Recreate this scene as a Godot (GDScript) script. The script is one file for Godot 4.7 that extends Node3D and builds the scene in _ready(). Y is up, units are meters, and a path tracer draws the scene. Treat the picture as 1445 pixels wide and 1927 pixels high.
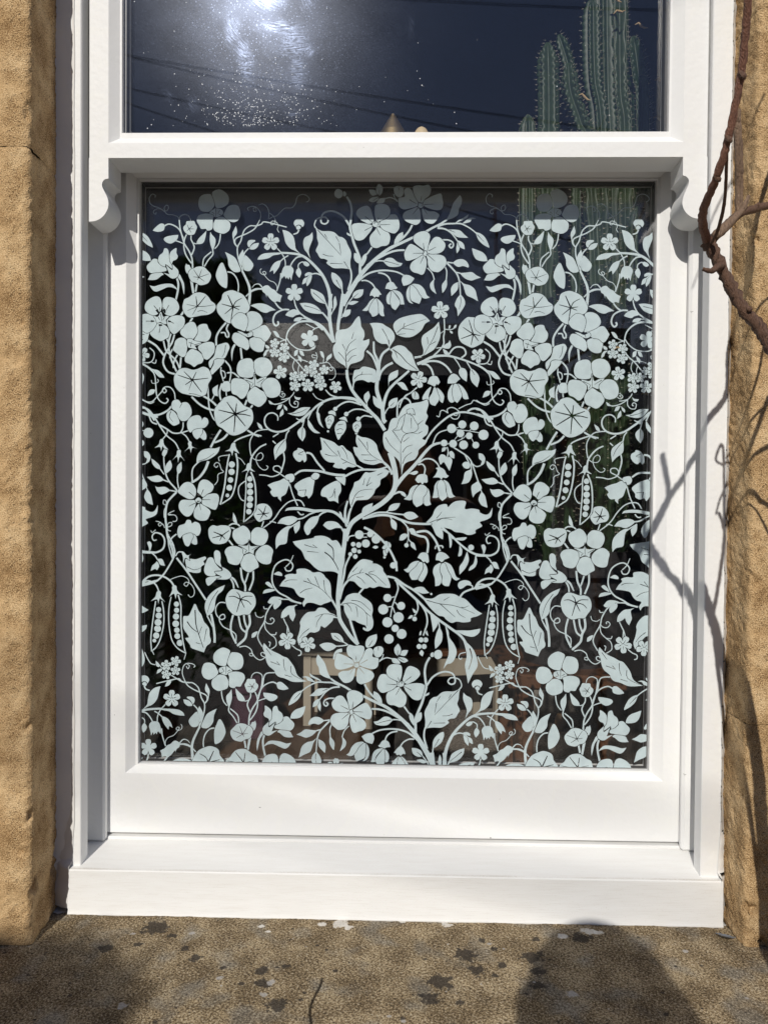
extends Node3D
# A painted sash window in a sandstone wall: the lower sash carries a cut frosted film of flowers, a cactus stands inside,
# a bare vine hangs before the right jamb. Metres, y up, ground at 0, the lower glass lies in the plane z = 0.

const SUN := Vector3(-0.203, 0.672, 1.0)      # towards the sun
var used := {}
var rng := RandomNumberGenerator.new()
var M := {}

# ---------------------------------------------------------------- naming
func numbered(called: String) -> String:
	var n: int = used.get(called, -1) + 1
	used[called] = n
	return called if n == 0 else "%s_%03d" % [called, n]

func tag(o: Node, label := "", category := "", group := "", kind := "") -> Node:
	if label: o.set_meta("label", label)
	if category: o.set_meta("category", category)
	if group: o.set_meta("group", group)
	if kind: o.set_meta("kind", kind)
	return o

func thing(called: String, label: String, category: String, at := Vector3.ZERO, turn := 0.0, group := "") -> Node3D:
	var o := Node3D.new()
	o.name = numbered(called)
	add_child(o)
	o.position = at
	o.rotation.y = turn
	tag(o, label, category, group)
	return o

func put(called: String, mesh: Mesh, m: Material, parent: Node = null) -> MeshInstance3D:
	var o := MeshInstance3D.new()
	o.mesh = mesh
	o.material_override = m
	if parent == null:
		o.name = numbered(called)
		add_child(o)
	else:
		var n := called
		var k := 0
		while parent.has_node(n):
			k += 1
			n = "%s_%03d" % [called, k]
		o.name = n
		parent.add_child(o)
	return o

func struct(called: String, mesh: Mesh, m: Material) -> MeshInstance3D:
	var o := put(called, mesh, m)
	o.set_meta("kind", "structure")
	return o

# ---------------------------------------------------------------- shapes
func mb() -> SurfaceTool:
	var st := SurfaceTool.new()
	st.begin(Mesh.PRIMITIVE_TRIANGLES)
	return st

func done(st: SurfaceTool) -> ArrayMesh:
	return st.commit()

func vtx(st: SurfaceTool, p: Vector3, n: Vector3) -> void:
	st.set_normal(n)
	st.set_uv(Vector2(p.x, p.z - p.y))
	st.add_vertex(p)

func tri(st: SurfaceTool, a: Vector3, b: Vector3, c: Vector3, n: Vector3, na := Vector3.ZERO, nb := Vector3.ZERO, nc := Vector3.ZERO) -> void:
	var g := (b - a).cross(c - a)
	if na == Vector3.ZERO:
		na = n; nb = n; nc = n
	if g.dot(n) > 0.0:                      # clockwise seen from outside
		vtx(st, a, na); vtx(st, c, nc); vtx(st, b, nb)
	else:
		vtx(st, a, na); vtx(st, b, nb); vtx(st, c, nc)

func quad(st: SurfaceTool, a: Vector3, b: Vector3, c: Vector3, d: Vector3, out: Vector3) -> void:
	var n := (b - a).cross(c - a)
	if n.length_squared() < 1e-16:
		n = (c - a).cross(d - a)
	if n.length_squared() < 1e-16:
		return
	n = n.normalized()
	if n.dot(out) < 0.0: n = -n
	tri(st, a, b, c, n)
	tri(st, a, c, d, n)

func box(st: SurfaceTool, lo: Vector3, hi: Vector3, r := 0.001, t := Transform3D()) -> void:
	var c := (lo + hi) * 0.5
	var h := (hi - lo) * 0.5
	r = minf(r, minf(h.x, minf(h.y, h.z)) * 0.9)
	var pt := func(s: Vector3, ax: int) -> Vector3:
		var v := Vector3(s.x * (h.x - r), s.y * (h.y - r), s.z * (h.z - r))
		v[ax] += s[ax] * r
		return t * (c + v)
	for ax in 3:
		var u := (ax + 1) % 3
		var w := (ax + 2) % 3
		for s in [-1.0, 1.0]:
			var q := []
			for k in [[-1, -1], [1, -1], [1, 1], [-1, 1]]:
				var sg := Vector3.ONE
				sg[ax] = s; sg[u] = k[0]; sg[w] = k[1]
				q.append(pt.call(sg, ax))
			var o := Vector3.ZERO
			o[ax] = s
			quad(st, q[0], q[1], q[2], q[3], t.basis * o)
	if r <= 0.0: return
	for ax in 3:
		var u := (ax + 1) % 3
		var w := (ax + 2) % 3
		for su in [-1.0, 1.0]:
			for sw in [-1.0, 1.0]:
				var a := Vector3.ONE; a[ax] = -1.0; a[u] = su; a[w] = sw
				var b := a; b[ax] = 1.0
				var o := Vector3.ZERO; o[u] = su; o[w] = sw
				quad(st, pt.call(a, u), pt.call(b, u), pt.call(b, w), pt.call(a, w), t.basis * o)
	for sx in [-1.0, 1.0]:
		for sy in [-1.0, 1.0]:
			for sz in [-1.0, 1.0]:
				var s := Vector3(sx, sy, sz)
				tri(st, pt.call(s, 0), pt.call(s, 1), pt.call(s, 2), (t.basis * s).normalized())

func boxed(lo: Vector3, hi: Vector3, r := 0.001, t := Transform3D()) -> ArrayMesh:
	var st := mb()
	box(st, lo, hi, r, t)
	return done(st)

# a closed outline pushed along w; caps both ends; near-smooth corners share normals
func extrude(st: SurfaceTool, pts: PackedVector2Array, o: Vector3, u: Vector3, v: Vector3, w: Vector3, smooth := 0.75) -> void:
	var n := pts.size()
	var area := 0.0
	for i in n:
		area += pts[i].cross(pts[(i + 1) % n])
	var sgn := 1.0 if area > 0 else -1.0
	var nr := []
	for i in n:
		var e := pts[(i + 1) % n] - pts[i]
		nr.append(Vector2(e.y, -e.x).normalized() * sgn)
	for i in n:
		var j := (i + 1) % n
		var n0: Vector2 = nr[i]
		var n1: Vector2 = nr[i]
		var pn: Vector2 = nr[(i + n - 1) % n]
		var nn: Vector2 = nr[j]
		if pn.dot(nr[i]) > smooth: n0 = (pn + nr[i]).normalized()
		if nn.dot(nr[i]) > smooth: n1 = (nn + nr[i]).normalized()
		var a := o + u * pts[i].x + v * pts[i].y
		var b := o + u * pts[j].x + v * pts[j].y
		var N: Vector3 = (u * nr[i].x + v * nr[i].y).normalized()
		var N0 := (u * n0.x + v * n0.y).normalized()
		var N1 := (u * n1.x + v * n1.y).normalized()
		tri(st, a, b, b + w, N, N0, N1, N1)
		tri(st, a, b + w, a + w, N, N0, N1, N0)
	var ix := Geometry2D.triangulate_polygon(pts)
	var wn := w.normalized()
	for k in range(0, ix.size(), 3):
		var a := o + u * pts[ix[k]].x + v * pts[ix[k]].y
		var b := o + u * pts[ix[k + 1]].x + v * pts[ix[k + 1]].y
		var c := o + u * pts[ix[k + 2]].x + v * pts[ix[k + 2]].y
		tri(st, a, b, c, -wn)
		tri(st, a + w, b + w, c + w, wn)

func spline(p: Array, sub: int) -> Array:
	var out := []
	for i in p.size() - 1:
		var a = p[maxi(i - 1, 0)]
		var b = p[i]
		var c = p[i + 1]
		var d = p[mini(i + 2, p.size() - 1)]
		for k in sub:
			var t := float(k) / sub
			out.append(0.5 * (2.0 * b + (c - a) * t + (2.0 * a - 5.0 * b + 4.0 * c - d) * t * t + (3.0 * b - a - 3.0 * c + d) * t * t * t))
	out.append(p[-1])
	return out

# a round tube along points with a radius at each; bumps the skin with noise when given
func tube(st: SurfaceTool, pts: Array, rad: Array, sides := 10, noise: FastNoiseLite = null, amp := 0.0) -> void:
	var rings := []
	var norms := []
	var up := Vector3(0.3, 0.2, 0.93)
	for i in pts.size():
		var d: Vector3 = (pts[mini(i + 1, pts.size() - 1)] - pts[maxi(i - 1, 0)]).normalized()
		var x := up.cross(d)
		if x.length() < 0.05: x = Vector3(1, 0, 0).cross(d)
		x = x.normalized()
		var y := d.cross(x)
		up = d.cross(-x) if false else up
		var ring := []
		var nm := []
		for k in sides:
			var a := TAU * k / sides
			var n := x * cos(a) + y * sin(a)
			var r: float = rad[i]
			if noise: r += amp * noise.get_noise_3dv((pts[i] + n * r) * 1000.0)
			ring.append(pts[i] + n * r)
			nm.append(n)
		rings.append(ring)
		norms.append(nm)
	for i in pts.size() - 1:
		for k in sides:
			var j := (k + 1) % sides
			tri(st, rings[i][k], rings[i][j], rings[i + 1][j], norms[i][k] + norms[i][j], norms[i][k], norms[i][j], norms[i + 1][j])
			tri(st, rings[i][k], rings[i + 1][j], rings[i + 1][k], norms[i][k] + norms[i][j], norms[i][k], norms[i + 1][j], norms[i + 1][k])
	for e in [0, pts.size() - 1]:
		var n: Vector3 = (pts[0] - pts[1]).normalized() if e == 0 else (pts[-1] - pts[-2]).normalized()
		for k in sides:
			tri(st, pts[e] + n * rad[e] * 0.4, rings[e][k], rings[e][(k + 1) % sides], n, n, norms[e][k], norms[e][(k + 1) % sides])

# turned shape: (radius, height) profile about the y axis
func lathe(st: SurfaceTool, prof: Array, sides := 24, t := Transform3D()) -> void:
	for i in prof.size() - 1:
		var e: Vector2 = prof[i + 1] - prof[i]
		var n2 := Vector2(e.y, -e.x).normalized()
		for k in sides:
			var a0 := TAU * k / sides
			var a1 := TAU * (k + 1) / sides
			var d0 := Vector3(cos(a0), 0, sin(a0))
			var d1 := Vector3(cos(a1), 0, sin(a1))
			var p0: Vector3 = t * (d0 * prof[i].x + Vector3.UP * prof[i].y)
			var p1: Vector3 = t * (d1 * prof[i].x + Vector3.UP * prof[i].y)
			var p2: Vector3 = t * (d1 * prof[i + 1].x + Vector3.UP * prof[i + 1].y)
			var p3: Vector3 = t * (d0 * prof[i + 1].x + Vector3.UP * prof[i + 1].y)
			var m0: Vector3 = (t.basis * (d0 * n2.x + Vector3.UP * n2.y)).normalized()
			var m1: Vector3 = (t.basis * (d1 * n2.x + Vector3.UP * n2.y)).normalized()
			if p0.distance_to(p1) > 1e-7: tri(st, p0, p1, p2, m0 + m1, m0, m1, m1)
			if p2.distance_to(p3) > 1e-7: tri(st, p0, p2, p3, m0 + m1, m0, m1, m0)

# a grid of points (rows of equal length) as a smooth sheet; out tells the side it faces
func sheet(st: SurfaceTool, rows: Array, out: Callable) -> void:
	var nr := rows.size()
	var nc: int = rows[0].size()
	var nm := []
	for i in nr:
		var line := []
		for j in nc:
			var du: Vector3 = rows[i][mini(j + 1, nc - 1)] - rows[i][maxi(j - 1, 0)]
			var dv: Vector3 = rows[mini(i + 1, nr - 1)][j] - rows[maxi(i - 1, 0)][j]
			var n := du.cross(dv).normalized()
			if n.dot(out.call(rows[i][j])) < 0: n = -n
			line.append(n)
		nm.append(line)
	for i in nr - 1:
		for j in nc - 1:
			var a: Vector3 = rows[i][j]
			var b: Vector3 = rows[i][j + 1]
			var c: Vector3 = rows[i + 1][j + 1]
			var d: Vector3 = rows[i + 1][j]
			tri(st, a, b, c, nm[i][j], nm[i][j], nm[i][j + 1], nm[i + 1][j + 1])
			tri(st, a, c, d, nm[i][j], nm[i][j], nm[i + 1][j + 1], nm[i + 1][j])

# ---------------------------------------------------------------- bodies: tapered capsules joined by a smooth minimum, meshed as surface nets
func net(st: SurfaceTool, bones: Array, cell: float, k: float, tint: Callable) -> void:
	var lo := Vector3.ONE * 1e9
	var hi := -lo
	for b in bones:
		var r := maxf(b[2], b[3]) + k + 2.0 * cell
		lo = lo.min((b[0] as Vector3).min(b[1]) - Vector3.ONE * r)
		hi = hi.max((b[0] as Vector3).max(b[1]) + Vector3.ONE * r)
	var n := Vector3i(((hi - lo) / cell).ceil()) + Vector3i.ONE
	var f := PackedFloat32Array()
	f.resize(n.x * n.y * n.z)
	f.fill(1.0)
	var sy := n.x
	var sz := n.x * n.y
	for b in bones:
		var a: Vector3 = b[0]
		var ab: Vector3 = b[1] - a
		var l2 := maxf(ab.length_squared(), 1e-9)
		var r0: float = b[2]
		var r1: float = b[3]
		var m := maxf(r0, r1) + k + 2.0 * cell
		var i0 := Vector3i((((b[0] as Vector3).min(b[1]) - Vector3.ONE * m - lo) / cell).floor()).clamp(Vector3i.ZERO, n - Vector3i.ONE)
		var i1 := Vector3i((((b[0] as Vector3).max(b[1]) + Vector3.ONE * m - lo) / cell).ceil()).clamp(Vector3i.ZERO, n - Vector3i.ONE)
		for z in range(i0.z, i1.z + 1):
			for y in range(i0.y, i1.y + 1):
				var at := i0.x + y * sy + z * sz
				for x in range(i0.x, i1.x + 1):
					var p := lo + Vector3(x, y, z) * cell - a
					var t := clampf(p.dot(ab) / l2, 0.0, 1.0)
					var d := (p - ab * t).length() - lerpf(r0, r1, t)
					var o := f[at]
					var h := maxf(k - absf(o - d), 0.0) / k
					f[at] = minf(o, d) - h * h * k * 0.25
					at += 1
	var idx := {}
	var vs := PackedVector3Array()
	for z in n.z - 1:
		for y in n.y - 1:
			for x in n.x - 1:
				var at := x + y * sy + z * sz
				var c := [f[at], f[at + 1], f[at + sy], f[at + sy + 1], f[at + sz], f[at + sz + 1], f[at + sz + sy], f[at + sz + sy + 1]]
				var neg := 0
				for q in c: neg += int(q < 0.0)
				if neg == 0 or neg == 8: continue
				var s := Vector3.ZERO
				var cnt := 0
				for e in [[0, 1], [2, 3], [4, 5], [6, 7], [0, 2], [1, 3], [4, 6], [5, 7], [0, 4], [1, 5], [2, 6], [3, 7]]:
					var v0: float = c[e[0]]
					var v1: float = c[e[1]]
					if (v0 < 0.0) == (v1 < 0.0): continue
					var t := v0 / (v0 - v1)
					var p0 := Vector3(e[0] & 1, (e[0] >> 1) & 1, e[0] >> 2)
					var p1 := Vector3(e[1] & 1, (e[1] >> 1) & 1, e[1] >> 2)
					s += p0.lerp(p1, t)
					cnt += 1
				idx[at] = vs.size()
				vs.append(lo + (Vector3(x, y, z) + s / cnt) * cell)
	var nm := PackedVector3Array()
	nm.resize(vs.size())
	var quads := []
	for at in idx:
		var x: int = at % sy
		var y: int = (at / sy) % n.y
		var z: int = at / sz
		for ax in 3:
			var step: int = [1, sy, sz][ax]
			var u: int = [sy, sz, 1][ax]
			var w: int = [sz, 1, sy][ax]
			if [y, z, x][ax] == 0 or [z, x, y][ax] == 0: continue
			if (f[at] < 0.0) == (f[at + step] < 0.0): continue
			if not (idx.has(at - u) and idx.has(at - w) and idx.has(at - u - w)): continue
			var q := [idx[at], idx[at - u], idx[at - u - w], idx[at - w]]
			var o := Vector3.ZERO
			o[ax] = 1.0 if f[at] < 0.0 else -1.0
			var fn := (vs[q[1]] - vs[q[0]]).cross(vs[q[2]] - vs[q[0]])
			if fn.dot(o) < 0: fn = -fn
			for g in q: nm[g] += fn
			quads.append([q, o])
	for e in quads:
		var q: Array = e[0]
		for t in [[0, 1, 2], [0, 2, 3]]:
			var ia: int = q[t[0]]
			var ib: int = q[t[1]]
			var ic: int = q[t[2]]
			if (vs[ib] - vs[ia]).cross(vs[ic] - vs[ia]).dot(e[1]) > 0:
				var sw := ib; ib = ic; ic = sw
			for g in [ia, ib, ic]:
				st.set_color(tint.call(vs[g]))
				st.set_normal(nm[g].normalized())
				st.add_vertex(vs[g])

# ---------------------------------------------------------------- materials
func mat(called: String, c: Color, rough := 0.6, metal := 0.0) -> StandardMaterial3D:
	var m := StandardMaterial3D.new()
	m.resource_name = called
	m.albedo_color = c.linear_to_srgb()
	m.roughness = rough
	m.metallic = metal
	M[called] = m
	return m

func noise(seed_: int, freq: float, oct := 4, type := FastNoiseLite.TYPE_SIMPLEX_SMOOTH) -> FastNoiseLite:
	var n := FastNoiseLite.new()
	n.seed = seed_
	n.frequency = freq
	n.noise_type = type
	n.fractal_octaves = oct
	return n

func ramp(stops: Array) -> Gradient:
	var g := Gradient.new()
	var o := PackedFloat32Array()
	var c := PackedColorArray()
	for s in stops:
		o.append(s[0])
		c.append((s[1] as Color).linear_to_srgb())
	g.offsets = o
	g.colors = c
	return g

func noise_tex(n: FastNoiseLite, size: int, g: Gradient = null, normal := 0.0) -> NoiseTexture2D:
	var t := NoiseTexture2D.new()
	t.width = size
	t.height = size
	t.seamless = true
	t.noise = n
	if g: t.color_ramp = g
	if normal > 0.0:
		t.as_normal_map = true
		t.bump_strength = normal
	return t

func triplanar(m: StandardMaterial3D, metres: float, world := true) -> StandardMaterial3D:
	m.uv1_triplanar = true
	m.uv1_world_triplanar = world
	m.uv1_scale = Vector3.ONE / metres
	return m

func stone_mat(called: String, seed_: int, dark: Color, mid: Color, pale: Color) -> StandardMaterial3D:
	# fine grain mixed with broad drifts of tone, in one computed picture
	var s := 1024
	var fine: Image = noise(seed_, 0.17, 3).get_seamless_image(s, s)
	var broad: Image = noise(seed_ + 1, 0.006, 5).get_seamless_image(s, s)
	var pits: Image = noise(seed_ + 2, 0.045, 2, FastNoiseLite.TYPE_CELLULAR).get_seamless_image(s, s)
	var data := PackedByteArray()
	data.resize(s * s * 3)
	var fd := fine.get_data()
	var bd := broad.get_data()
	var pd := pits.get_data()
	var d := [dark.linear_to_srgb(), mid.linear_to_srgb(), pale.linear_to_srgb()]
	var bump := PackedByteArray()
	bump.resize(s * s)
	for i in s * s:
		var g := fd[i] / 255.0
		var b := bd[i] / 255.0
		var v := clampf(0.5 + (g - 0.5) * 1.55 + (b - 0.5) * 0.8, 0.0, 1.0)
		var c: Color = (d[0] as Color).lerp(d[1], v * 2.0) if v < 0.5 else (d[1] as Color).lerp(d[2], v * 2.0 - 1.0)
		var p := smoothstep(0.12, 0.3, pd[i] / 255.0)
		var k := 0.8 + 0.2 * p
		data[i * 3] = int(c.r * k * 255.0)
		data[i * 3 + 1] = int(c.g * k * 255.0)
		data[i * 3 + 2] = int(c.b * k * 255.0)
		bump[i] = int(clampf(g * 0.7 + b * 0.1 + p * 0.2, 0.0, 1.0) * 255.0)
	var m := mat(called, Color.WHITE, 0.92)
	m.albedo_texture = ImageTexture.create_from_image(Image.create_from_data(s, s, false, Image.FORMAT_RGB8, data))
	m.heightmap_enabled = true
	m.heightmap_texture = ImageTexture.create_from_image(Image.create_from_data(s, s, false, Image.FORMAT_L8, bump))
	m.heightmap_scale = 0.28
	m.metallic_specular = 0.25
	return triplanar(m, 0.36)

func paint_mat(called: String, c: Color, rough: float, seed_: int, dirt: float) -> StandardMaterial3D:
	# brushed gloss paint: faint streaks of relief and a few flecks of dirt
	var s := 1024
	rng.seed = seed_
	var im := Image.create(s, s, false, Image.FORMAT_RGB8)
	var w := c.linear_to_srgb()
	im.fill(w)
	var broad: Image = noise(seed_, 0.004, 4).get_seamless_image(s, s)
	for y in s:
		for x in s:
			var b := broad.get_pixel(x, y).r
			im.set_pixel(x, y, w.darkened(0.03 * dirt * b))
	for i in int(90 * dirt):
		var p := Vector2i(rng.randi_range(4, s - 12), rng.randi_range(4, s - 12))
		var k := rng.randf_range(0.35, 0.8)
		var len := rng.randi_range(1, 5) if i % 5 == 0 else 1
		for q in len:
			im.set_pixel(p.x + (q if i % 2 else q / 2), p.y + (0 if i % 2 else q), Color(w.r * k, w.g * k, w.b * k * 0.97))
			if i % 3 == 0: im.set_pixel(p.x + q, p.y + 1, Color(w.r * k, w.g * k, w.b * k * 0.97))
	var m := mat(called, Color.WHITE, rough)
	m.albedo_texture = ImageTexture.create_from_image(im)
	m.heightmap_enabled = true
	m.heightmap_texture = noise_tex(noise(seed_ + 5, 0.05, 4), 1024)
	m.heightmap_scale = 0.035
	m.metallic_specular = 0.3
	return triplanar(m, 0.7)

func glass(called: String, alpha := 0.0) -> StandardMaterial3D:
	var m := mat(called, Color(0.9, 0.95, 0.93), 0.0)
	m.albedo_color.a = alpha
	m.transparency = BaseMaterial3D.TRANSPARENCY_ALPHA
	return m

# ---------------------------------------------------------------- the film
func ccw(p: PackedVector2Array) -> PackedVector2Array:
	if Geometry2D.is_polygon_clockwise(p): p.reverse()
	return p

func bounds(p: PackedVector2Array) -> Rect2:
	var r := Rect2(p[0], Vector2.ZERO)
	for q in p: r = r.expand(q)
	return r

func closed(p: Array, sharp: Array, sub := 4) -> PackedVector2Array:
	var out := PackedVector2Array()
	var n := p.size()
	for i in n:
		var b: Vector2 = p[i]
		var c: Vector2 = p[(i + 1) % n]
		var a: Vector2 = b if sharp[i] else p[(i + n - 1) % n]
		var d: Vector2 = c if sharp[(i + 1) % n] else p[(i + 2) % n]
		for k in sub:
			var t := float(k) / sub
			out.append(0.5 * (2.0 * b + (c - a) * t + (2.0 * a - 5.0 * b + 4.0 * c - d) * t * t + (3.0 * b - a - 3.0 * c + d) * t * t * t))
	return out

func solid(r: Array) -> bool:
	for q in r:
		if Geometry2D.is_polygon_clockwise(q): return false
	return true

# polygons less one cut; where the cut would leave a hole the piece is parted along it first
func less(polys: Array, c: PackedVector2Array) -> Array:
	var out := []
	var cb := bounds(c)
	for p in polys:
		if not bounds(p).intersects(cb):
			out.append(p)
			continue
		var r := Geometry2D.clip_polygons(p, c)
		if solid(r):
			out.append_array(r)
			continue
		var mid := cb.get_center()
		var along := (c[c.size() / 2 - 1] - c[0])
		along = along.normalized() if along.length() > 0.01 else Vector2.RIGHT
		var side := Vector2(-along.y, along.x)
		for s in [1.0, -1.0]:
			var half := PackedVector2Array([mid - along * 2000.0, mid + along * 2000.0, mid + along * 2000.0 + side * s * 2000.0, mid - along * 2000.0 + side * s * 2000.0])
			for q in Geometry2D.intersect_polygons(p, half):
				for g in Geometry2D.clip_polygons(q, c):
					if not Geometry2D.is_polygon_clockwise(g): out.append(g)
	return out

func ribbon(p: Array, w0: float, w1: float, sub := 4) -> PackedVector2Array:
	var q := spline(p, sub)
	var l := PackedVector2Array()
	var r := PackedVector2Array()
	for i in q.size():
		var d: Vector2 = (q[mini(i + 1, q.size() - 1)] - q[maxi(i - 1, 0)]).normalized()
		var w := lerpf(w0, w1, float(i) / (q.size() - 1)) * 0.5
		var n := Vector2(-d.y, d.x) * w
		l.append(q[i] + n)
		r.append(q[i] - n)
	r.reverse()
	l.append_array(r)
	return l

func circle(c: Vector2, r: float, n := 14) -> PackedVector2Array:
	var out := PackedVector2Array()
	for i in n: out.append(c + Vector2.from_angle(TAU * i / n) * r)
	return out

func numbers(t: PackedStringArray, from: int) -> Array:
	var p := []
	for i in range(from, t.size() - 1, 2):
		p.append(Vector2(t[i].to_float(), t[i + 1].to_float()) * 0.1)
	return p

func flat(st: SurfaceTool, p: PackedVector2Array, z: float) -> float:
	var ix := Geometry2D.triangulate_polygon(p)
	var area := 0.0
	for k in range(0, ix.size(), 3):
		var a := p[ix[k]]
		var b := p[ix[k + 1]]
		var c := p[ix[k + 2]]
		var ar := absf((b - a).cross(c - a)) * 0.5
		if ar < 1e-4: continue
		area += ar
		tri(st, Vector3(a.x, a.y + 1000.0, z) * 0.001, Vector3(b.x, b.y + 1000.0, z) * 0.001, Vector3(c.x, c.y + 1000.0, z) * 0.001, Vector3.BACK)
	return area

func make_film(sash: Node3D) -> void:
	var things := []                       # {kind, mirror, polys, cuts}
	var stems := []                        # [points, w0, w1, mirror]
	var cur := {}
	for line in FILM.split("\n", false):
		var t := line.split(" ", false)
		match t[0]:
			"N", "M":
				cur = {"kind": t[1], "mirror": t[0] == "N", "polys": [], "cuts": []}
				things.append(cur)
			"S", "X":
				stems.append([numbers(t, 3), t[1].to_float() * 0.1, t[2].to_float() * 0.1, t[0] == "S"])
			"O":
				var sharp := []
				for i in range(2, t.size(), 2): sharp.append(t[i].ends_with("s"))
				cur.polys.append(ccw(closed(numbers(t, 1), sharp)))
			"P":
				cur.polys.append(ccw(ribbon(numbers(t, 3), t[1].to_float() * 0.1, t[2].to_float() * 0.1)))
			"V":
				var w := maxf(t[1].to_float() * 0.115, 0.95)
				cur.cuts.append(ribbon(numbers(t, 2), w * 1.15, w * 0.55, 3))
			"C":
				cur.polys.append(ccw(circle(numbers(t, 1)[0], t[3].to_float() * 0.1)))
			"F":
				var c: Vector2 = numbers(t, 1)[0]
				var r := t[3].to_float() * 0.1
				var a0 := deg_to_rad(t[4].to_float())
				var p := PackedVector2Array()
				for i in 60:
					var a := TAU * i / 60.0
					p.append(c + Vector2.from_angle(a + a0) * r * (0.34 + 0.66 * pow(absf(cos(2.5 * a)), 0.6)) * (1.0 - 0.07 * pow(absf(cos(2.5 * a)), 24.0)))
				cur.polys.append(ccw(p))
				if t[5] == "1":
					for i in 5:
						var d := Vector2.from_angle(TAU * i / 5.0 + a0)
						cur.cuts.append(ribbon([c + d * r * 0.22, c + d * r * 0.55], 0.9, 0.5, 2))
					if r > 10.0:
						cur.cuts.append(ribbon([c + Vector2(-0.13, 0) * r, c + Vector2(0, 0.14) * r, c + Vector2(0.13, 0) * r], 0.8, 0.8, 3))
	var rect := PackedVector2Array([Vector2(-397.2, 3.2), Vector2(398.6, 3.2), Vector2(398.6, 915.0), Vector2(-397.2, 915.0)])
	var area := bounds(rect)
	var rank := {"flower": 0, "petal": 1, "pea_blossom": 1, "bellflower": 1, "bud": 1, "berry": 1, "catkin": 1, "pea_pod": 1, "leaf": 2}
	var order := range(things.size())
	order.sort_custom(func(a, b): return rank[things[a].kind] * 10000 + a < rank[things[b].kind] * 10000 + b)
	var above := []                        # [grown outline, bounds] of what lies on top
	var made := []                         # [area, kind, mesh]
	var film := put("window_film", null, M.film, sash)
	var tops := []
	for i in order:
		var th: Dictionary = things[i]
		for mir in ([false, true] if th.mirror else [false]):
			for k in [0, 1, -1, 2]:
				var place := func(p: PackedVector2Array) -> PackedVector2Array:
					var q := PackedVector2Array()
					for v in p:
						q.append(Vector2((-18.3 - v.x if mir else v.x) + 526.6 * k, v.y - (720.0 if mir else 0.0)))
					if mir: q.reverse()
					return q
				var whole := Rect2()
				var polys := []
				for p in th.polys:
					var q: PackedVector2Array = place.call(p)
					if polys.is_empty(): whole = bounds(q)
					else: whole = whole.merge(bounds(q))
					polys.append(q)
				if not whole.intersects(area): continue
				var kept := []
				var own := []
				for p in polys:
					var parts: Array = Geometry2D.intersect_polygons(p, rect) if not area.encloses(bounds(p)) else [p]
					var pb := bounds(p).grow(1.0)
					for o in above:
						if parts.is_empty(): break
						if pb.intersects(o[1]): parts = less(parts, o[0])
					for o in own:
						if pb.intersects(bounds(o)): parts = less(parts, o)
					for q in parts:
						if not Geometry2D.is_polygon_clockwise(q): kept.append(q)
					for g in Geometry2D.offset_polygon(p, 0.75, Geometry2D.JOIN_ROUND):
						if not Geometry2D.is_polygon_clockwise(g): own.append(g)
				for g in own:
					above.append([g, bounds(g)])
					if th.kind in ["flower", "petal", "pea_blossom"]: tops.append([g, bounds(g)])
				for c in th.cuts: kept = less(kept, place.call(c))
				if kept.is_empty(): continue
				var st := mb()
				var sum := 0.0
				for q in kept: sum += flat(st, q, -5.0 + (0.5 if rank[th.kind] < 2 else 0.3))
				if sum > 1.5: made.append([sum, th.kind, done(st)])
	# stems, cut back round the flowers that lie over them
	var st := mb()
	var level := 0
	for s in stems:
		for mir in ([false, true] if s[3] else [false]):
			for k in [0, 1, -1, 2]:
				var p := []
				for v in s[0]: p.append(Vector2((-18.3 - v.x if mir else v.x) + 526.6 * k, v.y - (720.0 if mir else 0.0)))
				var bb := bounds(PackedVector2Array(p)).grow(3.0)
				if not bb.intersects(area): continue
				level = (level + 1) % 12
				var q := spline(p, 5)
				var near := []
				for o in tops:
					if bb.intersects(o[1]): near.append(o)
				var n := q.size()
				for i in n - 1:
					var w := []
					for j in [i, i + 1]:
						var d: Vector2 = (q[mini(j + 1, n - 1)] - q[maxi(j - 1, 0)]).normalized()
						w.append(Vector2(-d.y, d.x) * lerpf(s[1], s[2], float(j) / (n - 1)) * 0.5)
					var piece := PackedVector2Array([q[i] + w[0], q[i] - w[0], q[i + 1] - w[1], q[i + 1] + w[1]])
					if Geometry2D.is_polygon_clockwise(piece): piece.reverse()
					var pb := bounds(piece)
					if not pb.intersects(area): continue
					var parts: Array = [piece] if area.encloses(pb) else Geometry2D.intersect_polygons(piece, rect)
					for o in near:
						if pb.intersects(o[1]):
							var nx := []
							for g in parts:
								for r in Geometry2D.clip_polygons(g, o[0]):
									if not Geometry2D.is_polygon_clockwise(r): nx.append(r)
							parts = nx
					for g in parts: flat(st, g, -5.0 + level * 0.02 + 0.0006 * i)
	film.mesh = done(st)
	made.sort_custom(func(a, b): return a[0] > b[0])
	var count := {}
	var rest := {}
	for m in made:
		count[m[1]] = count.get(m[1], 0) + 1
		if count[m[1]] <= 290:
			put(m[1], m[2], M.film, film)
		else:
			if not rest.has(m[1]): rest[m[1]] = mb()
			rest[m[1]].append_from(m[2], 0, Transform3D())
	for r in rest:
		tag(put("small_" + r, done(rest[r]), M.film, film), "", "", "", "stuff")
	print("film ", count)

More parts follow.
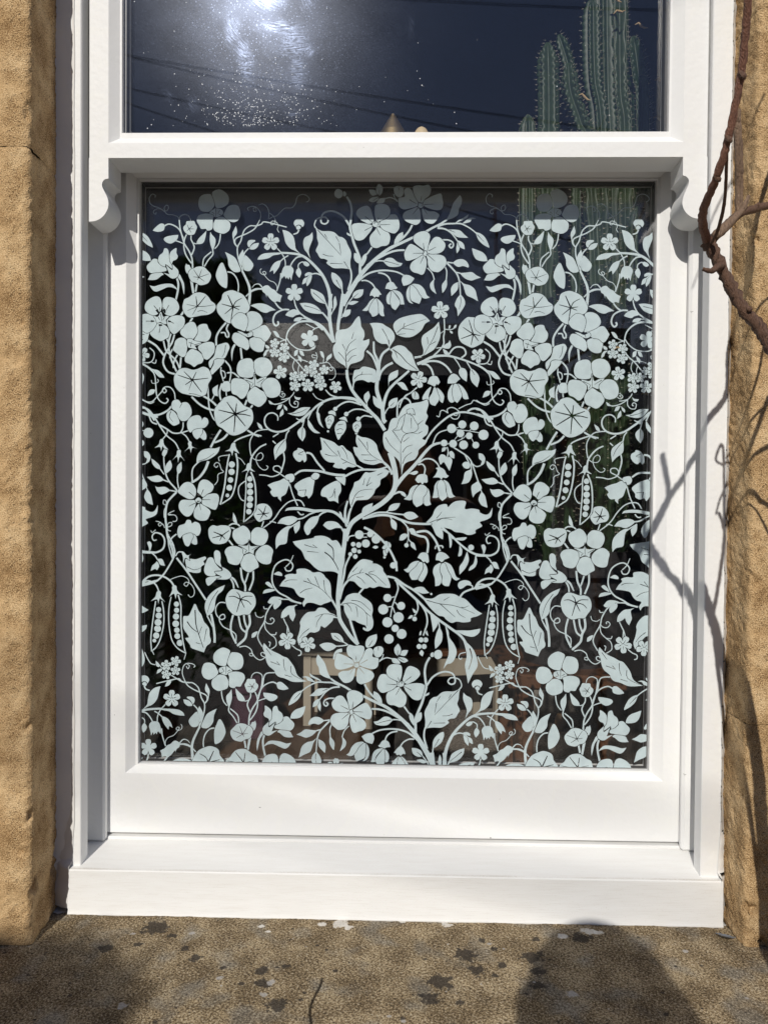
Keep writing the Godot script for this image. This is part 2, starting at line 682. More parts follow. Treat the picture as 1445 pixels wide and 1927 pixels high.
# ---------------------------------------------------------------- stone
# the face and reveal of one jamb between two heights: a path across (face, rounded arris, reveal) swept upwards and roughened
func jamb(side: float, xr: float, splay: float, zf: float, y0: float, y1: float, seed_: int, worn: float) -> ArrayMesh:
	var path := []                         # [x, z, outward normal]
	var r := 0.010
	var x := 0.62
	while x > absf(xr) + r:
		path.append([x, zf, Vector3(0, 0, 1)])
		x -= 0.0032 if x < absf(xr) + 0.11 else 0.03
	for i in 7:
		var a := PI * 0.5 * i / 6.0
		path.append([absf(xr) + r - sin(a) * r, zf - r + cos(a) * r, Vector3(-sin(a), 0, cos(a))])
	var z := zf - r - 0.004
	while z > 0.03:
		path.append([absf(xr), z, Vector3(-1, 0, 0)])
		z -= 0.0032
	var big := noise(seed_, 7.0, 4)
	var small := noise(seed_ + 1, 105.0, 3)
	var mid := noise(seed_ + 3, 26.0, 3)
	var chip := noise(seed_ + 2, 16.0, 3)
	var rows := []
	var n := int((y1 - y0) / 0.0032)
	for i in n + 1:
		var y := y0 + (y1 - y0) * i / n
		var edge := minf(y - y0, y1 - y)
		var tuck := 0.0011 * (1.0 - smoothstep(0.0, 0.005, edge))
		var line := []
		for p in path:
			var v := Vector3(p[0] - splay * (p[1] - 0.08), y, p[1])
			var q := v + Vector3(side * 3.0, 0, 0)
			var d := big.get_noise_3dv(q) * 0.0009 + small.get_noise_3dv(q) * 0.0019 + mid.get_noise_3dv(q) * 0.0008
			var c := chip.get_noise_3dv(q)
			var near := 1.0 - smoothstep(0.0, 0.03, Vector2(p[0] - absf(xr), p[1] - zf).length())
			var low := 1.0 - smoothstep(0.82, 1.12, y)
			d -= maxf(c - 0.34, 0.0) * (0.006 + 0.018 * near + 0.03 * low * worn)
			d += low * worn * big.get_noise_3dv(q * 2.3) * 0.004
			v += (p[2] as Vector3) * (d - tuck)
			v.x *= side
			line.append(v)
		rows.append(line)
	var st := mb()
	sheet(st, rows, func(p): return Vector3(-side, 0, 0.9))
	return done(st)

func make_stone() -> void:
	var left := thing("stone_wall", "honey coloured sandstone wall and shaded jamb to the left of the white window", "wall")
	var right := thing("stone_wall", "honey coloured sandstone wall and chipped jamb to the right of the white window", "wall")
	var heads := [[left, -1.0, -0.4915, 0.182, [0.30, 0.815, 1.885, 2.86]], [right, 1.0, 0.4815, 0.152, [0.30, 0.815, 1.12, 2.08, 2.86]]]
	for h in heads:
		var ys: Array = h[4]
		for i in range(1, ys.size() - 1):
			put("stone_block", jamb(h[1], h[2], 0.088 if h[1] < 0 else 0.0, h[3], ys[i] + 0.0002, ys[i + 1] - 0.0002, 40 + i * 7 + int(h[1]), 1.0), M.stone, h[0])
		var back := boxed(Vector3(minf(h[1] * 0.505, h[1] * 0.62), 0.30, -0.24), Vector3(maxf(h[1] * 0.505, h[1] * 0.62), 2.86, h[3] - 0.014), 0.002)
		put("core", back, M.mortar, h[0])
		# coursed blocks farther along
		rng.seed = 5 + int(h[1])
		var y := 0.0
		var course := 0
		while y < 3.6:
			var hh := 0.32
			var x := 0.622
			var first := true
			while x < 3.2:
				var w := rng.randf_range(0.45, 0.8)
				if first and course % 2: w *= 0.6
				first = false
				var a: float = h[1] * x
				var b: float = h[1] * (x + w - 0.006)
				if h[1] < 0 and y > 0.6 and y < 2.8:
					if x < 0.72:                   # round the side window's opening
						w = 0.722 - x
					elif x < 1.58:
						x = 1.580
						continue
					a = h[1] * x
					b = h[1] * (x + w - 0.006)
				if w > 0.02:
					put("stone_block", boxed(Vector3(minf(a, b), y, -0.24), Vector3(maxf(a, b), y + hh - 0.006, h[3] - 0.001 + rng.randf_range(-0.003, 0.002)), 0.006), M.stone, h[0])
				x += w
			y += hh
			course += 1
	for k in 3:
		put("stone_block", boxed(Vector3(-0.618 + k * 0.412, 2.865, -0.24), Vector3(-0.618 + k * 0.412 + 0.409, 3.3, 0.158), 0.006), M.stone, left)
		put("stone_block", boxed(Vector3(-0.618 + k * 0.412, 0.0, -0.24), Vector3(-0.618 + k * 0.412 + 0.409, 0.63, 0.158), 0.006), M.stone, right)
	# the sill: a slab with a slightly uneven top
	var sill := thing("stone_sill", "lichen spotted sandstone window sill with flecks of old white paint", "window sill")
	var big := noise(91, 9.0, 4)
	var small := noise(92, 70.0, 3)
	var rows := []
	for i in 111:
		var line := []
		var z := 0.02 + 0.40 * i / 110.0
		for j in 300:
			var x := -0.66 + 1.32 * j / 299.0
			var y := 0.8146 + big.get_noise_2d(x, z) * 0.0022 + small.get_noise_2d(x, z) * 0.0011 - 0.012 * smoothstep(0.30, 0.42, z)
			if i == 110: y -= 0.02
			var ck := absf(x + 0.0885 - 0.004 * sin(z * 60.0))
			if z > 0.235: y -= 0.003 * (1.0 - smoothstep(0.0, 0.0035, ck))
			line.append(Vector3(x, y, z))
		rows.append(line)
	var st := mb()
	sheet(st, rows, func(p): return Vector3.UP)
	put("slab_top", done(st), sill_mat(), sill)
	put("slab", boxed(Vector3(-0.66, 0.64, 0.02), Vector3(0.66, 0.798, 0.4195), 0.003), M.stone, sill)

func sill_mat() -> StandardMaterial3D:
	# weathered stone: grain, drifts, dark lichen, specks of paint, a crack. One picture over x -0.66..0.66, z 0.02..0.42
	var w := 1980
	var h := 600
	var grain := noise(300, 0.32, 2)
	var drift := noise(301, 0.011, 5)
	var warp := noise(302, 0.05, 3)
	var speck := noise(303, 0.16, 2)
	var base: Array = [Color(0.075, 0.053, 0.030).linear_to_srgb(), Color(0.225, 0.165, 0.095).linear_to_srgb(), Color(0.48, 0.39, 0.25).linear_to_srgb()]
	var grey := Color(0.27, 0.25, 0.215).linear_to_srgb()
	var soot := Color(0.035, 0.03, 0.026).linear_to_srgb()
	var pale := Color(0.42, 0.40, 0.38).linear_to_srgb()
	var chalk := Color(0.72, 0.70, 0.66).linear_to_srgb()
	var dark := [[101, 179, 16], [140, 164, 6], [147, 200, 8], [191, 180, 16], [114, 212, 12], [65, 235, 17], [51, 266, 13], [193, 213, 10], [186, 239, 10], [265, 135, 15], [86, 274, 6], [202, 140, 6], [128, 146, 6], [-329, 130, 19], [-301, 148, 7], [-341, 171, 6], [-164, 220, 10], [-157, 246, 11], [-185, 247, 4], [-131, 284, 15], [-273, 178, 6], [-382, 182, 10], [-134, 210, 6]]
	var light := [[-147, 243, 6], [-153, 266, 5], [-212, 237, 5], [-355, 147, 4], [-275, 141, 4], [225, 255, 7], [-316, 292, 6], [-71, 112, 12], [-97, 113, 6], [-59, 121, 7], [-182, 121, 6], [-170, 134, 4], [81, 109, 8], [239, 132, 7], [279, 118, 11], [293, 122, 6], [17, 102, 5], [399, 161, 4], [136, 154, 3]]
	var im := Image.create(w, h, false, Image.FORMAT_RGB8)
	for y in h:
		for x in w:
			var g := grain.get_noise_2d(x, y)
			var d := drift.get_noise_2d(x, y)
			var v := clampf(0.5 + g * 0.7 + d * 0.42 + speck.get_noise_2d(x, y) * 0.62, 0.0, 1.0)
			var c: Color = (base[0] as Color).lerp(base[1], v * 2.0) if v < 0.5 else (base[1] as Color).lerp(base[2], v * 2.0 - 1.0)
			var s := speck.get_noise_2d(x, y)
			var gy := clampf(warp.get_noise_2d(x * 0.16 + 900.0, y * 0.16) * 2.2 - 0.25, 0.0, 1.0)
			c = c.lerp(grey.darkened(0.3 - 0.3 * v), gy * 0.6)
			if s > 0.52: c = c.lerp(pale, 0.35)
			elif s < -0.55: c = c.lerp(soot, 0.6)
			im.set_pixel(x, y, c)
	rng.seed = 305
	for i in 130:
		dark.append([rng.randf_range(-650, 650), rng.randf_range(110, 420), rng.randf_range(1.0, 5.5) * (1.6 if i % 9 == 0 else 0.7)])
		if i % 3 == 0: light.append([rng.randf_range(-650, 650), rng.randf_range(137, 420), rng.randf_range(0.8, 3.0)])
	for set_ in [[dark, soot, 0.72], [light, pale, 0.8]]:
		for b in set_[0]:
			var cx: float = (b[0] * 0.001 + 0.66) * 1500.0
			var cy: float = (b[1] * 0.001 - 0.02) * 1500.0
			var r: float = b[2] * 1.5
			for y in range(maxi(0, int(cy - r * 1.6)), mini(h, int(cy + r * 1.6))):
				for x in range(maxi(0, int(cx - r * 1.6)), mini(w, int(cx + r * 1.6))):
					var q := Vector2(x - cx, (y - cy) * 1.15).length() / r + warp.get_noise_2d(x, y) * 0.75 + grain.get_noise_2d(x, y) * 0.25
					var k := (1.0 - smoothstep(0.75, 1.05, q)) * float(set_[2])
					if k > 0.0: im.set_pixel(x, y, im.get_pixel(x, y).lerp(chalk if (set_[0] == light and b[1] < 136) else set_[1], k))
	# a ragged line of drips where the frame was painted
	for x in w:
		var edge := 117.0 + warp.get_noise_2d(x * 0.6, 7.0) * 7.0 + grain.get_noise_2d(x, 3.0) * 3.0
		for y in range(0, int(edge) + 6):
			if y < edge: im.set_pixel(x, y, chalk.darkened(0.12 * absf(grain.get_noise_2d(x, y))))
	for y in range(320, h):
		var cx := (-0.0885 + 0.004 * sin((y / 1500.0 + 0.02) * 60.0) + 0.66) * 1500.0
		for x in range(int(cx) - 3, int(cx) + 4):
			im.set_pixel(x, y, im.get_pixel(x, y).lerp(Color(0.05, 0.04, 0.03), 0.8 * (1.0 - absf(x - cx) / 4.0)))
	var m := mat("sill_stone", Color.WHITE, 0.95)
	m.albedo_texture = ImageTexture.create_from_image(im)
	m.uv1_scale = Vector3(1.0 / 1.32, 1.0 / 0.40, 1)
	m.uv1_offset = Vector3(0.5, 1.9865, 0)
	m.heightmap_enabled = true
	var bp := Image.create(w, h, false, Image.FORMAT_L8)
	for y in h:
		for x in w:
			var v := clampf(0.5 + 0.55 * grain.get_noise_2d(x * 0.6, y * 0.6) + 0.3 * warp.get_noise_2d(x, y), 0.0, 1.0)
			bp.set_pixel(x, y, Color(v, v, v))
	m.heightmap_texture = ImageTexture.create_from_image(bp)
	m.heightmap_scale = 0.08
	m.metallic_specular = 0.25
	return m

# ---------------------------------------------------------------- the window
# four mitred members round an opening: rings are [x0, y0, x1, y1, z]; side 0 bottom, 1 right, 2 top, 3 left
func member(rings: Array, side: int) -> ArrayMesh:
	var st := mb()
	var corner := func(r: Array, k: int) -> Vector3:
		return [Vector3(r[0], r[1], r[4]), Vector3(r[2], r[1], r[4]), Vector3(r[2], r[3], r[4]), Vector3(r[0], r[3], r[4])][k % 4]
	var outw: Vector3 = [Vector3(0, 1, 0), Vector3(-1, 0, 0), Vector3(0, -1, 0), Vector3(1, 0, 0)][side]
	for i in rings.size() - 1:
		var a: Vector3 = corner.call(rings[i], side)
		var b: Vector3 = corner.call(rings[i], side + 1)
		var c: Vector3 = corner.call(rings[i + 1], side + 1)
		var d: Vector3 = corner.call(rings[i + 1], side)
		var mid := (d + c - a - b) * 0.5
		# outward: towards the viewer for faces that run inwards, away from the opening for the outer edge
		var o := Vector3(0, 0, 1) if absf(mid.z) < (mid - Vector3(0, 0, mid.z)).length() else (outw if i > 1 else -outw)
		quad(st, a, b, c, d, o)
	return done(st)

func ogee(side: float, hx: Array, hy: Array, z0: float, z1: float) -> ArrayMesh:
	var p := []
	for i in range(0, hx.size()): p.append(Vector2(hx[i], hy[i]))
	var q := PackedVector2Array()
	q.append(p[0])
	for v in spline(p.slice(1), 5): q.append(v)
	q.append(Vector2(hx[-1], hy[0]))
	var st := mb()
	extrude(st, q, Vector3(0, 0, z0), Vector3.RIGHT, Vector3.UP, Vector3(0, 0, z1 - z0), 0.6)
	return done(st)

func sill_paint() -> StandardMaterial3D:
	# white gloss with the grime that rain leaves along the weathered edge; u along the sill, v outwards
	var w := 1900
	var h := 330
	var n1 := noise(60, 0.02, 4)
	var n2 := noise(61, 0.15, 3)
	var n3 := noise(62, 0.004, 3)
	var im := Image.create(w, h, false, Image.FORMAT_RGB8)
	var white := Color(0.80, 0.80, 0.785)
	for y in h:
		var z := 0.012 + y / 2000.0
		for x in w:
			var k := 0.05 + 0.05 * n1.get_noise_2d(x * 0.3, y * 2.0)
			k += exp(-pow((z - 0.0955) / 0.0022, 2.0)) * clampf(0.28 + 0.7 * n2.get_noise_2d(x, y * 3.0) + 0.5 * n3.get_noise_1d(x), 0.0, 0.6) * 0.6
			k += clampf(n2.get_noise_2d(x * 0.06, y * 1.6) - 0.1, 0.0, 1.0) * 0.16 * (1.0 if z > 0.09 else 0.4)
			if n2.get_noise_2d(x * 3.1, y * 3.1 + 400.0) > 0.62: k += 0.35
			im.set_pixel(x, y, white.lerp(Color(0.30, 0.22, 0.13), clampf(k, 0.0, 0.7)).linear_to_srgb())
	var m := mat("sill_paint", Color.WHITE, 0.5)
	m.albedo_texture = ImageTexture.create_from_image(im)
	m.uv1_scale = Vector3(1.0 / 0.95, 1.0 / 0.165, 1.0)
	m.uv1_offset = Vector3(0.4975, 5.2515, 0.0)
	m.metallic_specular = 0.3
	return m

func make_window() -> void:
	var frame := thing("window_frame", "white painted timber box frame and sloping sill set in the stone opening", "window frame")
	# linings, pulley stiles, parting beads, head, sill
	put("outer_lining", boxed(Vector3(-0.50, 0.872, 0.065), Vector3(-0.454, 2.86, 0.09), 0.0012), M.paint, frame)
	put("outer_lining", boxed(Vector3(0.4468, 0.872, 0.065), Vector3(0.4757, 2.86, 0.09), 0.0012), M.paint, frame)
	put("pulley_stile", boxed(Vector3(-0.504, 0.872, -0.06), Vector3(-0.474, 2.86, 0.0648), 0.001), M.paint, frame)
	put("pulley_stile", boxed(Vector3(0.466, 0.872, -0.06), Vector3(0.504, 2.86, 0.0648), 0.001), M.paint, frame)
	put("parting_bead", boxed(Vector3(-0.4738, 0.8885, 0.0175), Vector3(-0.4423, 2.80, 0.0315), 0.003), M.paint, frame)
	put("parting_bead", boxed(Vector3(0.4416, 0.8885, 0.0175), Vector3(0.4658, 2.80, 0.0315), 0.004), M.paint, frame)
	put("frame_head", boxed(Vector3(-0.4538, 2.80, -0.06), Vector3(0.4466, 2.86, 0.089), 0.001), M.paint, frame)
	var st := mb()
	extrude(st, PackedVector2Array([Vector2(-0.06, 0.8925), Vector2(0.0205, 0.8925), Vector2(0.022, 0.8910), Vector2(0.022, 0.8885), Vector2(0.0985, 0.8790), Vector2(0.1, 0.8775), Vector2(0.1015, 0.8200), Vector2(0.1035, 0.8155), Vector2(0.100, 0.806), Vector2(-0.06, 0.806)]), Vector3(-0.4680, 0, 0), Vector3(0, 0, 1), Vector3.UP, Vector3(0.9434, 0, 0), 0.9)
	put("timber_sill", done(st), sill_paint(), frame)
	# mastic beads between frame and stone
	for side in [-1.0, 1.0]:
		var n1 := noise(60 + int(side), 14.0, 4)
		var rows := []
		for i in 420:
			var y := 0.822 + 1.95 * i / 419.0
			var a := n1.get_noise_1d(y)
			var b := n1.get_noise_1d(y * 2.1 + 30.0)
			var low := 1.0 - smoothstep(0.83, 1.02, y)
			var line := []
			for j in 7:
				var t := j / 6.0
				var p0: Vector3
				var p1: Vector3
				if side < 0:
					p0 = Vector3(-0.4632 + a * 0.0012 + 0.003 * low * sin(y * 40.0), y, 0.0912)
					p1 = Vector3(-0.4925 - low * 0.002, y, 0.078 + b * 0.004 + low * 0.012)
					if y < 0.885: p0 = Vector3(-0.4665 + a * 0.002, y, 0.1005)
				else:
					p0 = Vector3(0.4740 + a * 0.0015 - 0.004 * low * sin(y * 30.0), y, 0.0912)
					p1 = Vector3(0.4835, y, 0.079 + b * 0.005 + low * 0.01)
					if y < 0.885: p0 = Vector3(0.4732 + a * 0.002, y, 0.1005)
				var bulge := sin(t * PI) * (0.0022 + 0.001 * a)
				line.append(p0.lerp(p1, t) + Vector3(-side * bulge * 0.6, 0, bulge))
			rows.append(line)
		var s2 := mb()
		sheet(s2, rows, func(p): return Vector3(-side, 0, 1))
		put("mastic_bead", done(s2), M.mastic, frame)

	# lower sash
	var low := thing("lower_sash", "lower white window sash whose pane carries a frosted film of flowers and leaves", "window sash")
	var r := [[-0.4525, 0.8955, 0.4535, 1.962, -0.028], [-0.4525, 0.8955, 0.4535, 1.962, 0.0145], [-0.451, 0.897, 0.452, 1.9605, 0.016], [-0.416, 0.9900, 0.4180, 1.9295, 0.016], [-0.4150, 0.9910, 0.4170, 1.9285, 0.0152], [-0.4045, 0.9985, 0.4050, 1.9195, 0.0045], [-0.4035, 0.9990, 0.4040, 1.9185, 0.0040], [-0.4005, 1.0005, 0.4010, 1.9165, 0.0040], [-0.4000, 1.0010, 0.4005, 1.9160, 0.0034], [-0.4000, 1.0010, 0.4005, 1.9160, -0.028]]
	for k in [[0, "bottom_rail"], [1, "stile"], [2, "top_rail"], [3, "stile"]]:
		put(k[1], member(r, k[0]), M.paint, low)
	put("spacer_bar", member([[-0.41, 0.99, 0.41, 1.925, -0.004], [-0.3965, 1.0035, 0.397, 1.9130, -0.0045], [-0.3965, 1.0035, 0.397, 1.9130, -0.016]], 2), M.spacer, low)
	put("spacer_bar", member([[-0.41, 0.99, 0.41, 1.925, -0.0075], [-0.3975, 1.0025, 0.3985, 1.9140, -0.0080], [-0.3975, 1.0025, 0.3985, 1.9140, -0.016]], 3), M.spacer, low)
	put("spacer_bar", member([[-0.41, 0.99, 0.41, 1.925, -0.0075], [-0.3975, 1.0025, 0.3985, 1.9140, -0.0080], [-0.3975, 1.0025, 0.3985, 1.9140, -0.016]], 1), M.spacer, low)
	put("spacer_bar", member([[-0.41, 0.99, 0.41, 1.925, -0.0075], [-0.3975, 1.0025, 0.3985, 1.9140, -0.0080], [-0.3975, 1.0025, 0.3985, 1.9140, -0.016]], 0), M.spacer, low)
	put("glass_pane", boxed(Vector3(-0.41, 0.99, -0.004), Vector3(0.41, 1.926, 0.0), 0.0), M.pane, low)
	put("inner_pane", boxed(Vector3(-0.41, 0.99, -0.022), Vector3(0.41, 1.926, -0.018), 0.0), M.pane, low)
	for s in [-1.0, 1.0]:
		var hx := [0.4525, 0.4525, 0.440, 0.428, 0.421, 0.4175, 0.418, 0.422, 0.424, 0.421, 0.415]
		var hy := [1.9622, 2.010, 2.012, 2.010, 2.003, 1.994, 1.985, 1.978, 1.972, 1.966, 1.9622]
		for i in hx.size(): hx[i] *= s
		hx.reverse(); hy.reverse()
		var pp := PackedVector2Array()
		for i in hx.size(): pp.append(Vector2(hx[i], hy[i]))
		var s3 := mb()
		extrude(s3, pp, Vector3(0, 0, -0.027), Vector3.RIGHT, Vector3.UP, Vector3(0, 0, 0.042), 0.6)
		put("horn", done(s3), M.paint, low)
	make_film(low)

	# upper sash, one channel nearer
	var up := thing("upper_sash", "upper white window sash with curved horns and clear pane reflecting the sky", "window sash")
	r = [[-0.4463, 1.915, 0.4449, 2.80, 0.032], [-0.4463, 1.915, 0.4449, 2.80, 0.0797], [-0.4450, 1.9150, 0.4436, 2.799, 0.081], [-0.4178, 1.9362, 0.4105, 2.74, 0.081], [-0.4170, 1.9370, 0.4097, 2.739, 0.0803], [-0.4060, 1.9480, 0.3972, 2.728, 0.0695], [-0.4055, 1.9490, 0.3965, 2.727, 0.0690], [-0.4030, 1.9565, 0.3940, 2.7245, 0.0690], [-0.4025, 1.9570, 0.3935, 2.7240, 0.0685], [-0.4025, 1.9570, 0.3935, 2.7240, 0.032]]
	for k in [[0, "meeting_rail"], [1, "stile"], [2, "top_rail"], [3, "stile"]]:
		put(k[1], member(r, k[0]), M.paint, up)
	put("glass_pane", boxed(Vector3(-0.412, 1.945, 0.0620), Vector3(0.403, 2.735, 0.0655), 0.0), M.pane, up)
	put("inner_pane", boxed(Vector3(-0.412, 1.945, 0.0440), Vector3(0.403, 2.735, 0.0475), 0.0), M.pane, up)
	for k in 4:
		put("spacer_bar", member([[-0.412, 1.945, 0.403, 2.735, 0.0612], [-0.3990, 1.9605, 0.3895, 2.720, 0.0605], [-0.3990, 1.9605, 0.3895, 2.720, 0.0480]], k), M.spacer, up)
	put("horn", ogee(-1, [-0.4178, -0.4177, -0.4237, -0.4268, -0.4268, -0.4237, -0.4192, -0.4176, -0.4189, -0.4236, -0.4306, -0.4384, -0.4463], [1.9150, 1.8853, 1.8837, 1.8791, 1.8738, 1.8669, 1.8576, 1.8500, 1.8415, 1.8330, 1.8269, 1.8238, 1.8231], 0.0320, 0.0810), M.paint, up)
	put("horn", ogee(1, [0.4103, 0.4103, 0.4150, 0.4187, 0.4187, 0.4158, 0.4121, 0.4102, 0.4116, 0.4163, 0.4232, 0.4308, 0.4449], [1.9150, 1.8887, 1.8872, 1.8827, 1.8766, 1.8691, 1.8600, 1.8509, 1.8426, 1.8351, 1.8298, 1.8275, 1.8267], 0.0320, 0.0810), M.paint, up)
	# dried rain spots and wiped smears on the upper pane
	rng.seed = 77
	var sp := mb()
	for i in 460:
		var c := Vector2(-0.205 + rng.randfn() * 0.045, 1.968 + absf(rng.randfn()) * 0.042) if i < 400 else Vector2(rng.randf_range(-0.39, 0.1), rng.randf_range(1.97, 2.2))
		if i >= 425: c = Vector2(rng.randf_range(-0.39, 0.38), rng.randf_range(1.965, 2.2))
		if c.x < -0.395 or c.y < 1.962 or c.y > 2.5: continue
		var rr := rng.randf_range(0.0003, 0.0009)
		var pts := circle(c, rr, 7)
		for k in 7:
			tri(sp, Vector3(c.x, c.y, 0.0661), Vector3(pts[k].x, pts[k].y, 0.0657), Vector3(pts[(k + 1) % 7].x, pts[(k + 1) % 7].y, 0.0657), Vector3.BACK)
	tag(put("rain_spot", done(sp), M.limescale, up), "", "", "", "stuff")
	var sm := mb()
	for q in [[Vector3(-0.402, 1.957, 0.0660), Vector3(0.393, 1.957, 0.0660), Vector3(0.393, 2.724, 0.0660), Vector3(-0.402, 2.724, 0.0660)]]:
		for k in [[0, 1, 2], [0, 2, 3]]:
			var o := [k[0], k[2], k[1]]
			for i in o:
				sm.set_normal(Vector3.BACK)
				sm.set_uv(Vector2((q[i].x + 0.402) / 0.795, (2.724 - q[i].y) / 0.767))
				sm.add_vertex(q[i])
	put("smear", done(sm), M.smear, up)

func smear_mat() -> StandardMaterial3D:
	# a dusty pane wiped once with a cloth: a thin even bloom and a few streaked swipes (centre, half size, lie of the streaks)
	var w := 795
	var h := 767
	var n1 := noise(401, 0.012, 4)
	var n2 := noise(402, 0.09, 3)
	var n3 := noise(403, 0.35, 2)
	var swipes := [[-0.242, 2.105, 9, 20, 55], [-0.228, 2.078, 8, 15, 42], [-0.220, 2.055, 9, 22, 8], [-0.172, 2.112, 26, 7, 4], [-0.150, 2.096, 16, 11, 6], [-0.146, 2.080, 22, 9, -6], [-0.145, 2.045, 9, 24, -3], [-0.128, 2.076, 5, 7, -50], [-0.150, 1.985, 9, 4, 0], [-0.300, 2.000, 8, 10, 48], [-0.335, 2.012, 5, 8, 48], [-0.190, 2.150, 20, 10, 30], [-0.130, 2.160, 10, 18, 70], [0.02, 2.110, 5, 16, 60], [-0.18, 2.25, 60, 16, 12], [0.1, 2.32, 50, 14, -20], [-0.02, 2.5, 80, 20, 25], [0.2, 2.22, 6, 14, 75]]
	var im := Image.create(w, h, false, Image.FORMAT_RGBA8)
	for y in h:
		for x in w:
			var a := 0.034 + 0.016 * n1.get_noise_2d(x, y)
			var s := n3.get_noise_2d(x, y)
			if s > 0.5: a += (s - 0.5) * 0.5
			im.set_pixel(x, y, Color(1, 1, 1, clampf(a, 0.0, 0.6)))
	for q in swipes:
		var c := Vector2((q[0] + 0.402) * 1000.0, (2.724 - q[1]) * 1000.0)
		var dir := Vector2.from_angle(deg_to_rad(q[4]))
		var r := maxf(q[2], q[3]) * 2.2
		for y in range(maxi(0, int(c.y - r)), mini(h, int(c.y + r))):
			for x in range(maxi(0, int(c.x - r)), mini(w, int(c.x + r))):
				var p := Vector2(x, y) - c
				var bend := p.dot(dir)
				var over := p.dot(Vector2(-dir.y, dir.x)) + bend * bend * 0.006
				var env := exp(-pow(p.x / q[2], 2.0) - pow(p.y / q[3], 2.0))
				var k := clampf(0.25 + 1.3 * n2.get_noise_2d(bend * 0.35 + c.x, over * 7.0), 0.0, 1.0)
				var o := im.get_pixel(x, y)
				im.set_pixel(x, y, Color(1, 1, 1, clampf(o.a + env * k * 0.17, 0.0, 0.5)))
	var m := mat("smear", Color(0.062, 0.075, 0.112), 0.2, 1.0)
	m.albedo_texture = ImageTexture.create_from_image(im)
	m.transparency = BaseMaterial3D.TRANSPARENCY_ALPHA
	return m

# ---------------------------------------------------------------- the vine
func make_flake() -> void:
	var rows := []
	var n1 := noise(66, 60.0, 3)
	for i in 14:
		var line := []
		for j in 12:
			var u := (j / 11.0 - 0.5) * (0.7 + 0.6 * sin(i * 0.24))
			var w := i / 13.0 - 0.5
			line.append(Vector3(u * 0.016, 0.0035 + 0.006 * u * u + 0.010 * (w + 0.5) * (w + 0.5) + n1.get_noise_2d(i * 0.05, j * 0.05) * 0.002, w * 0.022))
		rows.append(line)
	var st := mb()
	sheet(st, rows, func(_p): return Vector3.UP)
	var o := put("mastic_flake", done(st), M.flake)
	o.position = Vector3(0.4615, 0.8135, 0.134)
	o.rotation = Vector3(0.2, 0.5, -0.3)
	tag(o, "curled bluish grey flake of old mastic in the sill's right corner", "flake")

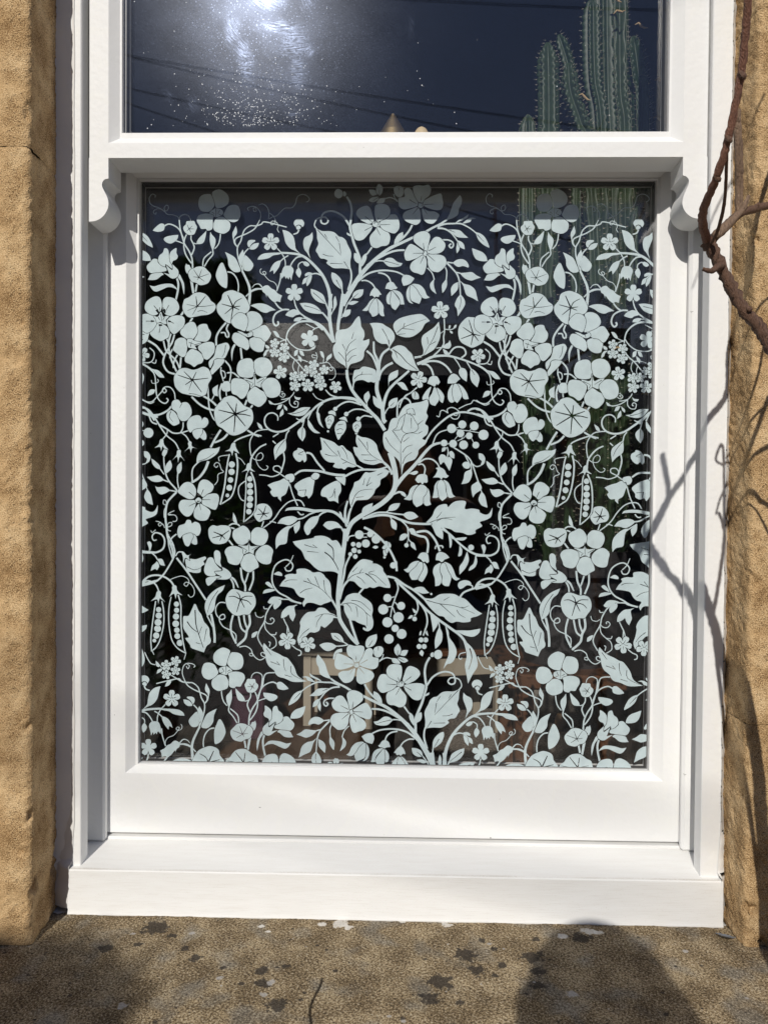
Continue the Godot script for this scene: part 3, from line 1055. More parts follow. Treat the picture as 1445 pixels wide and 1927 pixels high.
func make_vine() -> void:
	var v := thing("vine", "bare brown woody vine crossing the right window jamb and stone wall", "vine", Vector3(0.4575, 0.0, 0.45))
	var at := v.position
	var nz := noise(500, 0.14, 3)
	var limb := func(called: String, pts: Array, rad: Array, m: Material, parent: Node3D) -> Node3D:
		var p := spline(pts.map(func(q): return q - at), 14)
		var r := []
		for i in p.size():
			var t := float(i) / (p.size() - 1) * (rad.size() - 1)
			var k := mini(int(t), rad.size() - 2)
			r.append(lerpf(rad[k], rad[k + 1], t - k) * 0.86)
		var st := mb()
		tube(st, p, r, 16, nz, rad[0] * 0.24)
		return put(called, done(st), m, parent)
	var stem: Node3D = limb.call("stem", [Vector3(0.4575, 0.0, 0.45), Vector3(0.455, 0.4, 0.452), Vector3(0.4515, 0.9874, 0.45), Vector3(0.4474, 1.1259, 0.45), Vector3(0.4343, 1.2684, 0.452), Vector3(0.4126, 1.3948, 0.45), Vector3(0.3849, 1.4953, 0.449), Vector3(0.3649, 1.5553, 0.45), Vector3(0.3485, 1.5853, 0.45), Vector3(0.3333, 1.6028, 0.45), Vector3(0.3205, 1.6252, 0.45), Vector3(0.3051, 1.6552, 0.45), Vector3(0.2980, 1.6680, 0.45)], [0.0120, 0.0112, 0.0100, 0.0084, 0.0068, 0.0063, 0.0062, 0.0068], M.bark, v)
	limb.call("branch", [Vector3(0.2966, 1.6684, 0.4520), Vector3(0.2853, 1.6753, 0.4700), Vector3(0.2756, 1.6802, 0.4950), Vector3(0.2731, 1.6932, 0.5250), Vector3(0.2738, 1.7148, 0.5450), Vector3(0.2748, 1.7552, 0.5650), Vector3(0.2716, 1.7832, 0.5800), Vector3(0.2658, 1.8175, 0.6000), Vector3(0.25, 1.93, 0.66), Vector3(0.24, 2.20, 0.72)], [0.0050, 0.0040, 0.0035, 0.0033, 0.0032], M.bark_red, v)
	limb.call("branch", [Vector3(0.2977, 1.6635, 0.4520), Vector3(0.3057, 1.6738, 0.4480), Vector3(0.3146, 1.6820, 0.4420), Vector3(0.3380, 1.7030, 0.4250), Vector3(0.3649, 1.7178, 0.4000), Vector3(0.3902, 1.7313, 0.3750), Vector3(0.4216, 1.7476, 0.3450), Vector3(0.4290, 1.790, 0.3180), Vector3(0.4446, 1.8400, 0.3120), Vector3(0.4499, 1.8869, 0.3020), Vector3(0.4643, 1.9482, 0.3020), Vector3(0.4877, 2.0150, 0.3020)], [0.0050, 0.0048, 0.0044, 0.0040, 0.0036, 0.0034], M.bark, v)
	limb.call("branch", [Vector3(0.3030, 1.6710, 0.455), Vector3(0.3146, 1.6815, 0.449), Vector3(0.3270, 1.6935, 0.440), Vector3(0.3375, 1.7035, 0.431)], [0.005, 0.005, 0.0042, 0.003], M.bark_pale, v)
	limb.call("twig", [Vector3(0.322, 1.790, 0.452), Vector3(0.329, 1.7520, 0.442), Vector3(0.3345, 1.7270, 0.432), Vector3(0.3365, 1.7025, 0.427)], [0.0042, 0.0045, 0.004], M.bark_pale, v)
	limb.call("twig", [Vector3(0.2738, 1.7148, 0.545), Vector3(0.2900, 1.6880, 0.505), Vector3(0.2975, 1.6720, 0.475), Vector3(0.2985, 1.6640, 0.457)], [0.0014, 0.0018, 0.0016], M.bark, v)
	limb.call("twig", [Vector3(0.3110, 1.6445, 0.452), Vector3(0.3025, 1.6405, 0.462), Vector3(0.2957, 1.6356, 0.466), Vector3(0.2875, 1.6372, 0.466)], [0.0042, 0.0035, 0.0028, 0.0022], M.bark, v)
	limb.call("twig", [Vector3(0.3400, 1.7045, 0.425), Vector3(0.3450, 1.7150, 0.424), Vector3(0.3475, 1.7215, 0.423)], [0.003, 0.0026, 0.002], M.bark_pale, v)
	# shoots just past the picture's edge, whose shade falls on jamb and frame
	for s in [[[Vector3(0.456, 1.00, 0.448), Vector3(0.4078, 1.3664, 0.4000), Vector3(0.3983, 1.4428, 0.4000), Vector3(0.3957, 1.4619, 0.4000), Vector3(0.4052, 1.5269, 0.4000), Vector3(0.4104, 1.5841, 0.4000), Vector3(0.4023, 1.6144, 0.4000)], [0.0040, 0.0036, 0.0032, 0.0028, 0.0024]],
			[[Vector3(0.4104, 1.5841, 0.4000), Vector3(0.4069, 1.7055, 0.4000), Vector3(0.3966, 1.6925, 0.4000), Vector3(0.4027, 1.6850, 0.4000), Vector3(0.4147, 1.6881, 0.4000), Vector3(0.47, 1.72, 0.38)], [0.0024, 0.002, 0.002]],
			[[Vector3(0.4152, 1.6601, 0.4000), Vector3(0.4035, 1.6334, 0.4000), Vector3(0.3979, 1.6121, 0.4000)], [0.002, 0.0015]],
			[[Vector3(0.48, 1.46, 0.36), Vector3(0.4660, 1.5098, 0.352), Vector3(0.4477, 1.5454, 0.352), Vector3(0.4332, 1.5668, 0.352)], [0.0022, 0.0018, 0.0012]],
			[[Vector3(0.4577, 1.7876, 0.352), Vector3(0.4481, 1.7308, 0.352), Vector3(0.4347, 1.6880, 0.352), Vector3(0.4210, 1.6595, 0.352)], [0.0022, 0.0018, 0.0012]],
			[[Vector3(0.4787, 1.8804, 0.412), Vector3(0.4487, 1.8704, 0.412), Vector3(0.4314, 1.8527, 0.412), Vector3(0.4144, 1.8136, 0.412)], [0.0022, 0.0018, 0.0012]],
			[[Vector3(0.4460, 1.7500, 0.43), Vector3(0.4245, 1.6873, 0.43), Vector3(0.4134, 1.6548, 0.43), Vector3(0.4062, 1.6228, 0.43)], [0.0034, 0.003, 0.002]],
			[[Vector3(0.4547, 1.6875, 0.43), Vector3(0.4234, 1.6696, 0.43), Vector3(0.4101, 1.6534, 0.43)], [0.0034, 0.0028, 0.002]],
			[[Vector3(0.4776, 1.5787, 0.41), Vector3(0.4437, 1.5962, 0.41), Vector3(0.4244, 1.6173, 0.41), Vector3(0.4071, 1.5994, 0.41)], [0.0042, 0.0036, 0.0025]],
			[[Vector3(0.420, 2.20, 0.50), Vector3(0.375, 2.12, 0.50), Vector3(0.352, 2.05, 0.49)], [0.0016, 0.0014, 0.001]]]:
		limb.call("shoot", s[0], s[1], M.bark, v)
	for b in [Vector3(0.2735, 1.7160, 0.5490), Vector3(0.2750, 1.7560, 0.5690), Vector3(0.2735, 1.6930, 0.5290), Vector3(0.3350, 1.6030, 0.4560), Vector3(0.3640, 1.5570, 0.4570), Vector3(0.3640, 1.7178, 0.4040)]:
		var st := mb()
		lathe(st, [Vector2(0.0001, -0.0035), Vector2(0.0022, -0.002), Vector2(0.0026, 0.0), Vector2(0.0018, 0.003), Vector2(0.0001, 0.0055)], 8, Transform3D(Basis.from_euler(Vector3(0.5, b.x * 90.0, 0.6)), b - at))
		put("leaf_bud", done(st), M.bark, v)

# ---------------------------------------------------------------- inside
func column(pts: Array, r: float, ribs: int, twist: float, seed_: int) -> Array:
	var p := spline(pts, 34)
	var st := mb()
	var sp := mb()
	rng.seed = seed_
	var nz := noise(seed_, 9.0, 2)
	var n := p.size()
	var sub := 8
	var total := 0.0
	for i in n - 1: total += (p[i + 1] as Vector3).distance_to(p[i])
	var rings := []
	var crests := []
	for q in ribs: crests.append([])
	var run := 0.0
	var next := 0.0
	for i in n:
		var d: Vector3 = (p[mini(i + 1, n - 1)] - p[maxi(i - 1, 0)]).normalized()
		if i > 0: run += (p[i] as Vector3).distance_to(p[i - 1])
		var x := d.cross(Vector3(0, 0, 1)).normalized()
		var y := d.cross(x)
		var left := total - run
		var k := r * sqrt(clampf(left / (r * 1.6), 0.0, 1.0)) if left < r * 1.6 else r
		k *= 1.0 + 0.07 * nz.get_noise_1d(run)
		if i == n - 1: k = r * 0.08
		var ring := []
		for j in ribs * sub:
			var a := TAU * j / (ribs * sub)
			var wob := 0.13 * sin(run * 480.0) * pow(absf(cos(ribs * 0.5 * a)), 8.0)
			var f := 0.40 + 0.56 * pow(absf(cos(ribs * 0.5 * a)), 1.5) + wob
			ring.append(p[i] + (x * cos(a + twist) + y * sin(a + twist)) * k * f)
		rings.append(ring)
		for q in ribs:
			var a := TAU * q / ribs + twist
			crests[q].append(p[i] + (x * cos(a) + y * sin(a)) * (k * 1.0 - 0.0002))
		while run >= next and i < n - 1:
			next += 0.0125
			for q in ribs:
				var a := TAU * q / ribs + twist
				var out := (x * cos(a) + y * sin(a)).normalized()
				var c: Vector3 = p[i] + out * k * 1.0 + d * rng.randf_range(0.0, 0.004)
				for s in [-1.0, 1.0]:
					var tip: Vector3 = c + out * rng.randf_range(0.003, 0.0062) + d.cross(out) * s * 0.003 + d * rng.randf_range(-0.001, 0.003)
					var w: Vector3 = d * 0.0007
					var u: Vector3 = d.cross(out) * 0.0007
					tri(sp, c + w, c - w, tip, u.normalized() * s)
					tri(sp, c + u, c - u, tip, d)
	rings.reverse()
	sheet(st, _wrap(rings), func(q): return _away(q, p))
	var cr := mb()
	for q in crests:
		var rad := []
		rad.resize(q.size())
		rad.fill(0.0008)
		tube(cr, q, rad, 5)
	return [done(st), done(sp), done(cr)]

func _wrap(rings: Array) -> Array:
	var out := []
	for r in rings:
		var l: Array = r.duplicate()
		l.append(r[0])
		out.append(l)
	return out

func _away(q: Vector3, p: Array) -> Vector3:
	var best := 1e9
	var at := Vector3.ZERO
	for v in p:
		var d: float = (v as Vector3).distance_squared_to(q)
		if d < best:
			best = d
			at = v
	return q - at

func make_room() -> void:
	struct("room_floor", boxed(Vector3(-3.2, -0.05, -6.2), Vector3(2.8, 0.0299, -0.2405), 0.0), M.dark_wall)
	var boards := get_node("room_floor")
	rng.seed = 12
	for i in 40:
		var x := -3.2 + i * 0.15
		put("floor_board", boxed(Vector3(x, 0.031, -6.19), Vector3(x + 0.1475, 0.05, -0.245), 0.0015), [M.board_a, M.board_b, M.board_c][rng.randi() % 3], boards)
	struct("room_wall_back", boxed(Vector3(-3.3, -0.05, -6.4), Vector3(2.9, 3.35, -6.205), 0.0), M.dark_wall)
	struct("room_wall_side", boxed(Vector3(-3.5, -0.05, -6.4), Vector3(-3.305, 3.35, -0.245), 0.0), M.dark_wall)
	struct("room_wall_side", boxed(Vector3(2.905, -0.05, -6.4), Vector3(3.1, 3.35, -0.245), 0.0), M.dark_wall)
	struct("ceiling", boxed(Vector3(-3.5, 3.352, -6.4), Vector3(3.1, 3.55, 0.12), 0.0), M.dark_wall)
	# plastered inner face of the outside wall round the openings
	var inner := mb()
	for q in [[-3.3, 0.05, -1.58, 3.35], [-1.58, 0.05, -0.72, 0.63], [-1.58, 2.72, -0.72, 3.35], [-0.72, 0.05, -0.52, 3.35], [-0.52, 0.05, 0.52, 0.80], [-0.52, 2.87, 0.52, 3.35], [0.52, 0.05, 2.9, 3.35]]:
		box(inner, Vector3(q[0], q[1], -0.30), Vector3(q[2] - 0.0005, q[3] - 0.0005, -0.242), 0.0)
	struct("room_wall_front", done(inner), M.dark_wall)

	# the plant
	var stand := thing("plant_stand", "tall dark timber plant stand under the cactus behind the glass", "plant stand", Vector3(0.375, 0.05, -0.44))
	put("top", boxed(Vector3(-0.15, 1.0, -0.15), Vector3(0.15, 1.03, 0.15), 0.004), M.oak, stand)
	for sx in [-1, 1]:
		for sz in [-1, 1]:
			put("leg", boxed(Vector3(sx * 0.115 - 0.018, 0.0, sz * 0.115 - 0.018), Vector3(sx * 0.115 + 0.018, 1.0, sz * 0.115 + 0.018), 0.003), M.oak, stand)
	var pot := thing("plant_pot", "round dark glazed plant pot that holds the tall cactus inside the room", "plant pot", Vector3(0.375, 1.08, -0.44))
	var st := mb()
	lathe(st, [Vector2(0.0, 0.0), Vector2(0.095, 0.0), Vector2(0.125, 0.19), Vector2(0.14, 0.19), Vector2(0.145, 0.24), Vector2(0.128, 0.24), Vector2(0.122, 0.20), Vector2(0.0, 0.20)], 32)
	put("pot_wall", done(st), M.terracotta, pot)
	var cactus := thing("cactus", "tall green spiny cactus with many ribbed columns behind the right of the glass", "cactus", Vector3(0.375, 1.28, -0.44))
	var cols := [
		[[[0.340, 1.28, -0.40], [0.300, 1.351, -0.31], [0.286, 1.771, -0.28], [0.288, 2.13, -0.28], [0.284, 2.296, -0.28]], 0.0225, 5, 0.15],
		[[[0.335, 1.28, -0.42], [0.283, 1.400, -0.36], [0.264, 1.80, -0.34], [0.258, 2.19, -0.34]], 0.0165, 5, 0.5],
		[[[0.365, 1.28, -0.42], [0.356, 1.70, -0.33], [0.352, 2.0, -0.31], [0.349, 2.135, -0.31], [0.335, 2.256, -0.31], [0.312, 2.33, -0.31]], 0.0145, 4, 0.3],
		[[[0.395, 1.28, -0.40], [0.380, 1.669, -0.26], [0.360, 2.054, -0.25], [0.342, 2.13, -0.25], [0.323, 2.185, -0.25], [0.318, 2.240, -0.25]], 0.0175, 5, 0.0],
		[[[0.400, 1.28, -0.42], [0.396, 1.465, -0.30], [0.384, 2.075, -0.27], [0.368, 2.226, -0.27], [0.364, 2.372, -0.27]], 0.0180, 5, 0.45],
		[[[0.405, 1.28, -0.44], [0.418, 1.40, -0.32], [0.408, 1.974, -0.29], [0.396, 2.225, -0.29], [0.389, 2.52, -0.29]], 0.0215, 5, 0.62],
		[[[0.410, 1.28, -0.46], [0.446, 1.40, -0.33], [0.435, 2.074, -0.29], [0.424, 2.225, -0.29], [0.418, 2.56, -0.29]], 0.0195, 5, 0.2],
		[[[0.420, 1.28, -0.44], [0.482, 1.466, -0.30], [0.466, 2.13, -0.28], [0.457, 2.225, -0.28], [0.446, 2.306, -0.28]], 0.0195, 5, 0.1],
		[[[0.410, 1.28, -0.47], [0.452, 1.6, -0.38], [0.446, 2.1, -0.35], [0.440, 2.47, -0.35]], 0.0135, 4, 0.4],
		[[[0.420, 1.28, -0.41], [0.469, 1.40, -0.28], [0.459, 1.67, -0.25], [0.450, 1.974, -0.25]], 0.0185, 5, 0.3],
	]
	var k := 0
	for c in cols:
		var pts := []
		for q in c[0]: pts.append(Vector3(q[0], q[1], q[2]) - cactus.position)
		var made := column(pts, c[1], c[2], c[3], 700 + k)
		var col := put("ribbed_column", made[0], M.cactus if k % 3 else M.cactus_pale, cactus)
		tag(put("spines", made[1], M.spine, col), "", "", "", "stuff")
		if k in [1, 5, 6, 7]: tag(put("rib_crest", made[2], M.crest, col), "", "", "", "stuff")
		k += 1
	rng.seed = 31
	for q in [[0.335, 2.175, -0.24], [0.365, 2.08, -0.235], [0.352, 2.06, -0.235], [0.395, 2.365, -0.25], [0.400, 2.33, -0.25], [0.440, 2.31, -0.25], [0.480, 2.21, -0.255], [0.478, 2.14, -0.255], [0.43, 1.80, -0.23], [0.45, 1.72, -0.23], [0.455, 1.62, -0.23], [0.40, 1.7, -0.22]]:
		var pts := []
		var a := rng.randf_range(-0.8, 0.8)
		for i in 5: pts.append(Vector3(q[0], q[1], q[2]) - cactus.position + Vector3(0.006 * i * cos(a), 0.005 * i * sin(a) + 0.003 * sin(i * 1.3), 0.002 * sin(i * 2.0)))
		var s2 := mb()
		tube(s2, pts, [0.0006, 0.002, 0.0026, 0.0018, 0.0005], 6)
		put("dried_leaf", done(s2), M.straw, cactus)

	# small things on the lower sash's top rail, seen over the meeting rail
	var bell := thing("brass_bell", "small brass bell leaning behind the upper pane at the meeting rail", "bell", Vector3(-0.006, 1.9625, -0.008), 0.0)
	st = mb()
	lathe(st, [Vector2(0.0, 0.060), Vector2(0.0028, 0.0595), Vector2(0.0045, 0.056), Vector2(0.010, 0.047), Vector2(0.019, 0.031), Vector2(0.026, 0.014), Vector2(0.031, 0.0), Vector2(0.0295, 0.0), Vector2(0.0245, 0.014), Vector2(0.0175, 0.031), Vector2(0.008, 0.047), Vector2(0.0, 0.054)], 40)
	put("bell_body", done(st), M.brass, bell)
	st = mb()
	lathe(st, [Vector2(0.0, 0.044), Vector2(0.001, 0.044), Vector2(0.001, 0.010), Vector2(0.005, 0.008), Vector2(0.006, 0.004), Vector2(0.004, 0.0005), Vector2(0.0, 0.0)], 12)
	put("clapper", done(st), M.brass, bell)
	var shell := thing("seashell", "small cream ridged seashell beside the brass bell on the rail", "shell", Vector3(0.0385, 1.9625, -0.004))
	var rows := []
	for i in 13:
		var line := []
		for j in 41:
			var v := PI * i / 12.0
			var u := TAU * j / 40.0
			var rr := 1.0 + 0.07 * cos(u * 14.0) * sin(v)
			line.append(Vector3(cos(u) * sin(v) * 0.012 * rr, 0.019 + cos(v) * 0.019, sin(u) * sin(v) * 0.010 * rr))
		rows.append(line)
	st = mb()
	sheet(st, rows, func(q): return q - Vector3(0, 0.019, 0))
	put("valve", done(st), M.shell, shell)

	# furniture
	var table := func(called: String, label: String, at: Vector3, turn: float, w: float, d: float, h: float, top: Material, group := "") -> Node3D:
		var t := thing(called, label, "table", at, turn, group)
		put("tabletop", boxed(Vector3(-w / 2 - 0.02, h - 0.03, -d / 2 - 0.02), Vector3(w / 2 + 0.02, h, d / 2 + 0.02), 0.004), top, t)
		for s in [-1, 1]:
			put("apron", boxed(Vector3(-w / 2 + 0.045, h - 0.15, s * (d / 2 - 0.02) - 0.011), Vector3(w / 2 - 0.045, h - 0.0305, s * (d / 2 - 0.02) + 0.011), 0.002), M.cream, t)
			put("apron", boxed(Vector3(s * (w / 2 - 0.02) - 0.011, h - 0.15, -d / 2 + 0.045), Vector3(s * (w / 2 - 0.02) + 0.011, h - 0.0305, d / 2 - 0.045), 0.002), M.cream, t)
			for z in [-1, 1]:
				put("leg", boxed(Vector3(s * (w / 2 - 0.022) - 0.024, 0, z * (d / 2 - 0.022) - 0.024), Vector3(s * (w / 2 - 0.022) + 0.024, h - 0.0308, z * (d / 2 - 0.022) + 0.024), 0.003), M.cream, t)
		return t
	table.call("low_table", "low cream table with a brown top at the right inside the room", Vector3(0.27, 0.05, -3.32), 0.25, 0.62, 0.42, 0.50, M.oak)
	table.call("bench", "long cream bench standing in sunlight on the left inside the room", Vector3(-0.33, 0.05, -3.42), -0.12, 0.42, 0.34, 0.46, M.cream)
	var chair := thing("wooden_chair", "brown wooden chair in the dim room behind the cream bench", "chair", Vector3(-0.72, 0.05, -3.95), 0.5)
	put("seat", boxed(Vector3(-0.21, 0.43, -0.2), Vector3(0.21, 0.465, 0.2), 0.01), M.chestnut, chair)
	for sx in [-1, 1]:
		put("leg", boxed(Vector3(sx * 0.18 - 0.018, 0, 0.15), Vector3(sx * 0.18 + 0.018, 0.43, 0.186), 0.003), M.chestnut, chair)
		put("leg", boxed(Vector3(sx * 0.18 - 0.018, 0, -0.186), Vector3(sx * 0.18 + 0.018, 0.95, -0.15), 0.003), M.chestnut, chair)
	for y in [0.62, 0.76, 0.88]:
		put("back_rail", boxed(Vector3(-0.162, y, -0.18), Vector3(0.162, y + 0.05, -0.158), 0.003), M.chestnut, chair)
	var stool := thing("footstool", "grey upholstered footstool on small turned wooden feet beside the table", "footstool", Vector3(0.80, 0.062, -3.35), 0.2)
	st = mb()
	var cushion := []
	for i in 15:
		var line := []
		for j in 49:
			var v := -PI / 2 + PI * i / 14.0
			var u := TAU * j / 48.0
			var cx := signf(cos(u)) * pow(absf(cos(u)), 0.5) * pow(cos(v), 0.35)
			var cz := signf(sin(u)) * pow(absf(sin(u)), 0.5) * pow(cos(v), 0.35)
			line.append(Vector3(cx * 0.21, 0.21 + signf(sin(v)) * pow(absf(sin(v)), 0.7) * 0.12, cz * 0.19))
		cushion.append(line)
	sheet(st, cushion, func(q): return q - Vector3(0, 0.21, 0))
	put("cushion", done(st), M.tweed, stool)
	for sx in [-1, 1]:
		for sz in [-1, 1]:
			st = mb()
			lathe(st, [Vector2(0, 0), Vector2(0.02, 0.0), Vector2(0.034, 0.035), Vector2(0.03, 0.07), Vector2(0.018, 0.095), Vector2(0.0, 0.096)], 16, Transform3D(Basis(), Vector3(sx * 0.15, 0, sz * 0.13)))
			put("foot", done(st), M.beech, stool)
	# the rug, a deep pile sheet
	rows = []
	var nz := noise(800, 30.0, 3)
	for i in 90:
		var line := []
		for j in 110:
			var x := 0.12 + 1.25 * j / 109.0
			var z := -4.0 + 1.75 * i / 89.0
			var e := minf(minf(j, 109 - j), minf(i, 89 - i))
			line.append(Vector3(x, 0.0505 + (0.008 + 0.006 * nz.get_noise_2d(x, z)) * smoothstep(0.0, 2.0, e), z))
		rows.append(line)
	st = mb()
	sheet(st, rows, func(q): return Vector3.UP)
	tag(put("rug", done(st), M.rug), "mottled grey brown deep pile rug under the footstool and table", "rug")
	var trunk := thing("storage_box", "dark plum fabric storage box on the floorboards near the bench", "box", Vector3(-0.98, 0.05, -3.1), 0.3)
	put("body", boxed(Vector3(-0.2, 0, -0.15), Vector3(0.2, 0.26, 0.15), 0.012), M.plum, trunk)
	put("lid", boxed(Vector3(-0.208, 0.2605, -0.158), Vector3(0.208, 0.30, 0.158), 0.012), M.plum, trunk)

	# the room's other window, along the wall to the left
	var w2 := thing("side_window", "second white framed window farther left in the stone wall", "window", Vector3(-1.15, 0.64, -0.05))
	var rr := [[-0.43, 0.0, 0.43, 2.08, -0.04], [-0.43, 0.0, 0.43, 2.08, 0.04], [-0.37, 0.09, 0.37, 2.02, 0.04], [-0.36, 0.10, 0.36, 2.01, 0.01], [-0.36, 0.10, 0.36, 2.01, -0.04]]
	for q in [[0, "sill_rail"], [1, "stile"], [2, "head_rail"], [3, "stile"]]: put(q[1], member(rr, q[0]), M.paint, w2)
	put("meeting_rail", boxed(Vector3(-0.3595, 1.03, -0.035), Vector3(0.3595, 1.075, 0.038), 0.002), M.paint, w2)
	put("glass_pane", boxed(Vector3(-0.365, 0.09, -0.002), Vector3(0.365, 1.0295, 0.002), 0.0), M.pane, w2)
	put("glass_pane", boxed(Vector3(-0.365, 1.0755, -0.002), Vector3(0.365, 2.02, 0.002), 0.0), M.pane, w2)

# ---------------------------------------------------------------- across the street, seen only in the glass
func leafy(called: String, label: String, category: String, at: Vector3, blobs: Array, leaf: float, count: int, m: Material, trunk_h: float) -> Node3D:
	var t := thing(called, label, category, at)
	rng.seed = int(at.x * 100.0) + 900
	var st := mb()
	tube(st, [Vector3(0, 0, 0), Vector3(0.03, trunk_h * 0.5, 0.02), Vector3(-0.02, trunk_h, 0)], [0.06, 0.05, 0.03], 8)
	for b in blobs:
		tube(st, [Vector3(0, trunk_h * 0.8, 0), (Vector3(b[0], b[1], b[2]) + Vector3(0, trunk_h, 0)) * 0.5, Vector3(b[0], b[1], b[2])], [0.025, 0.018, 0.008], 6)
	put("trunk", done(st), M.bark, t)
	var s2 := mb()
	for i in count:
		var b: Array = blobs[rng.randi() % blobs.size()]
		var d := Vector3(rng.randfn(), rng.randfn(), rng.randfn()).normalized()
		var c: Vector3 = Vector3(b[0], b[1], b[2]) + d * b[3] * pow(rng.randf(), 0.4)
		if c.y < 0.05: continue
		var u := Vector3(rng.randfn(), rng.randfn(), rng.randfn()).normalized()
		var w := u.cross(d + Vector3(0.1, 0.2, 0.3)).normalized()
		var l := leaf * rng.randf_range(0.6, 1.2)
		var n := u.cross(w)
		tri(s2, c - u * l, c + w * l * 0.35, c + u * l, n)
		tri(s2, c - u * l, c - w * l * 0.35, c + u * l, n)
	tag(put("foliage", done(s2), m, t), "", "", "", "stuff")
	return t

func make_street() -> void:
	struct("ground", boxed(Vector3(-60, -0.25, 0.17), Vector3(60, -0.004, 90), 0.0), M.ground)
	struct("pavement", boxed(Vector3(-20, -0.0035, 0.175), Vector3(20, 0.0, 3.4), 0.0), M.paving)
	rng.seed = 8
	var hs := [[-9.2, 13.0, 7.6, 4.3, 6.3, "grey rendered house across the street reflected at the left of the glass"], [-0.9, 14.5, 8.2, 3.9, 5.6, "stone house with a chimney across the street reflected mid glass"], [8.6, 15.0, 8.0, 3.3, 4.7, "low slate roofed house across the street reflected right of centre"]]
	for h in hs:
		var t := thing("house", h[5], "house", Vector3(h[0], 0, h[1]), 0.0, "houses across the street")
		var w: float = h[2]
		var e: float = h[3]
		var rg: float = h[4]
		put("wall", boxed(Vector3(-w / 2, 0, 0), Vector3(w / 2, e, 6.0), 0.01), M.render, t)
		var st := mb()
		extrude(st, PackedVector2Array([Vector2(-0.35, e - 0.1), Vector2(3.0, rg), Vector2(6.35, e - 0.1), Vector2(6.35, e + 0.06), Vector2(3.0, rg + 0.2), Vector2(-0.35, e + 0.06)]), Vector3(-w / 2 - 0.2, 0, 0), Vector3(0, 0, 1), Vector3.UP, Vector3(w + 0.4, 0, 0))
		var roof := put("roof", done(st), M.slate, t)
		put("chimney", boxed(Vector3(-w / 2 + 0.4, e, 2.5), Vector3(-w / 2 + 1.1, rg + 1.0, 3.5), 0.01), M.render, roof)
		for i in 3:
			for f in 2:
				if e < 3.5 and f == 1: continue
				var x := -w / 2 + w * (i + 0.5) / 3.0
				if i == 1 and f == 0:
					var door := put("door", boxed(Vector3(x - 0.45, 0.0, -0.05), Vector3(x + 0.45, 2.05, -0.002), 0.01), M.plum, t)
					put("handle", boxed(Vector3(x + 0.3, 1.0, -0.10), Vector3(x + 0.36, 1.08, -0.0502), 0.005), M.brass, door)
					continue
				var y := 0.9 + f * 2.0
				var win := put("window", member([[x - 0.5, y, x + 0.5, y + 1.25, -0.005], [x - 0.5, y, x + 0.5, y + 1.25, -0.05], [x - 0.42, y + 0.08, x + 0.42, y + 1.17, -0.05], [x - 0.42, y + 0.08, x + 0.42, y + 1.17, -0.02]], 0), M.cream, t)
				for k in [1, 2, 3]:
					put("frame_side", member([[x - 0.5, y, x + 0.5, y + 1.25, -0.005], [x - 0.5, y, x + 0.5, y + 1.25, -0.05], [x - 0.42, y + 0.08, x + 0.42, y + 1.17, -0.05], [x - 0.42, y + 0.08, x + 0.42, y + 1.17, -0.02]], k), M.cream, win)
				put("pane", boxed(Vector3(x - 0.43, y + 0.07, -0.015), Vector3(x + 0.43, y + 1.18, -0.010), 0.0), M.dark_glass, win)
	leafy("shrub", "tall leafy shrub left of the window that shades the sill's left end", "shrub", Vector3(-1.36, 0, 3.2), [[-0.1, 1.0, 0, 0.7], [-0.1, 1.6, 0, 0.6], [-0.6, 1.6, 0.1, 0.7], [0.30, 2.56, 0, 0.25], [0.28, 2.54, 0.08, 0.25], [0.06, 2.57, 0, 0.25], [-0.18, 2.55, 0.05, 0.27], [0.32, 2.3, 0.05, 0.24], [-0.5, 2.46, 0.05, 0.38], [0.05, 2.2, 0, 0.42]], 0.05, 26000, M.leaf, 1.4)
	var lines := [[Vector3(-3.72, 7.38, 9), Vector3(2.42, 6.41, 9), "the uppermost long line across the left of the pane"], [Vector3(-3.7, 6.96, 9), Vector3(-0.24, 6.23, 9), "the steep middle line at the pane's left edge"], [Vector3(-3.72, 6.77, 9), Vector3(-1.4, 6.03, 9), "the lowest line in the pane's bottom left corner"], [Vector3(-1.51, 6.88, 9), Vector3(1.1, 6.34, 9), "the line passing just over the brass bell"], [Vector3(1.12, 8.06, 9), Vector3(3.47, 7.96, 9), "the nearly level line above the cactus"]]
	for l in lines:
		var d: Vector3 = (l[1] - l[0]).normalized()
		var a: Vector3 = l[0] - d * 9.0
		var b: Vector3 = l[1] + d * 9.0
		var pts := []
		for i in 25:
			var t := i / 24.0
			pts.append(a.lerp(b, t) + Vector3(0, -0.5 * 4.0 * t * (1.0 - t) + 0.45, 0))
		var st := mb()
		var rad := []
		rad.resize(25)
		rad.fill(0.0085)
		tube(st, pts, rad, 6)
		tag(put("overhead_cable", done(st), M.cable), "overhead cable reflected as " + l[2], "cable", "overhead cables reflected in the upper pane")

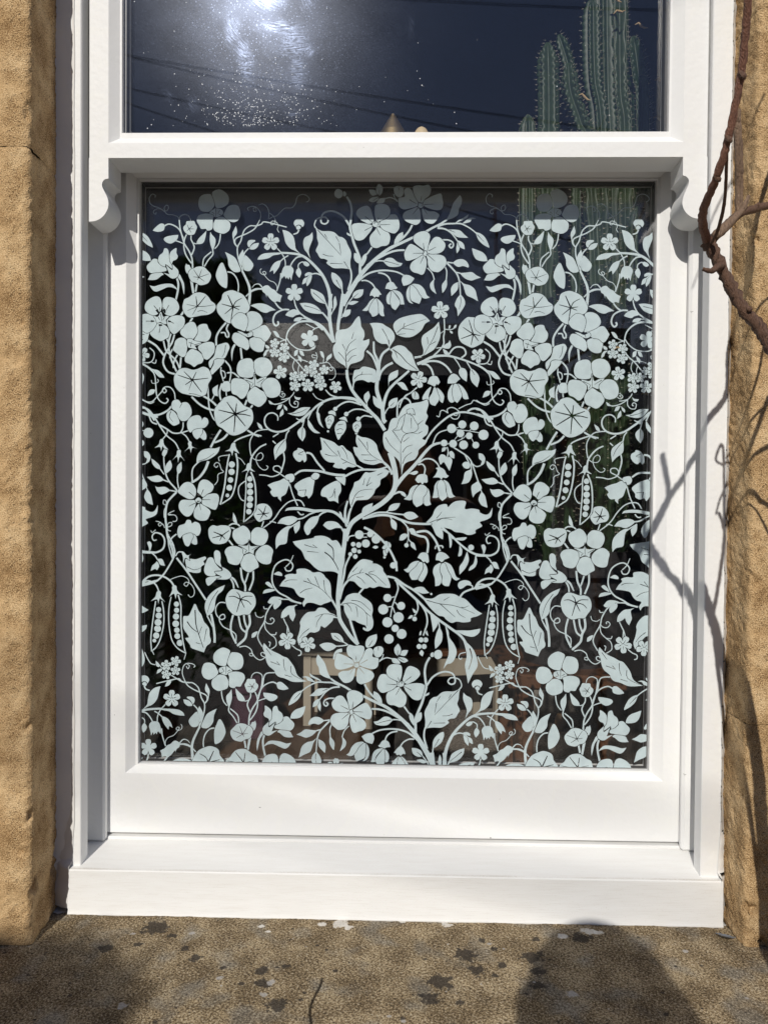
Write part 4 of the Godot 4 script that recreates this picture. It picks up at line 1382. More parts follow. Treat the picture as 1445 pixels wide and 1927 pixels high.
# ---------------------------------------------------------------- the person with the phone
func make_person(eye: Vector3) -> void:
	var p := thing("person", "person in a dark jacket holding a phone up, reflected in the glass", "person", Vector3(0.05, 0, 1.47))
	var o := p.position
	var skin := Color(0.42, 0.26, 0.19)
	var jacket := Color(0.022, 0.022, 0.026)
	var jeans := Color(0.03, 0.036, 0.06)
	var V := func(x: float, y: float, z: float) -> Vector3:
		return Vector3(x + 0.03 * smoothstep(1.2, 1.3, z), y, z) - o
	var bones := []
	var add := func(a: Vector3, b: Vector3, ra: float, rb: float) -> void: bones.append([a, b, ra, rb])
	add.call(V.call(0, 1.40, 1.43), V.call(0, 1.48, 1.41), 0.058, 0.054)
	add.call(V.call(-0.15, 1.36, 1.47), V.call(0.17, 1.36, 1.47), 0.072, 0.072)
	for s in [-1.0, 1.0]:
		add.call(V.call(s * 0.085, 1.28, 1.47), V.call(s * 0.075, 1.05, 1.49), 0.118, 0.105)
		add.call(V.call(s * 0.07, 0.98, 1.49), V.call(s * 0.085, 0.90, 1.49), 0.112, 0.112)
		add.call(V.call(s * 0.09, 0.86, 1.49), V.call(s * 0.10, 0.48, 1.48), 0.088, 0.060)
		add.call(V.call(s * 0.10, 0.48, 1.48), V.call(s * 0.105, 0.09, 1.52), 0.058, 0.040)
		add.call(V.call(s * 0.105, 0.06, 1.53), V.call(s * 0.12, 0.035, 1.36), 0.042, 0.032)
		add.call(V.call(0.01 + s * 0.20, 1.35, 1.47), V.call(0.01 + s * 0.265, 1.13, 1.36), 0.060, 0.047)
		add.call(V.call(0.01 + s * 0.265, 1.13, 1.36), V.call(0.01 + s * 0.085, 1.285, 1.225), 0.045, 0.031)
	var st := mb()
	net(st, bones, 0.016, 0.045, func(v: Vector3) -> Color:
		var y := v.y
		if y > 1.415: return skin
		return jacket if y > 0.84 or (absf(v.x) > 0.22 and y > 0.7) else (jeans if y > 0.075 else Color(0.02, 0.018, 0.016)))
	# head
	bones.clear()
	add.call(V.call(0, 1.555, 1.405), V.call(0, 1.575, 1.395), 0.088, 0.086)
	add.call(V.call(0, 1.51, 1.365), V.call(0, 1.485, 1.350), 0.055, 0.040)
	add.call(V.call(0, 1.545, 1.318), V.call(0, 1.522, 1.300), 0.008, 0.013)
	add.call(V.call(-0.02, 1.487, 1.318), V.call(0.02, 1.487, 1.318), 0.009, 0.009)
	for s in [-1.0, 1.0]:
		add.call(V.call(s * 0.085, 1.56, 1.405), V.call(s * 0.088, 1.525, 1.40), 0.014, 0.010)
		add.call(V.call(s * 0.035, 1.505, 1.335), V.call(s * 0.055, 1.52, 1.36), 0.025, 0.03)
	add.call(V.call(0, 1.47, 1.41), V.call(0, 1.52, 1.41), 0.052, 0.055)
	net(st, bones, 0.006, 0.02, func(v: Vector3) -> Color:
		var q := v + o
		return Color(0.25, 0.10, 0.09) if absf(q.y - 1.487) < 0.006 and absf(q.x) < 0.024 and q.z < 1.325 else skin)
	# hands: palms beside the phone, four fingers bent round its back, thumbs on its face
	for s in [-1.0, 1.0]:
		bones.clear()
		var cx: float = 0.0095 + s * 0.052
		add.call(V.call(0.01 + s * 0.080, 1.29, 1.22), V.call(cx + s * 0.006, 1.325, 1.192), 0.024, 0.022)
		add.call(V.call(cx + s * 0.004, 1.315, 1.19), V.call(cx + s * 0.004, 1.355, 1.185), 0.018, 0.016)
		for f in 4:
			var y := 1.306 + f * 0.0175
			var l: float = [0.80, 0.95, 1.0, 0.92][f]
			add.call(V.call(cx + s * 0.004, y, 1.183), V.call(cx - s * 0.002, y + 0.003, 1.160), 0.0095, 0.009)
			add.call(V.call(cx - s * 0.002, y + 0.003, 1.160), V.call(cx - s * 0.024 * l, y + 0.006, 1.1575), 0.0088, 0.008)
			add.call(V.call(cx - s * 0.024 * l, y + 0.006, 1.1575), V.call(cx - s * 0.040 * l, y + 0.007, 1.1605), 0.008, 0.007)
		add.call(V.call(cx + s * 0.002, 1.318, 1.200), V.call(cx - s * 0.014, 1.345, 1.1885), 0.0115, 0.0095)
		add.call(V.call(cx - s * 0.014, 1.345, 1.1885), V.call(cx - s * 0.026, 1.362, 1.1862), 0.0095, 0.008)
		net(st, bones, 0.0035, 0.006, func(_v: Vector3) -> Color: return skin)
	put("body", done(st), M.body, p)
	bones.clear()
	st = mb()
	add.call(V.call(0, 1.590, 1.412), V.call(0, 1.575, 1.44), 0.092, 0.088)
	add.call(V.call(0, 1.53, 1.455), V.call(0, 1.47, 1.46), 0.075, 0.055)
	for s in [-1.0, 1.0]: add.call(V.call(s * 0.07, 1.57, 1.43), V.call(s * 0.075, 1.47, 1.44), 0.035, 0.028)
	net(st, bones, 0.009, 0.03, func(_v: Vector3) -> Color: return Color(0.03, 0.02, 0.013))
	put("hair", done(st), M.body, p)
	for s in [-1.0, 1.0]:
		st = mb()
		lathe(st, [Vector2(0, -0.011), Vector2(0.008, -0.008), Vector2(0.011, 0), Vector2(0.008, 0.008), Vector2(0, 0.011)], 12, Transform3D(Basis(), V.call(s * 0.031, 1.553, 1.322)))
		put("eye", done(st), M.eye, p)
	var ph := thing("phone", "black phone held upright between both hands, reflected in the glass", "phone", Vector3(0.0095, 1.36, eye.z + 0.0105))
	put("case", boxed(Vector3(-0.037, -0.078, -0.0042), Vector3(0.037, 0.080, 0.0042), 0.004), M.phone, ph)
	put("screen", boxed(Vector3(-0.0345, -0.0755, 0.0043), Vector3(0.0345, 0.0775, 0.0047), 0.0001), M.dark_glass, ph)
	put("camera_bar", boxed(Vector3(-0.0368, 0.048, -0.0075), Vector3(0.0368, 0.073, -0.0044), 0.001), M.phone_bar, ph)

# ---------------------------------------------------------------- everything
func _ready() -> void:
	var cam := Camera3D.new()
	cam.name = "camera"
	cam.fov = 69.07
	cam.near = 0.01
	cam.far = 400.0
	cam.transform = Transform3D(Basis(Vector3(0.99974, 0.00776, -0.02125), Vector3(-0.00814, 0.99980, -0.01800), Vector3(0.02111, 0.01817, 0.99961)).orthonormalized(), Vector3(0.0095, 1.4228, 1.1636))
	add_child(cam)
	cam.current = true
	var env := Environment.new()
	env.background_mode = Environment.BG_SKY
	env.tonemap_mode = Environment.TONE_MAPPER_LINEAR
	env.tonemap_exposure = 0.93
	var sky := ProceduralSkyMaterial.new()
	sky.sky_top_color = Color(0.105, 0.150, 0.285).linear_to_srgb()
	sky.sky_horizon_color = Color(0.50, 0.51, 0.52).linear_to_srgb()
	sky.sky_curve = 0.12
	sky.ground_bottom_color = Color(0.12, 0.11, 0.095).linear_to_srgb()
	sky.ground_horizon_color = Color(0.30, 0.33, 0.38).linear_to_srgb()
	sky.sun_angle_max = 30.0
	sky.sun_curve = 0.12
	env.sky = Sky.new()
	env.sky.sky_material = sky
	env.sdfgi_enabled = true
	env.ssao_enabled = true
	env.ssil_enabled = true
	var we := WorldEnvironment.new()
	we.name = "environment"
	we.environment = env
	add_child(we)
	var sun := DirectionalLight3D.new()
	sun.name = "sun"
	sun.light_energy = 1.25
	sun.light_color = Color(1.0, 0.98, 0.945)
	sun.light_angular_distance = 0.5
	sun.shadow_enabled = true
	sun.basis = Basis.looking_at(-SUN.normalized(), Vector3.UP)
	add_child(sun)

	paint_mat("paint", Color(0.80, 0.80, 0.79), 0.5, 1, 0.35)
	mat("mastic", Color(0.70, 0.69, 0.67), 0.7)
	mat("flake", Color(0.20, 0.215, 0.24), 0.6)
	var fm := mat("film", Color(0.53, 0.63, 0.65), 0.7)
	fm.albedo_texture = noise_tex(noise(545, 0.02, 5), 1024, ramp([[0.0, Color(0.86, 0.87, 0.88)], [1.0, Color(1.06, 1.06, 1.06)]]))
	triplanar(fm, 0.5)
	mat("spacer", Color(0.06, 0.06, 0.062), 0.45)
	mat("limescale", Color(0.62, 0.64, 0.66), 0.6)
	M.smear = smear_mat()
	glass("pane")
	stone_mat("stone", 200, Color(0.19, 0.108, 0.045), Color(0.53, 0.350, 0.175), Color(0.78, 0.585, 0.345))
	mat("mortar", Color(0.30, 0.24, 0.17), 0.95)
	for b in [["bark", Color(0.15, 0.080, 0.050)], ["bark_red", Color(0.24, 0.11, 0.07)], ["bark_pale", Color(0.26, 0.17, 0.11)]]:
		var m := mat(b[0], b[1], 0.62)
		m.albedo_texture = noise_tex(noise(510, 0.02, 4), 512, ramp([[0.0, Color(0.25, 0.22, 0.2)], [0.45, Color(0.9, 0.9, 0.9)], [1.0, Color(1.8, 1.6, 1.45)]]))
		m.heightmap_enabled = true
		m.heightmap_texture = noise_tex(noise(511, 0.05, 3), 512)
		m.heightmap_scale = 0.16
		triplanar(m, 0.05, false)
		m.uv1_scale = Vector3(45, 9, 45)
	mat("cactus", Color(0.018, 0.044, 0.013), 0.5)
	mat("cactus_pale", Color(0.034, 0.060, 0.026), 0.5)
	for c in ["cactus", "cactus_pale"]:
		var m: StandardMaterial3D = M[c]
		m.albedo_texture = noise_tex(noise(520, 0.015, 4), 512, ramp([[0.0, Color(0.5, 0.55, 0.5)], [0.5, Color(0.9, 0.95, 0.9)], [1.0, Color(1.4, 1.4, 1.3)]]))
		triplanar(m, 0.2)
	mat("crest", Color(0.10, 0.125, 0.07), 0.6)
	mat("spine", Color(0.60, 0.56, 0.46), 0.6)
	mat("straw", Color(0.50, 0.36, 0.20), 0.8)
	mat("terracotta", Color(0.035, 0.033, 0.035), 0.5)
	mat("brass", Color(0.80, 0.60, 0.30), 0.38, 1.0)
	mat("shell", Color(0.70, 0.55, 0.33), 0.5)
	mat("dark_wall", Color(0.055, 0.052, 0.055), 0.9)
	for b in [["board_a", Color(0.084, 0.045, 0.023)], ["board_b", Color(0.102, 0.057, 0.030)], ["board_c", Color(0.069, 0.036, 0.018)]]:
		var m := mat(b[0], b[1], 0.45)
		m.albedo_texture = noise_tex(noise(530, 0.02, 4), 512, ramp([[0.0, Color(0.55, 0.5, 0.45)], [1.0, Color(1.2, 1.2, 1.2)]]))
		triplanar(m, 1.0)
		m.uv1_scale = Vector3(9, 2, 0.9)
	mat("oak", Color(0.10, 0.045, 0.022), 0.4)
	mat("chestnut", Color(0.17, 0.07, 0.03), 0.4)
	mat("beech", Color(0.38, 0.22, 0.10), 0.45)
	mat("cream", Color(0.34, 0.30, 0.235), 0.5)
	var tw := mat("tweed", Color(0.22, 0.20, 0.175), 0.95)
	tw.albedo_texture = noise_tex(noise(540, 0.05, 4), 512, ramp([[0.0, Color(0.5, 0.5, 0.5)], [1.0, Color(1.3, 1.3, 1.3)]]))
	triplanar(tw, 0.4)
	var rg := mat("rug", Color(0.20, 0.17, 0.14), 1.0)
	rg.albedo_texture = noise_tex(noise(541, 0.06, 4), 512, ramp([[0.2, Color(0.25, 0.24, 0.24)], [0.6, Color(0.9, 0.9, 0.9)], [1.0, Color(1.8, 1.7, 1.6)]]))
	triplanar(rg, 0.6)
	mat("plum", Color(0.045, 0.014, 0.03), 0.8)
	mat("ground", Color(0.10, 0.095, 0.085), 0.95)
	mat("paving", Color(0.27, 0.235, 0.185), 0.9)
	mat("render", Color(0.13, 0.11, 0.09), 0.9)
	mat("slate", Color(0.05, 0.05, 0.055), 0.6)
	mat("dark_glass", Color(0.02, 0.02, 0.022), 0.08)
	mat("cable", Color(0.02, 0.02, 0.02), 0.6)
	var lf := mat("leaf", Color(0.05, 0.085, 0.03), 0.55)
	lf.backlight_enabled = true
	lf.backlight = Color(0.2, 0.3, 0.1)
	var bd := mat("body", Color.WHITE, 0.75)
	bd.vertex_color_use_as_albedo = true
	mat("eye", Color(0.6, 0.58, 0.55), 0.2)
	mat("phone", Color(0.02, 0.02, 0.022), 0.35)
	mat("phone_bar", Color(0.05, 0.05, 0.055), 0.15)

	make_street()
	make_stone()
	make_window()
	make_room()
	make_flake()
	make_vine()
	make_person(cam.position)

const FILM := """X 11 11 -3782 8922 -3775 8956 -3824 8977 -3870 8915 -3858 8833 -3788 8784 -3718 8764 -3635 8709 -3579 8660 -3495 8654 -3418 8619 -3397 8578
X 10 10 -3621 8709 -3635 8764 -3593 8805 -3565 8771 -3586 8722 -3628 8711
X 10 10 -3663 8736 -3732 8750 -3795 8722 -3802 8681 -3767 8665 -3760 8695
S 17 12 -3397 8578 -3383 8626 -3328 8656 -3272 8651 -3230 8612 -3216 8557
N bud
O -3626 8488 -3648 8513 -3704 8509 -3788 8440s -3813 8406s -3732 8386 -3648 8406 -3626 8454
S 22 17 -3626 8481 -3564 8509 -3481 8488 -3411 8440 -3369 8378 -3326 8282
S 19 25 -3397 8578 -3383 8447 -3355 8337 -3312 8199 -3242 8089 -3193 7965 -3183 7820
S 19 22 -3278 8351 -3312 8268 -3323 8158 -3298 8047 -3242 7951 -3197 7896
N flower
O -3216 8554 -3160 8554 -3139 8509 -3115 8461 -3132 8406 -3159 8351 -3215 8337 -3271 8351 -3320 8406 -3330 8461 -3292 8502 -3278 8550
V 8 -3240 8433 -3271 8495
V 8 -3240 8433 -3160 8433
V 8 -3240 8433 -3188 8481
V 8 -3240 8433 -3271 8399
V 8 -3240 8433 -3208 8375
S 19 22 -3208 8337 -3208 8268 -3173 8199 -3159 8130 -3200 8027
N leaf
O -3410 8340s -3494 8334 -3606 8309 -3638 8268 -3592 8220 -3522 8206 -3452 8247 -3417 8295
S 19 14 -3452 8251 -3382 8227 -3333 8206
N leaf
O -2967 8406s -2978 8323 -3013 8220 -3089 8196 -3120 8220 -3089 8282 -3020 8351
S 14 14 -3089 8206 -3138 8202 -3166 8216
N flower
O -2890 8956 -2939 8976 -3022 8963 -3078 8915 -3094 8805 -3049 8715 -2938 8697 -2868 8750 -2841 8818
O -2876 8956 -2869 9011 -2772 9049 -2674 9004 -2618 8928 -2625 8832 -2687 8777 -2757 8756 -2813 8763 -2838 8832
O -2680 8695 -2632 8777 -2548 8807 -2465 8784 -2430 8667 -2464 8571 -2547 8536 -2631 8571 -2694 8640
O -2868 8585 -2854 8640 -2951 8670 -3049 8660 -3104 8626 -3118 8557 -3076 8481 -3048 8433 -2978 8433 -2950 8406 -2881 8426 -2864 8488
O -2798 8605 -2715 8619 -2631 8571 -2589 8502 -2603 8420 -2658 8371 -2714 8358 -2769 8371 -2839 8406 -2860 8475 -2840 8557
O -2896 8711 -2840 8747 -2813 8766 -2778 8747 -2715 8719 -2712 8660 -2798 8615 -2868 8633 -2921 8664
V 8 -2819 8756 -2819 8626
V 8 -2882 8695 -2840 8667
V 8 -2757 8722 -2791 8667
V 8 -2736 8646 -2784 8667
N leaf
O -2906 8389s -2915 8268 -2901 8185 -2866 8082s -2845 8144 -2824 8213 -2827 8282 -2874 8337
S 19 17 -2744 8371 -2755 8268 -2783 8186 -2835 8124
S 19 19 -2887 8078 -2991 7992 -3019 7924 -3021 7848
S 19 19 -2866 8103 -2866 8034 -2935 7951 -2997 7848
N leaf
O -2503 8481s -2484 8399 -2494 8351 -2526 8310 -2539 8268 -2553 8296 -2558 8365 -2533 8420
S 17 22 -2539 8282 -2525 8213 -2483 8158
S 17 22 -1707 8461 -2040 8543 -2103 8509 -2186 8481 -2283 8481 -2366 8420 -2401 8337 -2428 8241 -2476 8151 -2476 8048 -2455 7952 -2426 7855 -2391 7773
X 11 11 -2305 8715 -2319 8756 -2257 8784 -2187 8770 -2124 8694 -2117 8612 -2158 8516
X 10 10 -2187 8763 -2229 8756 -2222 8708 -2187 8708 -2194 8756
S 19 19 -2158 8516 -2213 8433 -2324 8365 -2407 8330 -2505 8282 -2518 8213 -2483 8158
N bud
O -2293 8145 -2323 8200 -2296 8255 -2213 8261 -2199 8241 -2254 8200
O -2284 8138 -2226 8200 -2140 8216s -2157 8158 -2212 8114 -2274 8114
S 19 19 -2302 8131 -2365 8062 -2385 7966 -2392 7855 -2398 7786
N leaf
O -2674 8075s -2587 8034 -2510 7979 -2461 7883 -2426 7786 -2475 7759 -2544 7772 -2614 7855 -2629 7965
N leaf
O -2393 8114s -2451 8014 -2445 7938 -2405 7855 -2399 7938 -2371 8021
O -2364 8021 -2281 7959 -2225 7869 -2280 7780 -2370 7793 -2380 7869
S 30 47 -2405 7786 -2356 7690 -2300 7566 -2278 7456 -2289 7304 -2305 7194
N flower
O -3556 8020 -3570 8109 -3626 8130 -3654 8061 -3710 8013 -3726 7930 -3681 7868 -3619 7843 -3605 7882 -3509 7813 -3514 7875 -3546 7923
O -3542 8047 -3500 8102 -3438 8134 -3438 8061 -3416 8006 -3437 7958 -3493 7930 -3514 7882 -3546 7937
O -3731 7909 -3738 7957 -3801 7964 -3842 7923 -3905 7854 -3891 7785 -3842 7743 -3772 7750 -3674 7760 -3590 7785 -3619 7840 -3688 7868
O -3674 7750 -3772 7743 -3842 7722 -3870 7674 -3891 7639s -3814 7633 -3744 7647 -3674 7702 -3639 7719
O -3605 7875s -3563 7833 -3500 7792 -3500 7882s -3465 7847 -3409 7785 -3409 7702 -3464 7661 -3520 7663 -3576 7702 -3646 7750s -3548 7723s -3576 7799
O -3430 7702 -3388 7723 -3353 7661 -3317 7578 -3310 7482 -3317 7406s -3338 7495 -3366 7606
S 30 30 -3429 7661 -3408 7578 -3415 7468 -3449 7315
N leaf
O -3860 7550s -3786 7536 -3688 7564 -3590 7578 -3506 7571 -3450 7523 -3422 7481 -3492 7516 -3576 7523 -3674 7481 -3757 7453 -3813 7481
N leaf
O -3283 7898s -3269 7875 -3235 7868 -3214 7827 -3197 7813 -3248 7772 -3262 7733 -3290 7771 -3301 7840
N flower
O -3248 7744 -3213 7799 -3158 7820 -3123 7838 -3060 7848 -2997 7834 -2948 7786 -2899 7731 -2892 7675 -2934 7593 -3003 7562 -3073 7558 -3129 7592 -3199 7613 -3241 7689
V 8 -3085 7675 -3165 7799
V 8 -3085 7675 -3039 7799
V 8 -3085 7675 -2927 7731
V 8 -3085 7675 -3171 7686
V 8 -3085 7675 -2990 7613
V 8 -3085 7675 -3108 7634
S 42 33 -3202 7627 -3185 7523 -3170 7427
S 30 30 -3115 7572 -3136 7454
N petal
O -2788 7814 -2740 7899 -2705 7899 -2677 7841 -2635 7717 -2641 7524 -2689 7520 -2738 7552 -2780 7607 -2816 7703
S 22 19 -2635 7765 -2558 7745 -2488 7662 -2460 7552 -2466 7442
S 19 19 -2098 7504 -2195 7484 -2278 7442 -2341 7380
X 10 10 -1405 8852 -1378 8859 -1353 8900 -1406 8955 -1475 8968 -1544 8927 -1571 8831 -1626 8763 -1737 8756 -1806 8694 -1861 8639 -1917 8626 -1979 8591
X 10 10 -2153 8804 -2084 8821 -2015 8770 -1986 8681 -1993 8584
X 10 10 -1979 8681 -1924 8639 -1889 8584 -1895 8530 -1937 8495 -1958 8530 -1923 8557 -1861 8530 -1840 8475 -1853 8427 -1825 8378
N bud
O -1597 8516 -1570 8571 -1515 8591 -1459 8571 -1431 8516 -1458 8461 -1483 8488 -1521 8499 -1558 8481 -1562 8461
O -1558 8458 -1521 8488 -1483 8461 -1500 8431 -1541 8422
S 19 25 -1603 8351 -1541 8372 -1514 8422
N flower
F -1956 8227 143 90 1
S 17 17 -1873 8152 -1803 8076 -1754 8007 -1726 7925 -1725 7856
N leaf
O -1774 8420s -1680 8392 -1603 8317 -1575 8214 -1560 8124 -1477 8035s -1567 8090 -1651 8131 -1720 8214 -1749 8324
N leaf
O -1303 8385s -1298 8282 -1332 8186 -1359 8090 -1331 7967s -1387 8063 -1429 8118 -1447 8214 -1423 8296 -1347 8337
N leaf
O -2161 7955s -2136 8007 -2067 8048 -1956 8062 -1817 8065 -1754 8056s -1830 8035 -1914 8021 -1983 7980 -2080 7959
S 30 55 -1803 8062 -1664 8056 -1511 8035 -1400 7980 -1289 7884 -1177 7761 -1107 7651 -1051 7513 -1022 7376 -1007 7197
S 25 19 -1442 8008 -1539 7994 -1608 7925 -1649 7849
S 19 19 -1678 8021 -1747 7980 -1809 7925
N bud
O -1802 7939 -1885 7911 -1941 7842 -1971 7759s -1919 7787 -1905 7729s -1857 7787 -1816 7856
N bellflower
O -1725 7856 -1760 7822 -1784 7732 -1780 7656s -1738 7698 -1717 7650s -1697 7677 -1669 7643s -1655 7684 -1627 7629s -1614 7705 -1593 7787 -1621 7842 -1663 7859
S 19 19 -1794 7746 -1801 7650 -1828 7553 -1858 7464
N leaf
O -1517 7829 -1558 7774 -1544 7719 -1502 7671s -1475 7733 -1482 7788
S 17 17 -1524 7829 -1517 7884 -1469 7918 -1441 7918
N leaf
O -1448 7911 -1414 7928 -1365 7905 -1348 7870 -1385 7850 -1427 7870
N leaf
O -1295 7740 -1357 7760 -1413 7733 -1412 7694s -1343 7719
N leaf
O -1384 7678 -1440 7650 -1460 7568s -1398 7602
N leaf
O -1308 7712 -1371 7664 -1398 7616 -1384 7540s -1329 7609
S 17 25 -1384 7671 -1315 7726 -1232 7740 -1149 7706
N leaf
O -1265 8488s -1223 8433 -1140 8399 -1043 8399 -960 8379 -890 8317 -835 8303 -779 8255 -751 8187 -702 8091 -694 8022 -708 7926 -707 7816 -762 7816 -845 7823 -956 7823 -1025 7857 -1081 7905 -1060 7939 -1109 7967 -1178 7980 -1220 8049 -1248 8104 -1208 8200 -1229 8282 -1236 8379
V 8 -1223 8420 -1069 8255 -853 8022
V 8 -1112 8351 -1070 8283
V 8 -938 8317 -883 8228
V 8 -882 8214 -854 8049
V 8 -1137 8042 -1068 8015 -971 8008
V 8 -1019 7898 -832 7891
V 8 -804 7926 -734 7816
S 17 33 -1257 8447 -1272 8502 -1238 8584 -1169 8612 -1099 8612 -1058 8557 -1099 8513 -1161 8529 -1168 8598 -1127 8680 -1017 8710 -906 8680 -809 8612 -753 8529 -711 8461 -697 8379
S 33 42 -770 8933 -714 8831 -692 8708 -705 8571 -718 8461 -690 8351 -654 8214 -598 8077 -556 7954 -555 7816 -554 7734
N bud
O -964 8982 -943 9036 -895 9053 -846 9023 -832 8981 -846 8934 -894 8906 -949 8934
O -832 8981 -812 9016 -777 8981 -791 8940 -828 8947
N leaf
O -766 8379s -717 8351 -703 8317 -759 8344
N leaf
O -646 8063s -591 8036 -556 7967 -548 7892 -625 7926 -653 7995
N leaf
O -463 8057s -452 7995 -473 7926 -527 7851 -535 7926 -515 8008
S 14 14 -378 8153 -460 8036
S 83 36 -827 7245 -745 7404 -636 7583 -535 7734 -398 7885 -261 8009 -96 8132 96 8221 283 8310
S 33 22 -739 7486 -692 7651 -700 7789 -749 7898
N leaf
O -997 7758s -942 7740 -872 7678 -830 7596 -826 7486s -899 7527 -968 7596 -1004 7692
V 8 -927 7644 -843 7493
S 19 25 -836 7507 -822 7390 -814 7280
N leaf
O -1325 7502s -1231 7472 -1133 7410 -1098 7334 -1077 7265s -1174 7286 -1258 7334 -1314 7416
V 8 -1286 7444 -1202 7375 -1091 7279
S 22 25 -1091 7286 -1056 7197 -1013 7087
N leaf
O -497 7494s -517 7404 -593 7356 -669 7370 -649 7445 -580 7487
V 8 -662 7363 -580 7432
S 17 17 -669 7370 -745 7266 -785 7170 -806 7087
N leaf
O -572 7305s -620 7273 -675 7253 -731 7266 -689 7308 -634 7315
N flower
F -1582 7439 143 90 0
S 19 28 -1584 7340 -1562 7244 -1506 7140 -1423 7072 -1311 7010 -1214 6935 -1130 6859
N bellflower
O -2050 7546 -1995 7553 -1939 7505 -1883 7477 -1841 7429 -1772 7395s -1792 7347 -1799 7291s -1854 7305 -1889 7284s -1952 7332 -2008 7401 -2015 7360s -2036 7422 -2078 7456 -2085 7511
S 22 8 -2078 7511 -2134 7573 -2203 7566 -2245 7518
S 25 25 -2085 7498 -2189 7497 -2286 7449
S 11 11 -1855 7464 -1856 7539 -1898 7601 -1981 7636 -2044 7704 -2065 7732
S 11 11 -2051 7725 -2079 7759 -2051 7773 -2026 7746 -2051 7718 -2107 7739 -2121 7787 -2100 7817
N leaf
O -269 9145s -213 9077 -219 8995 -260 8947s -309 9001 -310 9077
V 8 -263 8954 -264 9036
N leaf
O -427 9043s -337 9036 -298 8967s -364 8947 -405 8981
N leaf
O -432 8872s -377 8920 -267 8933s -281 8885 -363 8844
V 8 -267 8929 -363 8869
N leaf
O -308 8831s -267 8899 -184 8913 -170 8899 -191 8844 -253 8824
S 17 17 -184 8899 -102 8919 -33 8899 34 8851
N bud
O -41 9049 -7 9094 48 9097 104 9069 118 9008 91 8940 36 8923 -19 8967
V 8 42 9090 42 9029
S 14 14 -40 8974 -19 8912 30 8858
N flower
O 269 9090 337 9110 420 9100 502 9117 541 9048 517 8953 449 8898 408 8837 353 8844 297 8926 262 9021
O 429 8857 504 8912 627 8967 696 8977 717 8912 731 8803 698 8734 615 8723 519 8748 436 8789
O 409 8748 506 8707 602 8700 671 8652 644 8584 576 8516 493 8523 438 8570 410 8652
O 368 8728 382 8639 376 8543 315 8495 232 8516 149 8557 105 8625 134 8694 244 8741 326 8769
O 326 8789 230 8755 120 8735 51 8776 37 8844 43 8912 132 8933 118 9022 172 9069 241 9035 284 8933 339 8837
O 340 8830 374 8851 415 8830 422 8782 381 8755 340 8782
V 8 340 8810 353 8837 381 8844 408 8816 395 8782
V 8 387 8871 394 8939
V 8 208 8885 319 8819
V 8 436 8810 587 8816
V 8 416 8762 485 8659
V 8 340 8755 258 8659
S 30 30 253 8495 205 8406 124 8310 0 8208
N flower
O -335 8735 -314 8803 -225 8820 -142 8803 -93 8735 -100 8653 -154 8598 -244 8557 -292 8543 -327 8625
O -617 8653 -604 8721 -542 8769 -459 8792 -404 8755 -368 8653 -347 8557 -416 8509 -485 8536 -554 8577
O -691 8447 -678 8502 -595 8523 -485 8516 -374 8488 -381 8420 -442 8338 -511 8269 -593 8253 -649 8296
O -243 8543 -141 8625 -58 8659 11 8639 53 8529 47 8434 -15 8365 -97 8379 -194 8420 -250 8482
O -332 8406 -291 8461 -222 8440 -139 8399 -90 8324 -103 8214 -151 8173 -220 8166 -296 8136 -372 8159 -407 8242 -400 8324
O -361 8529 -313 8550 -257 8529 -250 8482 -305 8461 -360 8481
V 8 -340 8509 -326 8536 -299 8539 -278 8509 -291 8482
V 8 -292 8557 -272 8612
V 8 -479 8625 -368 8536
V 8 -484 8409 -360 8475
V 8 -243 8495 -92 8502
V 8 -305 8447 -242 8331
S 22 22 -365 8153 -454 8036
N leaf
O 109 8386s 110 8310 55 8242 -27 8194s -14 8269 41 8351
N leaf
O 106 7902s 72 7858 -24 7842 -121 7858 -197 7933s -136 7979 -53 7981 30 7920
V 8 -170 7933 -52 7906 58 7872
S 19 19 -191 7937 -260 7940 -328 7926
N flower
O 289 8338 371 8386 467 8395 529 8338 523 8256 497 8146 484 8092 428 8119 359 8167 290 8228 275 8283
O 497 8146 551 8242 605 8304 674 8304 730 8256 772 8188 745 8105 676 8057 567 8044 498 8064 484 8092
O 498 8037 649 8037 746 8010 788 7941 775 7859 706 7790 652 7763 555 7790 506 7872 498 7955 484 7996
O 478 7955 479 7859 445 7749 404 7722 349 7742 266 7769 224 7831 251 7913 347 7982 429 8023
O 388 8002 292 7968 209 7941 154 7954 133 8050 166 8132 221 8198 290 8180 373 8126 429 8078
O 415 8078 459 8105 504 8078 505 8037 464 8009 418 8030
V 8 432 8057 445 8092 477 8089 491 8057 477 8030
V 8 442 8119 427 8215
V 8 511 8092 627 8153
V 8 498 8030 609 7934
V 8 436 8009 382 7893
V 8 429 8057 270 8054
N leaf
O 991 8959s 1019 8898 1013 8816 979 8748 959 8652 878 8598 782 8570s 836 8680 876 8803 916 8871
S 36 28 460 8386 563 8447 700 8516 789 8577
S 36 28 -452 7858 -329 7947 -122 8057 15 8098 139 8105
S 33 22 -630 7583 -534 7665 -424 7741 -286 7782 -134 7789 18 7765 129 7714
S 25 22 -272 7755 -175 7734 -106 7680 -75 7604
S 22 22 -534 7631 -451 7631 -367 7583 -318 7515
S 28 17 645 8468 755 8509 878 8516 1002 8516 1112 8468 1195 8413 1250 8365
N leaf
O 1237 8386s 1319 8359 1388 8297 1444 8188 1452 8140s 1362 8188 1279 8270
V 8 1264 8345 1368 8236
N leaf
O 1124 8659s 1104 8604 1002 8557 920 8523s 974 8570 1056 8611
N leaf
O 1244 8595s 1180 8584 1153 8543 1084 8523 1029 8516s 1111 8584 1179 8609
S 28 17 645 8447 755 8434 852 8379 922 8297 966 8236
N leaf
O 817 8423s 920 8423 1003 8406 1058 8352 1125 8297s 1032 8297 949 8311 880 8365
V 8 838 8413 921 8379
